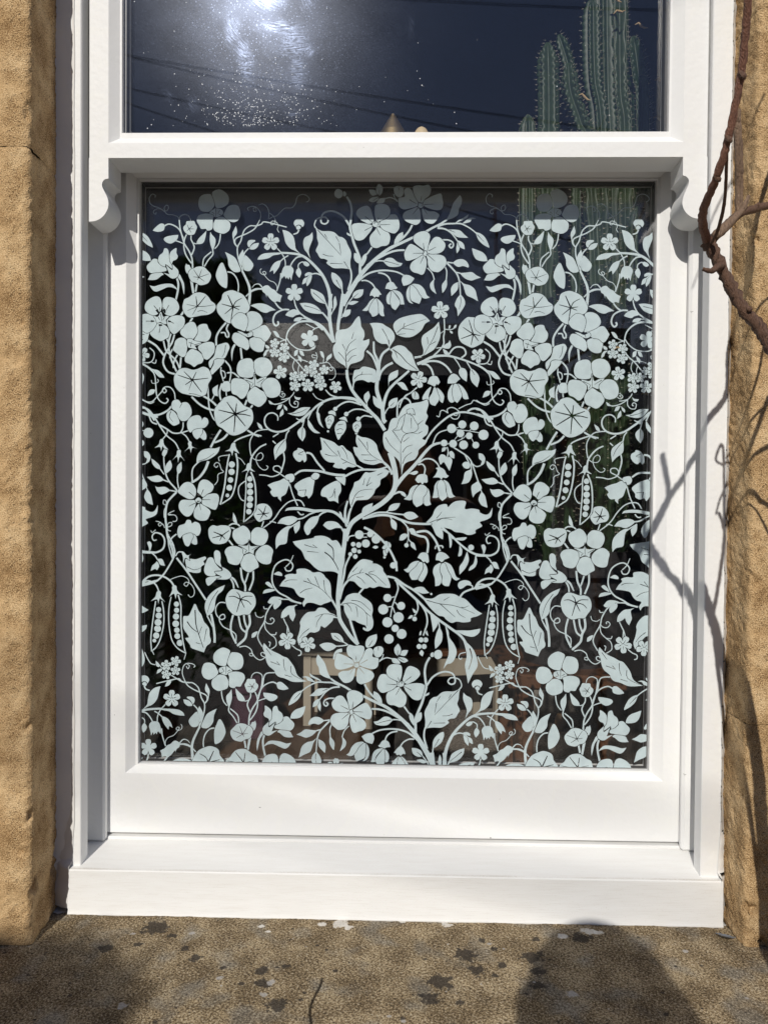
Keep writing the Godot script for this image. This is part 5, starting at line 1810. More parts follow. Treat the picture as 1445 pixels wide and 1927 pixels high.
N leaf
O 963 8256s 1018 8236 1060 8188 1072 8117s 1005 8147 971 8201
N leaf
O 957 8242s 992 8174 985 8106 949 8054s 940 8133
S 22 25 723 8263 812 8263 881 8229 895 8174 861 8140 829 8174 861 8204
N leaf
O 1184 8137s 1267 8106 1349 8072 1405 8010 1426 7935s 1337 7935 1254 7962 1206 8037
N leaf
O 884 7907s 952 7955 1035 7966 1104 7928 1139 7859 1125 7835s 1049 7859 967 7846
S 19 19 790 7921 891 7907
S 28 17 791 7914 885 7818 954 7736 990 7640 1005 7517 1013 7394
S 19 19 947 7763 1009 7747
N leaf
O 996 7750s 1092 7757 1188 7764 1257 7716 1326 7682s 1244 7654 1175 7634 1079 7668
N leaf
O 976 7613s 970 7503 916 7434 872 7393s 863 7503 901 7572
N leaf
O 990 7647s 1066 7585 1162 7558 1239 7490 1267 7394 1288 7312s 1206 7360 1109 7407 1074 7490 1052 7558
N leaf
O 1012 7421s 1068 7353 1085 7265 1029 7160 974 7078s 960 7188 925 7256 958 7352
V 8 1013 7380 1021 7298 994 7188
S 19 19 764 7859 796 7777 790 7654
N leaf
O 797 7667s 802 7558 764 7475 730 7441s 722 7558 763 7626
S 17 17 493 7831 569 7749 604 7646
N leaf
O 604 7660s 598 7557 638 7423s 558 7489 536 7571 570 7626
N bellflower
O -319 7521 -270 7487 -214 7412s -249 7405 -262 7377 -304 7384 -324 7366 -359 7398 -400 7391s -387 7446 -353 7501
O -310 7352 -275 7275 -268 7179 -274 7104 -350 7069 -378 7110 -413 7165 -379 7262
O -331 7356 -365 7289 -420 7179 -454 7158 -516 7165s -448 7234 -393 7316
O -303 7358 -234 7310 -185 7234 -184 7152 -167 7079s -218 7083 -267 7152 -275 7262
N bellflower
O -78 7611 -29 7597 6 7543 31 7529s 13 7501 -35 7494 -70 7481 -104 7498 -160 7504s -133 7583
O -56 7474 7 7405 63 7323 70 7268 2 7172s -54 7213 -78 7309 -69 7405
O -76 7467 -131 7405 -140 7323 -116 7268 -61 7268 -82 7350 -69 7433
O -49 7481 48 7467 110 7405 132 7309 143 7261s 63 7268 70 7337 14 7419
N bellflower
O 129 7714 211 7714 294 7667s 267 7625 240 7591 185 7563 123 7550s 95 7639
O 240 7564 323 7502 372 7420 407 7365 374 7269s 284 7303 242 7337 225 7447
O 240 7570 179 7488 173 7378 215 7296 277 7275 235 7323 221 7433
O 254 7573 364 7571 447 7502 490 7406 538 7372s 462 7351 393 7392 351 7475
N flower
O -3799 7073 -3729 7059 -3680 7136 -3645 7060 -3589 7074 -3554 7060 -3602 7004 -3588 6949 -3644 6949 -3686 6977 -3742 6963 -3763 7018
V 8 -3684 7108 -3665 6990
V 8 -3722 7053 -3693 7004
V 8 -3624 7053 -3651 7004
O -3673 7295 -3701 7357 -3757 7380 -3841 7350 -3918 7280 -3936 7184 -3883 7114 -3785 7080 -3701 7129 -3666 7212
O -3652 7295 -3617 7357 -3547 7367 -3449 7330 -3393 7226 -3414 7143 -3491 7081 -3575 7081 -3645 7143
O -3561 7032 -3491 7074 -3379 7081 -3316 7047 -3302 6978 -3323 6908 -3378 6853 -3462 6790 -3518 6818 -3560 6894 -3588 6977
O -3749 7018 -3799 7080 -3911 7107 -4009 7073 -4037 6989 -4022 6892 -3966 6837 -3896 6803 -3812 6852 -3749 6949
O -3784 6914 -3714 6963 -3630 6935 -3574 6894 -3543 6825 -3560 6742 -3616 6707 -3672 6679 -3742 6699 -3826 6755 -3854 6824
V 33 -3750 7170 -3708 7108
V 33 -3634 7177 -3614 7115
V 8 -3792 7232 -3715 7143
V 8 -3701 7205 -3701 7129
V 8 -3554 7240 -3610 7143
V 8 -3645 7205 -3631 7129
V 8 -3917 6990 -3784 6990
V 25 -3840 6990 -3784 6990
V 8 -3476 6956 -3567 6998
V 25 -3567 6991 -3518 6981
V 8 -3707 6810 -3689 6921
V 28 -3714 6928 -3658 6928
S 33 33 -3323 7144 -3365 7081
S 28 28 -3183 7044 -3225 6978
N flower
O -2471 6835 -2401 6825 -2331 6794 -2248 6829 -2234 6771 -2303 6745 -2373 6773
V 8 -2331 6828 -2303 6759
V 8 -2247 6766 -2220 6760
O -2514 7083 -2444 7125 -2360 7104 -2311 7042 -2311 6953 -2352 6842 -2429 6863 -2513 6897 -2569 6966 -2562 7021
O -2326 7111 -2263 7149 -2166 7133 -2103 7077 -2074 6995 -2109 6926 -2192 6877 -2290 6842 -2331 6849 -2304 6953 -2304 7036
O -2290 6835 -2178 6891 -2053 6933 -1997 6898 -1955 6829 -1941 6802 -1983 6719 -2038 6677 -2108 6732 -2206 6753
O -2275 6718 -2178 6749 -2080 6732 -2038 6663 -2052 6580 -2072 6525 -2156 6514 -2247 6566 -2282 6649
O -2533 6800 -2485 6814 -2401 6787 -2345 6745 -2289 6676 -2281 6594 -2323 6541 -2386 6572 -2456 6600 -2526 6662 -2557 6731
N flower
O -3324 7296 -3303 7337 -3240 7365 -3198 7399 -3142 7434 -3073 7441 -2989 7421 -2926 7365 -2891 7310 -2835 7269 -2814 7214 -2848 7145 -2932 7096 -3044 7082 -3141 7061 -3225 7050 -3281 7081 -3323 7144 -3340 7213
V 14 -3107 7220 -3128 7379
V 14 -3107 7220 -2975 7386
V 8 -3107 7220 -2988 7224 -2842 7248
V 8 -3107 7220 -3275 7254
V 8 -3107 7220 -3260 7157
V 8 -3107 7220 -3183 7089
V 8 -3100 7144 -3030 7158 -2946 7124
N flower
O -2800 7228 -2765 7283 -2724 7338 -2710 7407 -2668 7449 -2571 7477 -2487 7456 -2390 7408 -2334 7339 -2284 7243 -2284 7187 -2319 7132 -2402 7091 -2499 7021 -2583 6959 -2667 6993 -2723 7048 -2786 7131
V 19 -2542 7214 -2626 7401
V 14 -2542 7214 -2501 7297 -2403 7353
V 14 -2542 7214 -2431 7229
V 14 -2542 7214 -2723 7262
V 14 -2542 7214 -2674 7104
V 14 -2542 7214 -2576 6993
V 14 -2542 7214 -2444 7173
S 30 30 -2653 6972 -2750 6855 -2805 6744 -2805 6612
S 22 25 -2736 6813 -2673 6813 -2652 6758 -2617 6744 -2610 6800 -2645 6869 -2618 6952
N flower
O -3266 6701 -3196 6715 -3154 6687 -3042 6660 -3070 6625 -3140 6604 -3112 6556 -3196 6570 -3252 6590
V 8 -3238 6659 -3154 6632
V 8 -3210 6590 -3196 6673
V 8 -3154 6618 -3042 6653
O -3309 6922 -3225 6978 -3155 6971 -3113 6895 -3099 6826 -3154 6729 -3210 6694 -3294 6729 -3364 6784 -3371 6839
O -3099 6902 -3043 6944 -2959 6944 -2931 6882 -2889 6813 -2903 6730 -2958 6674 -3042 6674 -3154 6687 -3099 6798
O -3448 6686 -3378 6732 -3294 6715 -3266 6632 -3266 6549 -3293 6451 -3349 6430 -3419 6479 -3489 6548 -3469 6617
O -3084 6605 -3000 6653 -2889 6668 -2833 6626 -2832 6522 -2874 6453 -2943 6390 -2999 6411 -3035 6494 -3084 6549
O -3279 6479 -3210 6549 -3154 6549 -3070 6508 -3006 6425 -3027 6342 -3097 6314 -3153 6275 -3209 6313 -3293 6354 -3300 6424
N petal
O -2798 6606 -2721 6640 -2637 6655 -2595 6592 -2623 6509 -2678 6412 -2790 6412 -2846 6377 -2859 6328 -2901 6259 -2922 6356 -2846 6439 -2818 6522
V 8 -2658 6620 -2672 6509 -2713 6433
O -2671 6385 -2720 6301 -2803 6218 -2873 6155 -2894 6217 -2845 6315 -2832 6384 -2748 6405
S 25 19 -2671 6378 -2594 6288 -2573 6191 -2593 6046
S 17 17 -2727 6274 -2733 6190 -2698 6107 -2663 6121 -2670 6191 -2712 6218 -2726 6190 -2691 6052
S 22 22 -2635 6184 -2538 6184 -2440 6109
N flower
O -3432 6188 -3377 6243 -3279 6258 -3181 6230 -3097 6244 -3013 6279 -2929 6245 -2887 6162 -2880 6093 -2928 6009 -2935 5940 -2970 5843 -3067 5808 -3151 5821 -3263 5841 -3362 5869 -3446 5952 -3471 6049 -3467 6132
V 14 -3180 6071 -3313 6202
V 14 -3180 6071 -3411 6146
V 14 -3180 6071 -3118 6196
V 14 -3180 6071 -2928 6100
V 14 -3180 6071 -3292 5994
V 8 -3180 6071 -3236 5904
V 14 -3180 6071 -3033 5877
V 8 -3235 5855 -3151 5849 -3039 5815
S 28 28 -3469 6783 -3504 6659 -3573 6547 -3629 6436 -3643 6325 -3572 6201 -3446 6160
S 28 28 -3525 6797 -3560 6631 -3531 6437 -3489 6326 -3432 6201
S 25 25 -3588 6714 -3546 6631
S 25 25 -3644 6700 -3615 6575 -3580 6506 -3447 6382 -3384 6250
S 22 22 -3489 6562 -3528 6492 -3538 6409
S 28 28 -3363 6424 -3377 6257
S 25 25 -3419 6465 -3475 6354 -3482 6257
S 30 30 -3910 6699 -3770 6616 -3685 6519 -3629 6450
S 17 17 -3861 6574 -3790 6505 -3797 6408 -3853 6345 -3979 6341
S 14 14 -3755 6387 -3769 6332 -3825 6345
S 19 19 -3979 6331 -3839 6241 -3776 6131 -3761 5992 -3747 5839 -3698 5742 -3613 5701 -3564 5750 -3592 5784
S 14 14 -3839 6241 -3741 6214
N leaf
O -3818 6235s -3727 6221 -3656 6159 -3621 6103s -3698 6110 -3755 6158
S 11 11 -3831 6068 -3817 6019 -3754 6020 -3719 6048 -3733 6082
N leaf
O -3768 5915s -3796 5853 -3894 5813s -3866 5894 -3824 5922
S 17 17 -3992 5775 -3908 5727 -3824 5727 -3747 5797 -3670 5881 -3628 5937 -3593 5895 -3628 5867 -3656 5909 -3614 5958 -3530 5951 -3467 5868 -3452 5743
S 30 30 -3978 5560 -3837 5519 -3697 5527 -3571 5590 -3515 5653
S 28 19 -3992 5636 -3894 5609 -3816 5533 -3725 5394 -3683 5325 -3584 5193 -3457 5090 -3394 4979
S 22 22 -3865 5505 -3823 5408 -3739 5373
N pea_blossom
O -3508 5701 -3473 5750 -3403 5757 -3354 5702 -3333 5716 -3263 5716 -3207 5647 -3192 5536 -3262 5439 -3346 5424 -3402 5486 -3431 5563 -3501 5618
V 8 -3347 5695 -3382 5632
O -3585 5534 -3529 5590 -3473 5576 -3417 5507 -3381 5403 -3416 5368 -3486 5354 -3571 5437
V 8 -3515 5576 -3543 5493 -3486 5409
S 30 30 -3193 5807 -3067 5690 -2941 5621 -2815 5594
S 30 30 -3011 5822 -2885 5746 -2794 5663
S 22 22 -2935 5982 -2928 5815 -2913 5635 -2856 5482 -2800 5420
N leaf
O -2774 5999s -2858 5940 -2858 5871 -2830 5830 -2774 5816s -2781 5913
S 17 17 -2830 5843 -2871 5760
N bud
O -2718 5955 -2691 6038 -2649 6052 -2593 6039 -2565 5928 -2592 5900 -2648 5889 -2704 5906
S 19 19 -2648 5886 -2641 5824
S 28 28 -2712 6017 -2746 5913 -2746 5816 -2725 5754
N flower
O -2370 6102 -2230 6082 -2203 6193 -2168 6082 -2091 6110 -2008 6117 -2091 6027 -2104 5958 -2188 5985 -2258 5943 -2272 6012
V 8 -2335 6074 -2230 6026
V 8 -2049 6096 -2160 6027
V 8 -2200 6165 -2195 5971
V 8 -2244 5971 -2216 6026
O -2482 6233 -2448 6358 -2357 6407 -2260 6407 -2218 6345 -2217 6276 -2196 6193 -2231 6123 -2328 6109 -2440 6136
O -2211 6359 -2148 6414 -2051 6428 -1967 6387 -1918 6291 -1938 6208 -2022 6124 -2105 6131 -2182 6179 -2215 6276
O -2572 6025 -2530 6094 -2426 6095 -2342 6067 -2279 5998 -2299 5901 -2341 5818 -2403 5776 -2480 5831 -2557 5872
O -2091 5999 -2007 6097 -1896 6104 -1826 6056 -1787 5959 -1804 5848 -1895 5799 -1992 5813 -2048 5903
O -2313 5846 -2244 5943 -2188 5971 -2104 5916 -2034 5875 -2006 5778 -2061 5695 -2131 5653 -2215 5687 -2299 5735
S 30 30 -2421 6579 -2399 6386
N leaf
O -2491 6634s -2539 6523 -2555 6364s -2570 6454 -2567 6551 -2526 6634
N flower
O -2718 5747 -2676 5796 -2578 5824 -2494 5797 -2424 5734 -2354 5666 -2256 5624 -2221 5541 -2227 5423 -2311 5298 -2422 5228 -2520 5202 -2604 5227 -2702 5310 -2786 5365 -2828 5496 -2829 5608 -2773 5691
V 17 -2500 5540 -2634 5727
V 17 -2500 5540 -2480 5706
V 17 -2500 5540 -2305 5610
V 17 -2500 5540 -2367 5534 -2256 5507
V 17 -2500 5540 -2766 5601
V 17 -2500 5540 -2744 5386
V 17 -2500 5540 -2520 5255
V 17 -2500 5540 -2339 5347
S 28 28 -2320 5763 -2361 5652
S 28 28 -2229 5680 -2270 5624
N leaf
O -2271 7236s -2202 7264 -2105 7273 -2007 7250 -1923 7202 -1868 7168s -1951 7154 -2020 7126 -2104 7146 -2188 7201
S 22 25 -1882 7285 -1826 7216 -1768 7175
S 25 28 -1659 7175 -1756 7175 -1867 7119 -1909 7037 -1906 6968 -1866 6924 -1828 6954 -1842 6995
N leaf
O -1721 7092s -1673 7148 -1590 7182 -1527 7162 -1478 7114 -1561 7086 -1603 7058 -1673 7072
S 22 22 -1534 7141 -1450 7093 -1395 7038 -1325 6997
N leaf
O -1589 6996s -1568 7038 -1506 7058 -1450 7045 -1505 6996
S 14 14 -1464 7045 -1381 7035
N leaf
O -1496 7276s -1396 7283 -1285 7259 -1201 7204 -1131 7114s -1229 7114 -1326 7128 -1423 7176
V 8 -1424 7238 -1285 7204 -1159 7149
S 25 30 -1145 7135 -1076 7059 -1027 6984
S 53 55 -1009 7424 -1022 7273 -1027 7066 -1005 6887 -984 6763 -955 6667
S 61 44 -815 7425 -841 7246 -865 7094 -888 6970 -894 6853
N leaf
O -939 7397s -918 7315 -917 7246 -952 7177 -986 7135s -966 7232 -967 7328
S 14 17 -972 7163 -1007 7094
N leaf
O -695 7180s -709 7109 -771 7067 -833 7081 -799 7136 -758 7175
S 14 14 -812 7074 -854 7046
S 17 47 -1712 6665 -1685 6816 -1616 6913 -1505 6983 -1367 6997 -1242 6976 -1130 6901 -1046 6791 -962 6674
S 17 17 -1102 6894 -1199 6901 -1269 6873 -1296 6842
S 14 14 -1394 6955 -1338 6928 -1262 6887
S 17 17 -1698 6734 -1642 6651 -1545 6575 -1447 6548 -1336 6548 -1281 6576
N leaf
O -1239 6625s -1253 6576 -1288 6553 -1325 6555 -1281 6597
S 22 14 -1712 6665 -1712 6582 -1683 6513 -1627 6444 -1558 6389 -1474 6292 -1418 6224 -1362 6141
N leaf
O -1915 6843s -1866 6837 -1824 6788 -1810 6740 -1866 6761
S 11 14 -1817 6747 -1768 6720 -1712 6703
S 14 14 -1719 6703 -1796 6678 -1837 6636
N flower
F -1886 6650 80 80 1
N flower
F -1732 6589 83 60 1
N flower
F -1885 6509 89 90 1
N flower
F -1741 6437 94 70 1
N flower
F -1793 6197 114 100 1
N flower
F -1577 6133 86 70 1
N flower
F -1459 6134 83 90 1
N flower
F -1562 5988 97 80 1
N flower
F -1361 5992 107 90 1
N flower
F -1272 6314 89 70 1
N flower
F -1369 6245 72 50 1
N flower
F -1105 6239 83 95 1
N flower
F -1195 6107 86 80 1
N flower
F -1159 6010 100 60 1
N flower
F -1278 6190 75 20 1
N flower
F -923 5974 100 50 1
N leaf
O -1955 6553s -2018 6546 -2059 6484 -2059 6435s -2017 6470 -2003 6512
N leaf
O -2046 6636s -1983 6608 -1969 6570 -2018 6574
N leaf
O -1517 6555s -1572 6527 -1579 6451s -1530 6472
N leaf
O -1503 6541s -1447 6527 -1416 6452s -1475 6472
N leaf
O -1523 6472s -1460 6417 -1467 6355s -1509 6403
S 12 12 -1571 6389 -1599 6306 -1585 6237 -1556 6195
S 12 12 -1501 6306 -1515 6237 -1501 6182
S 14 14 -1558 6389 -1446 6389 -1363 6362
S 12 12 -1239 6514 -1217 6445 -1238 6390 -1279 6362
S 11 11 -1231 6459 -1294 6473 -1287 6431 -1238 6425
N leaf
O -1176 6531s -1128 6515 -1106 6446 -1113 6415 -1155 6459
N leaf
O -989 6495s -995 6432 -1071 6384 -1058 6446
S 11 11 -1113 6418 -1120 6349
S 12 12 -1182 6342 -1099 6349 -1051 6391
S 11 11 -1113 6349 -1043 6349 -994 6294 -973 6239 -1008 6225 -1022 6267 -974 6281 -932 6226 -931 6143 -979 6087 -1028 6087
N flower
F -1344 6721 143 80 0
S 17 30 -1082 5928 -1012 5852 -901 5811 -748 5791 -596 5771
S 12 12 -1283 5872 -1220 5796 -1109 5755
S 25 42 -1455 5414 -1413 5476 -1316 5574 -1220 5671 -1095 5748 -970 5790 -804 5805 -637 5785 -540 5716
N leaf
O -1678 5555s -1595 5566 -1525 5614 -1442 5649 -1317 5650s -1358 5588 -1414 5532 -1497 5511 -1594 5524
V 8 -1609 5545 -1483 5573 -1372 5629
N leaf
O -598 7054 -563 7075 -542 7013 -528 6916 -486 6848 -478 6765 -498 6696 -402 6724s -408 6641 -476 6531 -483 6462 -517 6393 -614 6351 -696 6323 -737 6240 -751 6213 -779 6295 -863 6350 -933 6419 -968 6529 -962 6612 -928 6667 -935 6764 -908 6846 -839 6867 -756 6881 -687 6930 -632 7012
V 12 -754 6240 -767 6447 -774 6530
V 8 -760 6530 -713 6640 -609 6723
V 8 -823 6640 -767 6537
V 8 -678 6723 -645 6827
V 8 -756 6461 -698 6530 -601 6579
V 8 -885 6516 -808 6433 -766 6364
V 8 -738 6364 -670 6447 -600 6468
S 42 55 -751 6240 -737 6102 -680 5950 -596 5827 -484 5703 -372 5579 -261 5469 -148 5297
N leaf
O -639 5978s -660 6089 -647 6172 -627 6234 -557 6248 -502 6289 -419 6283 -308 6242 -294 6173 -307 6049 -376 6055 -417 6048 -501 6082 -598 6068 -632 6027
V 8 -632 6096 -571 6151 -488 6172 -349 6173
V 8 -529 6158 -502 6214
S 19 19 -646 6034 -652 5944
N leaf
O -409 5908s -385 5828 -415 5758 -436 5703s -478 5786 -471 5855
S 14 14 -436 5717 -421 5641
S 25 25 -928 5631 -817 5715 -692 5743 -512 5689
S 22 22 -733 5563 -636 5619 -511 5620 -400 5579
S 22 22 -538 5481 -469 5523 -344 5503
N catkin
C -928 5627 33
O -1031 5548s -1032 5582 -976 5603 -927 5576 -920 5514s -969 5541
N berry
C -754 5548 35
N berry
C -563 5474 35
S 22 22 -1123 5713 -1192 5644 -1208 5568
N catkin
O -1017 5528 -955 5514 -947 5445 -982 5376 -1016 5320 -1051 5334 -1072 5403 -1082 5472
V 8 -1051 5431 -1010 5459 -982 5417
V 8 -1044 5389 -1002 5389
V 8 -1024 5500 -1052 5451
C -1039 5276 18
N catkin
O -830 5494 -767 5504 -732 5419s -788 5453 -864 5470
O -829 5443 -767 5425 -756 5322 -800 5238 -828 5210 -855 5162 -883 5144s -904 5196 -932 5293 -926 5362 -885 5418
V 8 -884 5376 -801 5390
V 8 -905 5293 -842 5321 -800 5294
V 8 -897 5238 -814 5252
N catkin
O -586 5436 -531 5427 -520 5351 -551 5309 -571 5260 -613 5267 -648 5322 -648 5391
V 8 -620 5350 -586 5385 -551 5350
V 8 -613 5309 -586 5350
C -595 5249 21
S 12 12 -1749 5835 -1770 5855 -1743 5869 -1719 5842 -1749 5807 -1798 5828 -1798 5883 -1750 5893
S 17 14 -1958 5737 -1888 5696 -1777 5717 -1665 5780 -1596 5849 -1576 5891
N leaf
O -1979 5758s -1930 5730 -1909 5696 -1958 5702
S 14 14 -1777 5772 -1721 5777 -1638 5801
S 14 14 -1645 5794 -1644 5711 -1595 5656 -1526 5656 -1512 5725 -1554 5746 -1575 5711 -1547 5697
N leaf
O -1575 5836s -1540 5808 -1471 5802s -1498 5767 -1554 5780
N leaf
O -1756 5696s -1818 5682 -1848 5613s -1790 5627
N leaf
O -1742 5689s -1686 5641 -1685 5593s -1727 5627
N leaf
O -1748 5627s -1790 5571 -1803 5495s -1741 5544
S 17 36 -1831 5440 -1834 5509 -1901 5558 -1985 5543 -2037 5467 -2026 5370 -1956 5294 -1830 5263 -1691 5295 -1552 5386 -1441 5470 -1303 5595
S 14 17 -1539 5476 -1497 5456 -1434 5467
N leaf
O -1226 5582s -1177 5554 -1163 5458 -1134 5375 -1106 5326s -1176 5388 -1212 5485
S 19 19 -1296 5588 -1358 5464
N leaf
O -1358 5470s -1301 5388 -1245 5305 -1161 5246s -1245 5249 -1315 5304 -1357 5373
N leaf
O -1447 5352s -1398 5290 -1398 5193 -1439 5117s -1502 5192 -1516 5276
V 8 -1440 5331 -1450 5151
S 17 17 -1413 5456 -1443 5345
N leaf
O -2158 5411s -2095 5369 -2067 5307 -2123 5321
S 17 17 -1977 5301 -2081 5293 -2179 5258 -2262 5132 -2268 4993 -2247 4882
N leaf
O -2185 5209 -2109 5189 -2025 5203 -1892 5204 -1913 5148 -1941 5086 -2010 5071 -2080 5092 -2171 5077s -2108 5133 -2081 5175
S 28 28 -2310 5285 -2206 5223 -2122 5189
S 19 19 -1906 5183 -1816 5239
S 22 28 -2010 5071 -2108 5022 -2191 4938 -2247 4841 -2260 4729
N leaf
O -1707 5161s -1696 5039 -1717 4962 -1800 4899 -1842 4857 -1869 4822s -1891 4954 -1871 5038 -1801 5100
V 8 -1718 5136 -1815 5010 -1856 4913
S 19 19 -1707 5150 -1690 5233 -1649 5289
S 19 19 -1910 5121 -1861 5077
S 22 22 -1738 4941 -1723 4830 -1757 4691 -1778 4621
S 17 17 -1715 4552 -1813 4621 -1890 4662 -1883 4718 -1813 4725 -1771 4677 -1785 4621 -1826 4586 -1924 4558 -2022 4578 -2120 4584
S 12 12 -2247 4868 -2177 4820 -2093 4821 -2058 4884 -2093 4932 -2149 4897 -2170 4827 -2134 4730 -2064 4668 -2008 4669 -1981 4710 -2009 4731
N pea_pod
O -2533 5089 -2498 5075 -2490 5020 -2434 4916s -2497 4950 -2525 4964 -2546 4880s -2574 4950 -2665 4952s -2588 4991 -2561 5061
P 19 28 -2588 4908 -2615 4797 -2643 4602 -2670 4379 -2732 4113
P 28 19 -2490 4922 -2462 4784 -2468 4603 -2502 4394 -2557 4240 -2641 4170 -2732 4113
C -2552 4745 50
C -2555 4630 50
C -2572 4502 44
C -2590 4379 47
C -2620 4258 30
S 22 22 -2519 5096 -2477 5131 -2366 5180 -2213 5230
S 28 22 -2311 5285 -2213 5230 -2087 5196
S 12 12 -2602 4894 -2714 4879 -2763 4851 -2749 4796
S 11 11 -2469 4860 -2406 4826 -2343 4743
S 12 12 -2770 4726 -2798 4698 -2833 4732 -2798 4774 -2749 4754 -2720 4671 -2685 4629 -2769 4587 -2776 4489 -2825 4419
N pea_pod
O -2280 4771 -2245 4743 -2245 4688 -2182 4633s -2238 4646 -2273 4660 -2300 4604s -2315 4653 -2398 4624s -2329 4680 -2315 4743
P 19 19 -2308 4618 -2328 4520 -2327 4325 -2347 4047 -2360 3837
P 25 19 -2252 4632 -2195 4493 -2173 4327 -2172 4118 -2207 3978 -2360 3837
C -2265 4521 44
C -2262 4416 47
C -2261 4312 50
C -2261 4208 50
C -2266 4107 48
C -2280 4005 44
S 17 17 -2342 4485 -2432 4408 -2446 4297 -2404 4199 -2355 4172
N pea_blossom
O -3262 5390 -3220 5474 -3136 5513 -3066 5510 -3031 5461 -3031 5433 -2996 5482 -2940 5462 -2926 5392 -2982 5323 -3066 5315 -3150 5294 -3206 5245 -3248 5293
O -3171 5273 -3066 5315 -3010 5295 -2960 5225 -2960 5142 -3009 5131 -3058 5169 -3107 5138 -3163 5196
V 8 -3010 5302 -3016 5239 -3051 5183
S 25 19 -3697 5360 -3584 5298 -3486 5236 -3374 5237 -3248 5272
S 19 19 -3325 5404 -3332 5307 -3374 5237
S 19 19 -3346 5237 -3275 5182 -3226 5099
N bellflower
O -3675 5138 -3640 5131 -3626 5054 -3555 4971s -3626 4992 -3647 5026 -3675 4943s -3689 5012 -3780 4998s -3710 5054 -3696 5110
S 17 17 -3577 5291 -3584 5222 -3654 5131
N bellflower
O -3394 4972 -3359 4959 -3359 4889 -3295 4792s -3373 4861 -3403 4763s -3422 4861 -3502 4798s -3429 4889 -3422 4944
N bellflower
O -3226 5106 -3191 5092 -3184 5029 -3095 4988s -3177 5002 -3200 4918s -3226 4994 -3310 4938s -3240 5015 -3247 5071
N leaf
O -3825 4830s -3766 4789 -3695 4720 -3695 4664 -3765 4691 -3815 4761
N leaf
O -3626 4978 -3576 4971 -3583 4915 -3625 4852s -3660 4901
N leaf
O -3527 4807s -3499 4721 -3526 4651 -3597 4602 -3604 4706 -3562 4776
S 19 28 -3632 4859 -3625 4734 -3604 4609 -3554 4484 -3456 4373 -3413 4317
S 19 19 -3695 4678 -3625 4581
N leaf
O -3899 4540s -3807 4551 -3723 4566 -3667 4538 -3638 4490 -3723 4461 -3821 4475
S 19 19 -3645 4497 -3554 4463
N leaf
O -3765 4395s -3722 4378 -3610 4385 -3526 4330s -3610 4281 -3680 4266 -3736 4315
S 19 19 -3533 4330 -3413 4310
N leaf
O -3351 4782s -3344 4680 -3372 4610 -3414 4603 -3419 4708
S 19 19 -3407 4610 -3414 4485 -3392 4359
N leaf
O -2743 5025s -2763 4949 -2826 4879 -2924 4822 -3036 4794 -3106 4763 -3099 4877 -3037 4961 -2925 4996 -2813 4997
V 8 -3078 4793 -2952 4836 -2833 4920
S 19 25 -3078 4782 -3162 4695 -3183 4598 -3175 4465
S 42 33 -2924 4794 -2979 4655 -3077 4529 -3196 4451
S 33 33 -2730 5289 -2813 5157 -2890 5010
S 33 28 -2618 5227 -2701 5144 -2827 5087
N flower
O -3125 4187 -3079 4222 -3031 4188 -3034 4160 -3076 4138 -3121 4159
V 17 -3097 4159 -3055 4164
O -3385 4359 -3315 4443 -3231 4465 -3161 4424 -3119 4347 -3118 4278 -3146 4215 -3216 4193 -3301 4227 -3406 4303
O -3091 4361 -3063 4459 -3007 4504 -2937 4495 -2895 4467 -2838 4405 -2866 4321 -2936 4279 -3006 4230 -3062 4278 -3097 4306
O -2999 4230 -2922 4272 -2810 4287 -2761 4252 -2754 4169 -2795 4043 -2851 4036 -2921 4070 -3020 4125
O -3111 4075 -3062 4125 -2992 4097 -2893 4014 -2900 3944 -2949 3867 -3061 3859 -3145 3915 -3146 4012
O -3132 4173 -3202 4179 -3343 4178 -3392 4094 -3370 4010 -3300 3934 -3230 3921 -3167 3984 -3125 4096
V 8 -3231 4305 -3118 4215
V 8 -2999 4348 -3048 4236
V 8 -3020 4185 -2887 4189
V 8 -3062 4125 -3040 4020
V 8 -3132 4131 -3230 4081
S 33 30 -3427 4303 -3497 4233 -3567 4148 -3595 4037 -3602 3897 -3587 3757 -3566 3590 -3495 3408 -3474 3283
S 12 12 -3623 3897 -3623 4008 -3588 4092 -3595 4162 -3631 4176 -3638 4120 -3602 4099
S 12 12 -3462 4010 -3539 3974 -3560 3946 -3511 3953
S 12 12 -3553 3939 -3454 3940 -3419 3884 -3440 3842 -3489 3842
S 12 12 -3756 3840 -3707 3833 -3637 3785 -3616 3736
S 11 11 -3672 3826 -3714 3798 -3693 3763 -3662 3791
S 12 12 -3587 3743 -3510 3772 -3503 3821 -3552 3813 -3573 3757 -3559 3701 -3517 3688
N pea_blossom
O -3327 3606 -3257 3648 -3187 3656 -3158 3607 -3186 3537 -3228 3453 -3277 3459 -3306 3508
O -3152 3642 -3109 3594 -3095 3496 -3130 3475 -3179 3495 -3183 3530 -3156 3600
O -3412 3689 -3384 3773 -3299 3802 -3258 3865 -3201 3858 -3180 3810 -3131 3838 -3061 3804 -3039 3706 -3074 3622 -3144 3621 -3229 3662 -3327 3620 -3369 3577 -3404 3619
S 22 28 -3425 3640 -3496 3584 -3524 3514 -3481 3458 -3453 3360 -3474 3262 -3551 3121 -3635 2994 -3761 2881 -3973 2816
S 19 19 -3559 3639 -3549 3457 -3481 3234
S 19 19 -3552 3611 -3481 3486 -3460 3402
S 33 17 -3981 3348 -3861 3343 -3734 3351 -3636 3415 -3615 3541 -3665 3631 -3763 3658 -3812 3602 -3791 3539 -3742 3547
S 11 11 -3834 3693 -3812 3662 -3756 3707
N leaf
O -3889 3503 -3847 3518 -3819 3462 -3847 3357s -3872 3440
S 19 19 -3819 3336 -3762 3287 -3727 3232
N leaf
O -3727 3239 -3650 3239 -3607 3135s -3677 3148 -3706 3190
N leaf
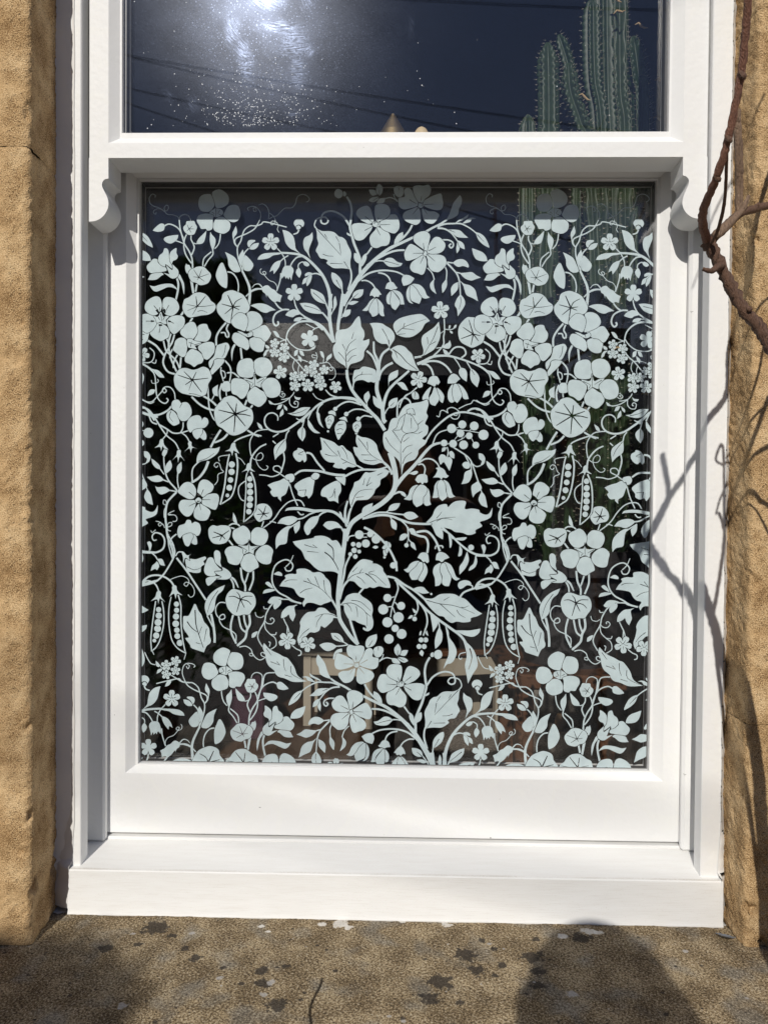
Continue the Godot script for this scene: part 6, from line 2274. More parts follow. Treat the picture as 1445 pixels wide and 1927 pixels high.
O -3734 3204 -3699 3134 -3734 3064s -3769 3084 -3835 3051s -3811 3133 -3762 3175
S 28 28 -3973 2837 -3888 2950 -3762 2986 -3635 2966 -3522 2897 -3465 2814
S 22 22 -3959 2851 -3902 2894 -3818 2880 -3747 2825 -3705 2727
N pea_pod
O -3705 2741 -3669 2714 -3669 2644 -3599 2560s -3662 2602 -3690 2615 -3711 2531s -3733 2601 -3831 2574s -3761 2643 -3740 2713
P 19 19 -3754 2573 -3781 2390 -3809 2179 -3830 1968 -3815 1771
P 19 19 -3655 2574 -3626 2419 -3626 2209 -3675 1983 -3745 1842 -3815 1785
C -3707 2440 42
C -3704 2344 50
C -3715 2236 55
C -3722 2137 55
C -3743 2028 50
C -3773 1947 30
S 14 11 -3815 1799 -3780 1722
N pea_pod
O -3458 2828 -3423 2814 -3409 2744 -3324 2668s -3395 2689 -3416 2688 -3437 2611s -3465 2695 -3542 2638s -3493 2744 -3494 2800
P 17 19 -3507 2645 -3542 2463 -3541 2210 -3498 1971 -3406 1832 -3279 1756
P 22 19 -3395 2675 -3352 2507 -3351 2254 -3322 1974 -3279 1763
C -3422 2530 42
C -3419 2433 42
C -3429 2333 50
C -3433 2218 53
C -3414 2117 44
C -3407 2022 47
C -3367 1914 50
S 14 11 -3279 1770 -3272 1749 -3300 1650
S 12 12 -3522 2919 -3438 2954 -3339 2976 -3255 2942 -3226 2886 -3261 2816 -3304 2844 -3269 2879 -3198 2852 -3142 2761 -3148 2677 -3198 2642 -3240 2683
S 30 30 -3424 3263 -3269 3068 -3128 2859 -2958 2602
N bellflower
O -3340 3347 -3312 3359 -3256 3306 -3186 3328s -3228 3292 -3213 3223s -3284 3264 -3319 3166s -3319 3264
O -3284 3236 -3214 3251 -3115 3245 -3031 3273 -2968 3288 -2954 3253 -2996 3211 -2974 3169 -3030 3126 -3044 3042 -3128 3027 -3199 3041 -3248 3054 -3269 3138
V 8 -3255 3124 -3143 3076 -3030 3112
S 19 19 -3439 3290 -3397 3354 -3319 3355
N flower
O -2820 3052s -2693 3067 -2708 3130s -2623 3088 -2567 3033 -2553 2977 -2609 2935 -2693 2927 -2791 2933s -2707 2969 -2791 3017
O -2820 3254 -2828 3352 -2793 3390 -2736 3360 -2722 3269 -2729 3199 -2708 3123 -2764 3157 -2806 3199
O -2981 3113 -2960 3183 -2919 3267 -2848 3268 -2806 3185 -2750 3115 -2707 3074 -2820 3059 -2798 3010 -2833 2981 -2932 2987 -2981 3043
O -2946 2945 -2833 2981 -2714 2969 -2805 2919 -2847 2876 -2917 2827 -2952 2875
O -2574 2963 -2546 2977 -2482 2922 -2433 2804s -2454 2810 -2510 2908
S 25 25 -2567 2949 -2524 2866 -2513 2775
N bud
O -2836 3673 -2780 3730 -2710 3786 -2626 3780 -2591 3717 -2597 3662 -2667 3605 -2779 3583 -2829 3618
V 8 -2738 3716 -2667 3647
V 8 -2780 3660 -2709 3619 -2654 3675
N flower
O -2920 3687 -2906 3743 -2850 3785 -2780 3772 -2710 3786 -2598 3773 -2563 3718 -2569 3648 -2597 3564 -2653 3507 -2751 3486 -2849 3506 -2906 3589
V 17 -2702 3626 -2836 3680
V 14 -2702 3626 -2857 3582
V 14 -2702 3626 -2737 3542
V 14 -2702 3626 -2653 3566
V 14 -2702 3626 -2591 3703
S 22 22 -2598 3773 -2542 3809 -2458 3802 -2388 3733 -2359 3685
N leaf
O -2529 3990s -2486 3914 -2458 3802s -2528 3857
S 22 22 -2598 3745 -2514 3732 -2443 3607
S 25 25 -2373 3705 -2373 3636
S 25 25 -2597 3550 -2529 3464
N flower
O -2443 3474 -2302 3469 -2278 3560 -2253 3462 -2120 3463 -2190 3400 -2204 3337 -2274 3364 -2358 3336 -2372 3412
V 8 -2428 3461 -2316 3399
V 8 -2134 3456 -2232 3400
V 8 -2278 3539 -2274 3371
V 8 -2337 3357 -2302 3399
O -2534 3606 -2521 3704 -2444 3747 -2374 3782 -2304 3748 -2254 3665 -2254 3581 -2289 3525 -2387 3475 -2471 3509
O -2240 3679 -2178 3749 -2108 3756 -2024 3729 -1974 3653 -1988 3555 -2051 3478 -2148 3477 -2233 3525 -2250 3595
O -2659 3368 -2611 3438 -2513 3460 -2428 3440 -2351 3385 -2372 3287 -2427 3181 -2497 3160 -2596 3194 -2624 3270
O -2162 3372 -2078 3457 -1981 3479 -1896 3403 -1910 3305 -1937 3193 -2035 3178 -2119 3219 -2169 3288
O -2406 3188 -2358 3301 -2274 3343 -2190 3316 -2119 3149 -2175 3100 -2266 3046 -2371 3098
S 30 30 -2406 3119 -2384 2951 -2335 2840 -2334 2735
S 25 25 -2280 3057 -2314 2938 -2349 2853
S 28 28 -2210 3092 -2209 2925 -2271 2756
N flower
O -2642 2626 -2608 2711 -2538 2775 -2454 2768 -2355 2734 -2271 2735 -2201 2701 -2165 2617 -2172 2519 -2228 2435 -2270 2378 -2354 2377 -2452 2355 -2536 2389 -2607 2473 -2635 2556
V 14 -2408 2615 -2425 2685 -2467 2733
V 14 -2408 2615 -2509 2663 -2593 2655
V 14 -2408 2615 -2327 2665 -2215 2666
V 14 -2408 2615 -2299 2595 -2235 2533
V 14 -2408 2615 -2340 2483
V 14 -2408 2615 -2466 2411
N leaf
O -2653 2841s -2692 2752 -2769 2681 -2804 2583 -2817 2470 -2873 2386 -2936 2343s -2972 2469 -2958 2581 -2888 2694 -2776 2786
V 8 -2762 2751 -2874 2582 -2930 2399
S 19 25 -2936 2350 -2887 2259 -2842 2176
S 36 36 -2873 2379 -2838 2218 -2816 2050 -2815 1923
S 17 17 -2635 2556 -2733 2562 -2796 2485 -2789 2373 -2718 2296 -2655 2318 -2670 2374 -2726 2352 -2739 2275 -2676 2178 -2563 2123 -2479 2054 -2478 1941
S 30 30 -2522 2369 -2557 2221 -2549 2081 -2471 1913
S 28 28 -2438 2355 -2395 2167 -2324 2097
S 28 28 -2354 2384 -2339 2265 -2297 2154
S 36 36 -2270 2385 -2255 2238 -2303 2126 -2331 1999 -2457 1878
N leaf
O -3141 2534s -3113 2523 -3070 2426 -3028 2370 -2985 2258 -2950 2217 -2901 2147 -2893 2035 -2872 1965 -2886 1915 -2942 1866 -2984 1767s -3068 1794 -3181 1835 -3209 1891 -3280 1988 -3224 2010 -3309 2142 -3316 2254 -3309 2339 -3232 2347 -3183 2438
V 14 -3127 2439 -3112 2215 -3069 2061 -2991 1837
V 14 -3253 2255 -3182 2158 -3090 2089
V 8 -3020 2174 -3069 2047
V 8 -2943 2146 -2984 1935
V 8 -3111 1920 -3026 1900
S 83 61 -63 4949 8 4703 28 4482 -24 4315 -175 4161 -369 4035 -507 3957 -645 3852 -714 3726 -752 3559
N bellflower
O 201 5617 284 5635 319 5542 291 5562 271 5528 250 5569 215 5555 195 5583
N bellflower
O 174 5548 236 5541 278 5521 313 5459 362 5383 370 5328 322 5279 259 5265 176 5258 121 5313 148 5410
V 8 264 5493 266 5327
O 93 5306s -11 5305 37 5340 78 5465 119 5506 167 5541 147 5423
N leaf
O 50 5504 91 5581 132 5650 200 5705 311 5727 421 5748 511 5790s 532 5707 499 5583 523 5514 479 5405 528 5357 515 5246 440 5176 475 5149 516 5149 482 5080 386 4996 373 4927 318 4844 208 4802 153 4746 120 4593s 105 4676 83 4801 13 4883 -70 4938 -147 5021 -176 5145 -163 5256 -101 5298 -74 5408 -33 5478
V 8 112 4621 103 4898 102 5078
V 8 -32 5298 38 5202 102 5105
V 8 -135 5187 -57 5063 82 4939
V 8 102 5091 149 5216 246 5258 370 5245
V 8 143 5119 232 5189
V 8 131 4953 192 5037 289 5072
V 8 132 4773 180 4884 276 4954
V 8 369 5390 451 5460
V 8 377 5252 439 5287
S 25 25 43 5504 48 5691 103 5774 172 5802 242 5747 256 5637
S 19 19 76 5650 117 5760 172 5843 254 5885 343 5968
N leaf
O -591 5233s -516 5191 -433 5178 -349 5144 -279 5075 -251 4979 -194 4868 -152 4788 -222 4785 -318 4756 -430 4770 -527 4810 -569 4866 -611 4921 -640 5031 -570 5025 -601 5115
V 8 -564 5170 -473 5060 -361 4909 -194 4813
V 8 -425 5116 -410 4991
V 8 -514 4910 -361 4909
V 8 -472 4832 -374 4818 -264 4833
S 36 42 -180 4806 -82 4717 -26 4606
N leaf
O -1161 5181s -1077 5153 -994 5126 -938 5099 -868 5044 -813 5058 -743 4989 -673 4941 -631 4865 -581 4734s -644 4713 -727 4719 -775 4677 -824 4698 -880 4697 -956 4724 -929 4780 -1019 4793 -1089 4834 -1138 4903 -1160 4966 -1132 5001
V 8 -1105 5126 -993 4988 -881 4891
V 8 -1083 4918 -992 4891 -895 4891
V 8 -882 4974 -839 4864
V 8 -819 5030 -756 4934 -728 4837
V 8 -832 4850 -700 4782 -595 4741
V 8 -804 4774 -741 4795
S 22 22 -595 4748 -539 4720 -463 4679
S 28 33 -102 4727 -255 4681 -491 4679 -629 4643 -740 4587 -795 4552
S 30 28 -1382 4937 -1299 4916 -1200 4778 -1088 4654
S 28 42 -1561 4588 -1464 4651 -1325 4659 -1158 4647 -1018 4613 -893 4593 -768 4587
N bud
O -1508 5012 -1438 4992 -1410 4957 -1382 4916 -1375 4826 -1409 4784s -1437 4825 -1479 4793 -1535 4818 -1584 4887 -1577 4949 -1522 4984
V 8 -1424 4957 -1507 4915 -1438 4902
N bellflower
O -1715 4559 -1673 4594 -1589 4602 -1561 4540 -1589 4484 -1637 4470 -1652 4511 -1686 4511
O -1714 4532 -1637 4456 -1658 4400 -1699 4288 -1769 4239 -1768 4170s -1818 4218 -1825 4246 -1894 4245 -1944 4314 -1923 4356 -1986 4425s -1896 4468 -1798 4496
N bellflower
O -1297 4576 -1241 4625 -1171 4598 -1185 4542 -1240 4514 -1289 4542
O -1296 4555 -1247 4514 -1261 4403 -1281 4292 -1336 4215s -1371 4263 -1434 4242 -1504 4276 -1511 4332 -1563 4415 -1491 4485 -1380 4541
V 8 -1490 4346 -1379 4353
V 8 -1379 4360 -1399 4263
N bellflower
O -921 4558 -851 4559 -768 4552 -760 4490 -774 4427s -823 4462 -878 4503
O -892 4503 -836 4448 -829 4337 -870 4253 -869 4145s -932 4183 -1016 4182 -1058 4238 -1141 4265 -1128 4362 -1045 4432
V 8 -926 4378 -960 4266 -1016 4231
V 8 -926 4336 -918 4225
S 19 19 -1637 4442 -1588 4275 -1510 4102
S 19 19 -1509 4012 -1460 3963 -1411 3971
S 19 17 -1405 4096 -1461 4179 -1559 4192 -1671 4149 -1782 4037 -1865 3911 -1948 3827 -2074 3735
S 17 14 -1948 3848 -1899 3848 -1850 3831
S 19 19 -2046 3854 -2081 3749
N flower
O -2152 4104 -2076 4132 -1992 4119 -1928 4050 -1910 3967 -1949 3897 -2032 3875 -2116 3846 -2172 3895 -2201 3964 -2159 4034
V 14 -2047 3972 -2012 4098
V 14 -2047 3972 -2131 4055
V 14 -2047 3972 -2152 3958
V 14 -2047 3972 -2102 3881
V 14 -2047 3972 -1956 3987
V 14 -2047 3972 -1991 3924
N leaf
O -1708 4017s -1670 4066 -1531 4084 -1377 4068 -1238 4044 -1070 4036 -1237 3997 -1405 4024 -1530 4036 -1656 4031
S 36 44 -1265 4025 -1084 4029 -945 4009 -833 3934 -763 3851
N leaf
O -1829 3821s -1767 3898 -1669 3934 -1572 3935 -1509 3893 -1571 3830 -1655 3795 -1739 3815
S 22 22 -1530 3893 -1432 3908 -1321 3971 -1210 4014
N leaf
O -1571 3774s -1515 3831 -1474 3859 -1480 3747 -1542 3663s -1563 3719
S 19 19 -1474 3859 -1543 3816 -1627 3760 -1668 3718
N leaf
O -1613 3788s -1654 3704 -1668 3606 -1688 3509 -1793 3480 -1848 3416s -1856 3535 -1835 3633 -1766 3717 -1682 3773
N leaf
O -1167 3952s -1195 3847 -1264 3749 -1291 3735 -1319 3665 -1361 3644 -1403 3720 -1403 3790 -1362 3860 -1293 3923
S 25 25 -1195 3924 -1126 3987 -1049 4018
N leaf
O -1108 3799s -1055 3855 -958 3863 -874 3836 -804 3753s -901 3759 -1013 3730
S 25 28 -832 3781 -783 3698 -754 3601
N leaf
O -854 4024s -819 3989 -805 3927 -847 3961
S 28 42 -723 4185 -757 4059 -763 3920 -734 3782
S 28 42 -667 4074 -701 3976 -728 3823
N leaf
O -69 4654s -138 4688 -221 4681 -318 4646 -387 4631 -457 4631 -539 4519 -616 4477 -636 4408 -691 4282 -697 4185 -661 4060s -593 4186 -509 4200 -398 4215 -316 4299 -288 4369 -219 4438 -206 4522 -123 4578
V 8 -662 4116 -607 4269 -510 4353 -330 4375
V 8 -428 4423 -373 4562
V 8 -428 4423 -345 4479
V 8 -483 4436 -456 4548
V 8 -262 4591 -179 4633
V 8 -593 4241 -468 4256
N leaf
O -328 4153s -342 4091 -383 4049 -424 3979 -494 3978 -481 4076 -398 4132
S 61 33 24 4412 141 4566 264 4691 374 4817 483 4956 579 5053 648 5088 724 5106
S 28 30 502 5149 591 5288 728 5427 879 5538 1044 5587 1223 5567 1417 5506 1541 5484
S 19 17 593 5053 647 5205 716 5275 826 5310
N berry
C 895 5331 72
N berry
C 1060 5394 64
N berry
C 1246 5372 69
N berry
C 1033 5256 61
N berry
C 1169 5219 53
N berry
C 1392 5235 80
N berry
C 779 5103 53
N berry
C 920 5094 61
N berry
C 1083 5077 69
N berry
C 1274 5074 53
S 11 11 963 5338 1005 5352
S 12 12 964 5311 1143 5298 1323 5267
S 11 11 1178 5298 1205 5333
S 11 11 944 5159 992 5221
S 11 11 986 5138 1075 5180 1116 5222
S 11 11 1048 5153 1061 5194
S 11 11 1206 5181 1242 5112
S 14 14 828 5089 869 5096
S 22 19 897 5055 1008 4987 1133 4904 1203 4822 1246 4712 1302 4546 1331 4471
S 17 17 1106 4918 1169 4801
N leaf
O 746 4964s 752 5026 814 5034 794 4985
N leaf
O 857 4958 898 4979 940 4931 940 4862s 885 4882 864 4917
N leaf
O 698 4874 733 4923 788 4916 830 4875 871 4889 910 4834 893 4751 866 4668s 817 4750 775 4805 727 4764 706 4819
S 17 17 828 5041 843 4972 830 4875
N bud
O 1066 4766 1100 4808 1162 4808 1193 4767 1170 4711 1108 4711
N leaf
O 1319 4947s 1381 4934 1423 4865 1403 4782 1342 4747s 1369 4823 1327 4864
S 17 17 1355 4754 1287 4740 1224 4781
N leaf
O 1211 4698s 1219 4601 1165 4490 1055 4462s 1088 4545 1108 4642 1177 4684
S 17 17 1203 4822 1207 4684
N leaf
O 1317 4505 1366 4436 1366 4381 1291 4325 1263 4297 1239 4253s 1215 4352 1214 4435 1262 4477
N leaf
O 1373 4346s 1429 4271 1466 4098s 1376 4132 1326 4215 1340 4284
S 14 14 1352 4395 1376 4333
N bellflower
O 445 4616 514 4596 529 4499s 508 4478 474 4485 446 4450 418 4485 377 4477 332 4526s 376 4595
O 398 4440 460 4446 523 4388 503 4305 462 4249 456 4152 359 4096s 303 4165 295 4276 336 4373
O 377 4443 322 4373 309 4276 268 4206 157 4219s 226 4289 253 4373 308 4428
O 477 4444 544 4375 566 4278 566 4195 587 4140s 505 4118 463 4180 469 4249 514 4319
S 22 22 374 4761 444 4769 486 4707 473 4610
N bellflower
O 652 4708 721 4722 790 4681 825 4612 860 4592s 819 4557 764 4563 743 4529 708 4563 611 4562s 652 4611 679 4680
O 709 4514 761 4518 806 4446 814 4349 835 4266 760 4196s 711 4251 689 4362 675 4431
O 698 4517 640 4445 627 4348 607 4244s 690 4251 697 4321 668 4417
O 775 4522 847 4488 889 4405 918 4308 963 4267s 877 4246 835 4294 818 4404
S 25 22 388 4789 484 4852 595 4846 679 4777 714 4701
N leaf
O 237 4622s 306 4657 361 4664 375 4637 320 4602
S 14 14 182 4614 251 4625
N leaf
O -23 4273s 59 4343 142 4337 191 4289 185 4250s 129 4282 87 4316
N leaf
O 102 4157s 75 4094 20 4045 -77 4037 -64 4107 5 4149
S 17 17 -63 4051 -132 4002
S 28 22 -465 3916 -299 3994 -146 4009 21 3989 152 3977
N leaf
O 139 3976s 214 4019 312 4013 388 3944s 312 3908 229 3901
S 39 33 -493 3909 -229 3966 -49 3954 118 3893 271 3846 466 3833 590 3835
N leaf
O 507 3855s 603 3959 644 4057 712 4127 823 4148 851 4100 906 4156 988 4198 1126 4192 1114 4074 1224 4082 1335 4062 1349 4021 1432 3987 1494 4008 1544 4099s 1529 3967 1461 3911 1351 3869 1386 3807 1283 3743 1283 3695 1173 3666 1076 3700 965 3713 896 3754 785 3781 673 3821 576 3846
V 8 562 3851 687 3905 825 3934 970 3944
V 8 673 3877 783 3926 922 3900
V 8 672 3925 727 3988 755 4030
N leaf
O 590 3821s 701 3815 764 3739 779 3656 772 3593s 675 3655 626 3752
S 25 28 604 3832 743 3794 855 3698 938 3602
S 19 19 -55 3947 -27 3892
N leaf
O -48 3885 -7 3896 50 3830 43 3733s -26 3774
S 22 19 105 3893 202 3803 231 3693 232 3582
N leaf
O 231 3748 300 3763 342 3721 363 3659s 287 3679
N leaf
O 93 3574s 107 3644 162 3679 217 3665 204 3617 149 3574
S 36 33 273 3694 398 3646 502 3619 544 3522 532 3376
S 36 33 356 3701 522 3717 648 3593 730 3406
S 17 17 230 3783 232 3603 302 3527
N leaf
O 281 3548 330 3520 358 3417s 288 3465 267 3506
N berry
C 205 3496 35
S 11 11 225 3575 212 3519
N bellflower
O 387 3313 421 3368 469 3386 539 3363 561 3245s 533 3219 498 3244 471 3233 429 3278 384 3299
O 401 3229 457 3223 465 3133 403 3007 376 2958 293 2953s 257 3019 264 3075 360 3166
O 408 3246 332 3243 263 3200 222 3137 164 3113s 222 3068 271 3089 360 3180
O 474 3227 527 3161 535 3064 480 2952 453 2920s 397 2951 410 3000 476 3133
N bellflower
O 678 3357 733 3396 816 3372 879 3310s 838 3289 803 3275 762 3236 720 3260 665 3267s
O 755 3205 811 3212 860 3095 910 2998 876 2859s 807 2865 765 2913 771 3010 735 3107
O 745 3221 652 3176 622 3078 653 2981 661 2856s 724 2871 758 2927 757 3010 724 3121
O 790 3233 887 3206 943 3123 986 3013 1048 2978s 986 2950 923 2998 871 3095
S 19 19 656 3440 663 3482 704 3496
S 19 19 704 3489 766 3490 774 3455
S 28 33 757 3760 882 3678 1022 3541 1161 3431 1300 3363 1501 3344
N leaf
O 855 3692s 911 3595 912 3498 884 3463 877 3553
N leaf
O 938 3609s 1049 3624 1146 3629 1105 3583 1022 3582
N leaf
O 1036 3506s 1078 3430 1065 3347 1017 3332 1030 3416
N leaf
O 1155 3410s 1184 3278 1137 3153 1041 3041s 1039 3166 1094 3250
N leaf
O 1287 3363s 1315 3252 1275 3154 1185 3105 1206 3168 1260 3224
N berry
C 1216 3470 46
N leaf
O 1368 3509 1417 3496 1431 3420 1397 3350s 1396 3433
N berry
C -538 3655 69
N berry
C -365 3667 50
N berry
C -274 3587 69
N berry
C -433 3518 64
N berry
C -544 3494 44
N berry
C -632 3505 36
N berry
C -616 3408 44
N berry
C -536 3390 30
N berry
C -675 3347 33
N berry
C -596 3310 36
S 22 17 -725 3553 -691 3623 -609 3644
S 11 11 -476 3673 -413 3674
S 14 14 -482 3617 -413 3618
S 17 17 -422 3750 -380 3709 -370 3653
S 36 33 -464 3771 -338 3709 -213 3606 -100 3482 -16 3344 41 3205 56 3087
N berry
C -1 3178 50
S 28 28 47 3240 48 3184 13 3163
N catkin
O -129 3558 -87 3545 -87 3489 -128 3516
O -177 3446 -142 3495 -100 3489 -128 3433
O -73 3545 -38 3503 -45 3455 -80 3489
O -114 3475 -79 3419 -100 3364 -128 3419
O -162 3405 -128 3419 -99 3350 -141 3321
C -138 3305 21
N leaf
O -330 3459s -281 3487 -236 3462 -281 3436
N leaf
O -502 3262 -419 3266 -321 3236 -328 3208 -251 3195 -167 3140 -153 3085 -97 3002 -47 2877 -47 2821s -137 2827 -221 2847 -304 2819 -367 2832 -415 2810 -499 2817 -555 2858 -611 2913 -681 2926 -729 2919s -709 2996 -668 3080 -585 3192
V 8 -723 2933 -639 3010 -542 3046 -459 3061
V 14 -438 3047 -361 2999 -263 2903
V 8 -389 3041 -278 3014 -109 2862
V 8 -570 2997 -500 2956 -437 2880
V 8 -640 3066 -557 3150
V 8 -528 3053 -487 3123
V 8 -389 3062 -292 3090
S 33 33 -97 3002 29 2975 168 2879 336 2783 518 2632
S 36 39 29 2954 197 2796 365 2644 533 2479 701 2342 896 2204 1078 2067 1176 1915
S 25 17 50 2934 79 2809 31 2655 -16 2501 -36 2361
N berry
C -87 2663 64
N berry
C -151 2483 80
N berry
C 129 2540 64
N berry
C 89 2358 83
N berry
C -84 2280 80
N berry
C 38 2185 58
N berry
C 140 2098 78
N berry
C -58 2016 75
S 17 17 -31 2668 24 2683
S 17 17 -79 2521 -3 2529
S 17 17 32 2599 74 2544
S 17 17 -2 2515 33 2425
N leaf
O 315 2811s 391 2842 474 2840 530 2785 572 2751s 475 2736 392 2763
N berry
C 600 2733 18
N leaf
O 462 2673s 615 2661 725 2725 836 2740 961 2734 1044 2693 1141 2653 1225 2570 1309 2488 1400 2433s 1324 2390 1227 2361 1214 2306 1103 2290 1006 2303 923 2281 840 2329 797 2377 714 2397 616 2480 532 2577
V 8 532 2632 740 2579 921 2560 1087 2513 1282 2432
V 8 740 2579 866 2469 978 2373
V 8 795 2635 892 2692
V 8 1004 2484 1047 2415 1137 2367
V 8 1073 2527 1129 2527 1191 2556
S 30 28 1051 2687 1113 2764 1250 2821 1444 2878 1554 2907
N leaf
O 1015 2874 1042 2930 1125 2956 1208 2931 1222 2876 1153 2875 1098 2833 1043 2819
S 19 19 1215 2876 1243 2862 1237 2814
S 25 25 1278 2821 1333 2919 1443 2975 1553 2984
S 25 17 365 2644 394 2533 380 2450 339 2386
N leaf
O 303 2504s 352 2477 373 2442 332 2435
N leaf
O 235 2339s 277 2393 318 2386 284 2344
N berry
C 342 2338 37
S 28 22 435 2576 519 2437 542 2284 508 2158 481 2074
N catkin
O 418 2080s 425 2129 452 2151 446 2088
O 536 2158s 557 2089 550 2075 515 2116
C 447 2007 40
C 520 2008 40
C 416 1903 40
C 496 1904 40
O 455 1851s 490 1809 470 1746s 421 1794
N leaf
O 575 2466s 645 2383 708 2328 702 2244 633 2132s 618 2243
N leaf
O 730 2216s 779 2119 773 1994 718 1910 670 1867s 662 1993 689 2118
S 19 19 715 2321 737 2196
N leaf
O 819 2259s 876 2148 891 2051 968 1940 1008 1824 970 1698 915 1641 860 1627 798 1549s 832 1654 879 1780 874 1953
N leaf
O 980 2164s 1091 2165 1215 2166 1374 2196s 1354 2126 1272 2069 1175 2075 1077 2109
N leaf
O 1063 2123s 1099 2020 1176 1965 1274 1855 1331 1702 1332 1591 1264 1478 1189 1324s 1167 1449 1138 1616 1164 1756 1135 1915
V 14 1211 1882 1247 1729 1194 1547
N leaf
O -250 2091s -249 2010 -297 1911 -408 1875 -423 1966 -368 2050
V 8 -374 1896 -312 1995
S 69 55 -755 3747 -768 3538 -801 3287 -840 2966 -866 2687 -858 2492 -836 2324 -751 2172 -639 2019 -540 1922
N leaf
O -1583 3538s -1430 3567 -1263 3597 -1235 3625 -1110 3633 -1012 3599 -963 3558 -893 3562 -830 3482 -801 3399 -766 3288 -779 3162 -841 3015s -911 3063 -1008 3076 -1134 3075 -1232 3130 -1316 3213 -1386 3268 -1422 3351 -1457 3407 -1541 3476
V 8 -1402 3491 -1290 3457 -1199 3444
V 8 -1269 3492 -1199 3444
V 14 -1080 3375 -982 3300 -898 3175 -841 3050
V 14 -1039 3515 -955 3439 -940 3342 -940 3251
V 8 -1359 3387 -1178 3370
S 28 30 -841 3050 -826 2939
N leaf
O -1789 2831s -1748 2901 -1692 2958 -1706 3000 -1623 3028 -1525 3029 -1518 3099 -1399 3114 -1316 3087 -1259 3053 -1162 3061 -1092 3020 -1064 2978 -1007 2923 -979 2839 -971 2700 -950 2614s -1005 2588 -1089 2559 -1145 2538 -1257 2571 -1354 2570 -1403 2507s -1424 2569 -1390 2640 -1467 2667 -1523 2722 -1565 2792 -1663 2819
V 8 -1706 2902 -1636 2931 -1510 2932
V 8 -1412 2919 -1258 2865 -1118 2782 -964 2630
V 8 -1350 2961 -1286 2878
V 8 -1231 2990 -1174 2851 -1146 2796
V 8 -1091 2936 -1076 2797 -1034 2699
V 8 -1467 2723 -1384 2779 -1265 2809
S 33 33 -961 2623 -893 2505 -865 2450
N leaf
O -857 2331s -934 2337 -948 2295 -1003 2239 -1073 2182 -1129 2209 -1156 2139 -1226 2103 -1310 2102 -1393 2010 -1476 1897s -1505 1995 -1477 2093 -1457 2205 -1464 2261 -1423 2346 -1340 2424 -1228 2439 -1172 2495 -1074 2489 -990 2420 -920 2393
V 8 -878 2352 -962 2393 -1102 2398 -1227 2348
V 8 -1102 2398 -1185 2279 -1205 2187
V 8 -1317 2165 -1407 2094 -1470 2009
N leaf
O -835 2541s -768 2618 -727 2689 -630 2731 -532 2726 -476 2677 -406 2636 -336 2567 -314 2470 -328 2386 -306 2288 -319 2191 -388 2134 -465 2161 -459 2196 -417 2175 -431 2224 -487 2244 -557 2272 -599 2299 -683 2312 -739 2395 -767 2465 -775 2535
V 8 -803 2555 -656 2578 -531 2523 -418 2413 -403 2218
V 8 -657 2620 -503 2593 -349 2455
V 8 -726 2563 -670 2508 -649 2438
V 8 -579 2523 -558 2439 -557 2355
V 8 -432 2434 -348 2365
S 36 39 -676 2319 -626 2159 -547 1929
S 30 28 -463 2817 -539 2725
S 25 42 -676 3330 -751 3163 -778 2995 -839 2743
S 33 33 -701 2940 -784 2828 -838 2632
S 25 19 -1438 2562 -1564 2596 -1676 2665 -1803 2733 -1887 2844 -1909 2984 -1861 3152 -1749 3237 -1652 3244 -1581 3168 -1609 3084 -1679 3077 -1707 3132
S 11 17 -1575 3322 -1624 3210 -1693 3139
N leaf
O -1888 3019s -1818 3061 -1762 3041 -1748 2999 -1804 2999
N leaf
O -2014 2878 -1965 2899 -1908 2844 -1887 2788s -1964 2829
N leaf
O -2055 2710s -2027 2766 -1943 2788 -1852 2772 -1929 2739
S 25 17 -1452 2562 -1592 2596 -1648 2623 -1774 2624
N leaf
O -1977 2578s -1914 2655 -1816 2663 -1725 2633 -1802 2621 -1886 2565 -1942 2553
N leaf
O -1871 2467 -1886 2537 -1830 2593 -1774 2622 -1760 2580 -1774 2538 -1829 2481
S 22 17 -1802 2621 -1914 2536 -1997 2395 -2025 2269 -2108 2114 -2128 2002 -2058 1869
S 14 14 -2040 2507 -2026 2472 -1976 2473
S 12 12 -2172 2414 -2151 2352 -2081 2331 -2032 2360
S 14 14 -2018 2283 -1982 2242 -1912 2235 -1870 2285 -1899 2326 -1934 2312 -1920 2291
S 15 15 -2025 2269 -2010 2157 -1939 2074 -1855 2005 -1840 1893 -1924 1829
S 14 14 -1925 2067 -1855 2061 -1835 2103
N leaf
O -2227 2007s -2220 2071 -2164 2106 -2129 2107 -2171 2029
S 14 14 -1960 1948 -1932 1934 -1945 1871
N bud
O -1501 2541 -1550 2505 -1542 2428 -1535 2372 -1576 2274s -1619 2330 -1640 2385 -1675 2357 -1731 2328 -1762 2335 -1745 2426 -1662 2511 -1578 2526
S 17 17 -1724 2321 -1688 2245 -1653 2175 -1631 2091
S 17 17 -1660 2203 -1666 2077
N flower
F -1666 1972 145 60 1
N flower
F -1337 1920 132 50 1
S 17 17 -1588 1896 -1518 1841 -1448 1807 -1447 1750 -1489 1736
N leaf
O -974 2099s -862 2093 -792 2031 -764 1948s -876 1974 -946 2016
V 8 -918 2058 -806 1961
S 17 17 -778 1962 -694 1909
N leaf
O -1155 1908s -1071 1944 -959 1938 -875 1890s -945 1834 -1028 1812 -1098 1846
S 19 19 -903 1890 -791 1898 -694 1918
N leaf
O -798 1856s -798 1800 -860 1786 -909 1687 -937 1687s -923 1771 -875 1834
N leaf
O -397 6965s -321 6975 -211 6965 -141 6924 -72 6883 -16 6808 -8 6725 -56 6642 -90 6574s -125 6642 -208 6649 -292 6697 -334 6779 -355 6889
V 8 -203 6883 -126 6752 -83 6601
V 8 -98 6711 -86 6642
N leaf
O 26 6794 -24 6890 -17 6973 65 7042 189 7083 299 7104 409 7111 493 7057 541 7005s 466 6960 412 6864 329 6795 247 6754 136 6753 39 6787
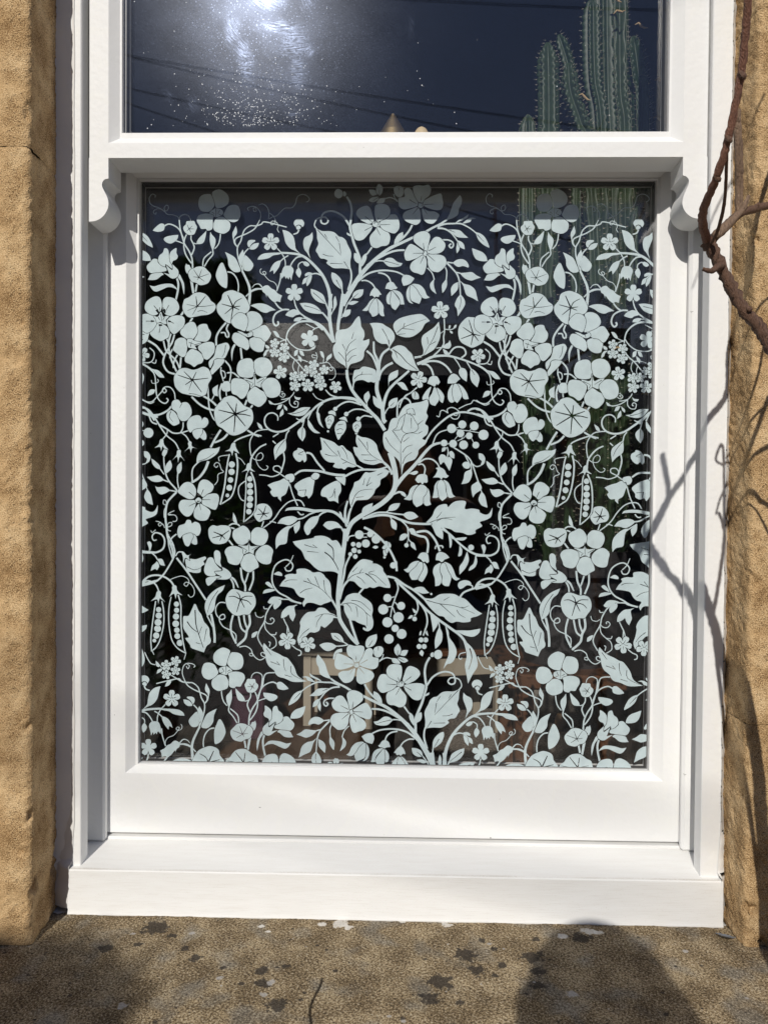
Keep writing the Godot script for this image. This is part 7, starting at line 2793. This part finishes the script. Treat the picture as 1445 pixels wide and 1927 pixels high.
V 8 32 6822 135 6905 300 6974 486 7036
V 8 148 6973 122 6884
V 8 46 6794 164 6808
V 8 122 6884 218 6877 301 6864
N leaf
O 679 6995s 701 6865 702 6755 662 6645 607 6562 525 6507 443 6465 305 6430s 429 6479 442 6562 413 6672 426 6768 508 6837 604 6906
V 8 666 6920 606 6755 538 6631 443 6465
V 8 502 6754 517 6644
V 8 634 6686 538 6631
S 33 28 305 6435 415 6454
N leaf
O -83 6553s -14 6601 68 6626 152 6602 207 6547 263 6492 291 6423 326 6327 383 6231s 279 6231 168 6258 71 6312 1 6367 -48 6450 -41 6519
V 12 -35 6560 83 6478 195 6354 348 6245
V 8 0 6533 42 6423
S 33 44 -83 6580 -193 6491 -241 6353 -249 6215
S 28 44 -333 6683 -325 6518 -275 6394 -254 6242
S 30 36 -443 6538 -359 6462 -303 6352 -260 6228
S 53 64 -254 6297 -273 6090 -279 5925 -229 5759 -186 5621 -171 5469 -136 5421
S 36 36 -33 6353 -136 6298 -219 6201 -252 6077
S 47 33 -186 5621 -146 5801 -92 5926 4 6036 100 6120 224 6230
N leaf
O 51 6243s 45 6147 -24 6091 -86 6050 -92 5946s -100 6105 -66 6188
N leaf
O 25 6037s 115 6051 170 6003 212 5920s 129 5940 87 5982
N leaf
O 45 5809s 41 5719 -7 5657 -83 5650 -90 5732 -35 5788
V 8 -62 5677 -7 5733
S 17 19 -76 5670 -124 5608 -151 5552
N leaf
O -340 5835s -285 5800 -243 5745 -186 5621s -270 5655 -326 5717
S 44 19 347 6334 443 6376 581 6445 718 6466 856 6460 1036 6413 1243 6338 1382 6263 1479 6174
S 33 28 361 6334 471 6362 568 6383 692 6370 803 6302 884 6199
S 30 28 416 6334 499 6328 569 6259 604 6156
S 25 19 581 6445 690 6549 758 6645 757 6755 770 6865 761 7071
S 25 25 829 6467 910 6577 993 6605 1076 6578 1104 6495 1036 6433
N leaf
O 854 6707s 875 6632 842 6577 745 6590 786 6645 827 6666
N leaf
O 745 6576s 814 6535 842 6481 773 6494
S 14 14 642 6583 717 6593
S 14 14 770 6879 853 6872 907 6886 948 6927
N leaf
O 832 6886s 838 6934 866 6934 852 6886
N leaf
O 853 6859 894 6838 894 6811 860 6824
N leaf
O 907 6886 928 6941 959 6948s 949 6907
S 11 11 702 6810 756 6849
N bellflower
O 604 6149 666 6136 708 6053s 674 6012 654 6026 626 5984 592 5998 550 6018 509 6032s 542 6121
O 613 5967 647 5957 676 5874 700 5791 636 5684s 567 5708 538 5791 586 5887
O 571 5977 503 5928 441 5832 442 5776 504 5791 566 5736 531 5832
O 661 5964 724 5916 773 5833 753 5726s 708 5764 682 5874
N bellflower
O 900 6185 969 6165 1022 6103s 984 6075 950 6041 916 6034 860 6033s 826 6040 839 6123
O 923 6016 978 6020 1024 5931 1048 5835 980 5731s 925 5779 900 5903
O 909 6020 861 5971 831 5889 835 5792 877 5737 932 5758 896 5861
O 982 6027 1054 5986 1124 5890 1156 5794s 1083 5793 1034 5890
S 17 17 912 6446 981 6357 1030 6268
N leaf
O 1023 6275 1092 6261 1128 6193 1122 6062s 1039 6124 997 6206
S 17 17 1119 6372 1196 6248
N leaf
O 1189 6262 1272 6207 1321 6111 1288 5976s 1205 6056 1176 6152
V 8 1196 6248 1245 6166
N flower
F 702 7170 148 95 1
N flower
F 370 6093 139 70 1
S 19 14 350 5969 268 5900 158 5816 76 5692
N bud
O 275 5886 323 5907 365 5873 379 5831 373 5790 296 5789 268 5845
V 8 323 5900 310 5803
S 14 14 658 5529 700 5516 720 5599 768 5613 837 5572
S 14 14 837 5572 823 5627 891 5661 975 5627 1017 5559 990 5490 921 5482 865 5530
S 12 12 920 5544 975 5538 1002 5614
S 14 14 1002 5641 1112 5697 1194 5725 1235 5773 1318 5739 1415 5699 1483 5727
S 28 28 1140 5601 1223 5643 1333 5629 1417 5533 1486 5430
N flower
O 983 6866 1017 6962 1112 7058 1181 7065 1250 7052 1333 6977 1403 6840 1390 6757 1364 6675 1282 6620 1199 6592 1130 6619 1033 6674 991 6756
V 14 1218 6802 1147 7024
V 14 1218 6802 1059 6907
V 14 1218 6802 1026 6729
V 14 1218 6802 1185 6633
V 14 1218 6802 1302 6695
V 14 1218 6802 1328 6778
N flower
F 1294 6468 120 60 1
M leaf
O -2030 1927s -1952 1843 -1889 1802 -1798 1761 -1727 1720 -1657 1693 -1587 1609 -1544 1540 -1502 1428 -1417 1359 -1347 1329s -1473 1316 -1585 1322 -1698 1370 -1796 1396 -1852 1452 -1866 1494 -1951 1563 -1993 1646 -2015 1758 -2051 1856
V 8 -1994 1843 -1910 1732
V 8 -1923 1633 -1776 1579
V 8 -1825 1635 -1776 1579
V 8 -1720 1678 -1713 1566 -1684 1482
V 8 -1601 1567 -1586 1441 -1403 1345
V 8 -1698 1426 -1586 1392
X 14 14 -2008 1702 -2064 1723 -2078 1765 -2036 1779 -2022 1751
X 19 19 -1859 1459 -1978 1450 -2027 1393 -2048 1239
X 17 14 -2422 1859 -2323 1874 -2239 1826 -2211 1756 -2154 1687 -2084 1659 -2007 1702
X 12 12 -2211 1756 -2253 1763 -2253 1727 -2210 1721 -2213 1756
M flower
F -3582 1556 89 90 1
M flower
F -3434 1622 89 70 1
M flower
F -3434 1474 83 90 1
M flower
F -3582 1409 83 80 1
M leaf
O -3752 1625s -3702 1583 -3695 1527 -3744 1547
M leaf
O -3737 1416s -3716 1484 -3652 1499 -3666 1457
X 17 14 -3928 1756 -3886 1665 -3829 1581 -3758 1561
X 14 19 -3702 1569 -3617 1471 -3532 1416 -3419 1347 -3320 1292 -3222 1287
X 15 12 -3285 1307 -3328 1433 -3307 1546 -3251 1589 -3166 1583 -3124 1548 -3152 1527
X 12 12 -3251 1575 -3215 1554 -3236 1504 -3265 1546
M leaf
O -3605 1215s -3574 1289 -3518 1318 -3504 1290 -3546 1233
X 12 12 -3518 1311 -3433 1340
X 14 14 1149 1818 1066 1796 1039 1740 1074 1705 1088 1734"""
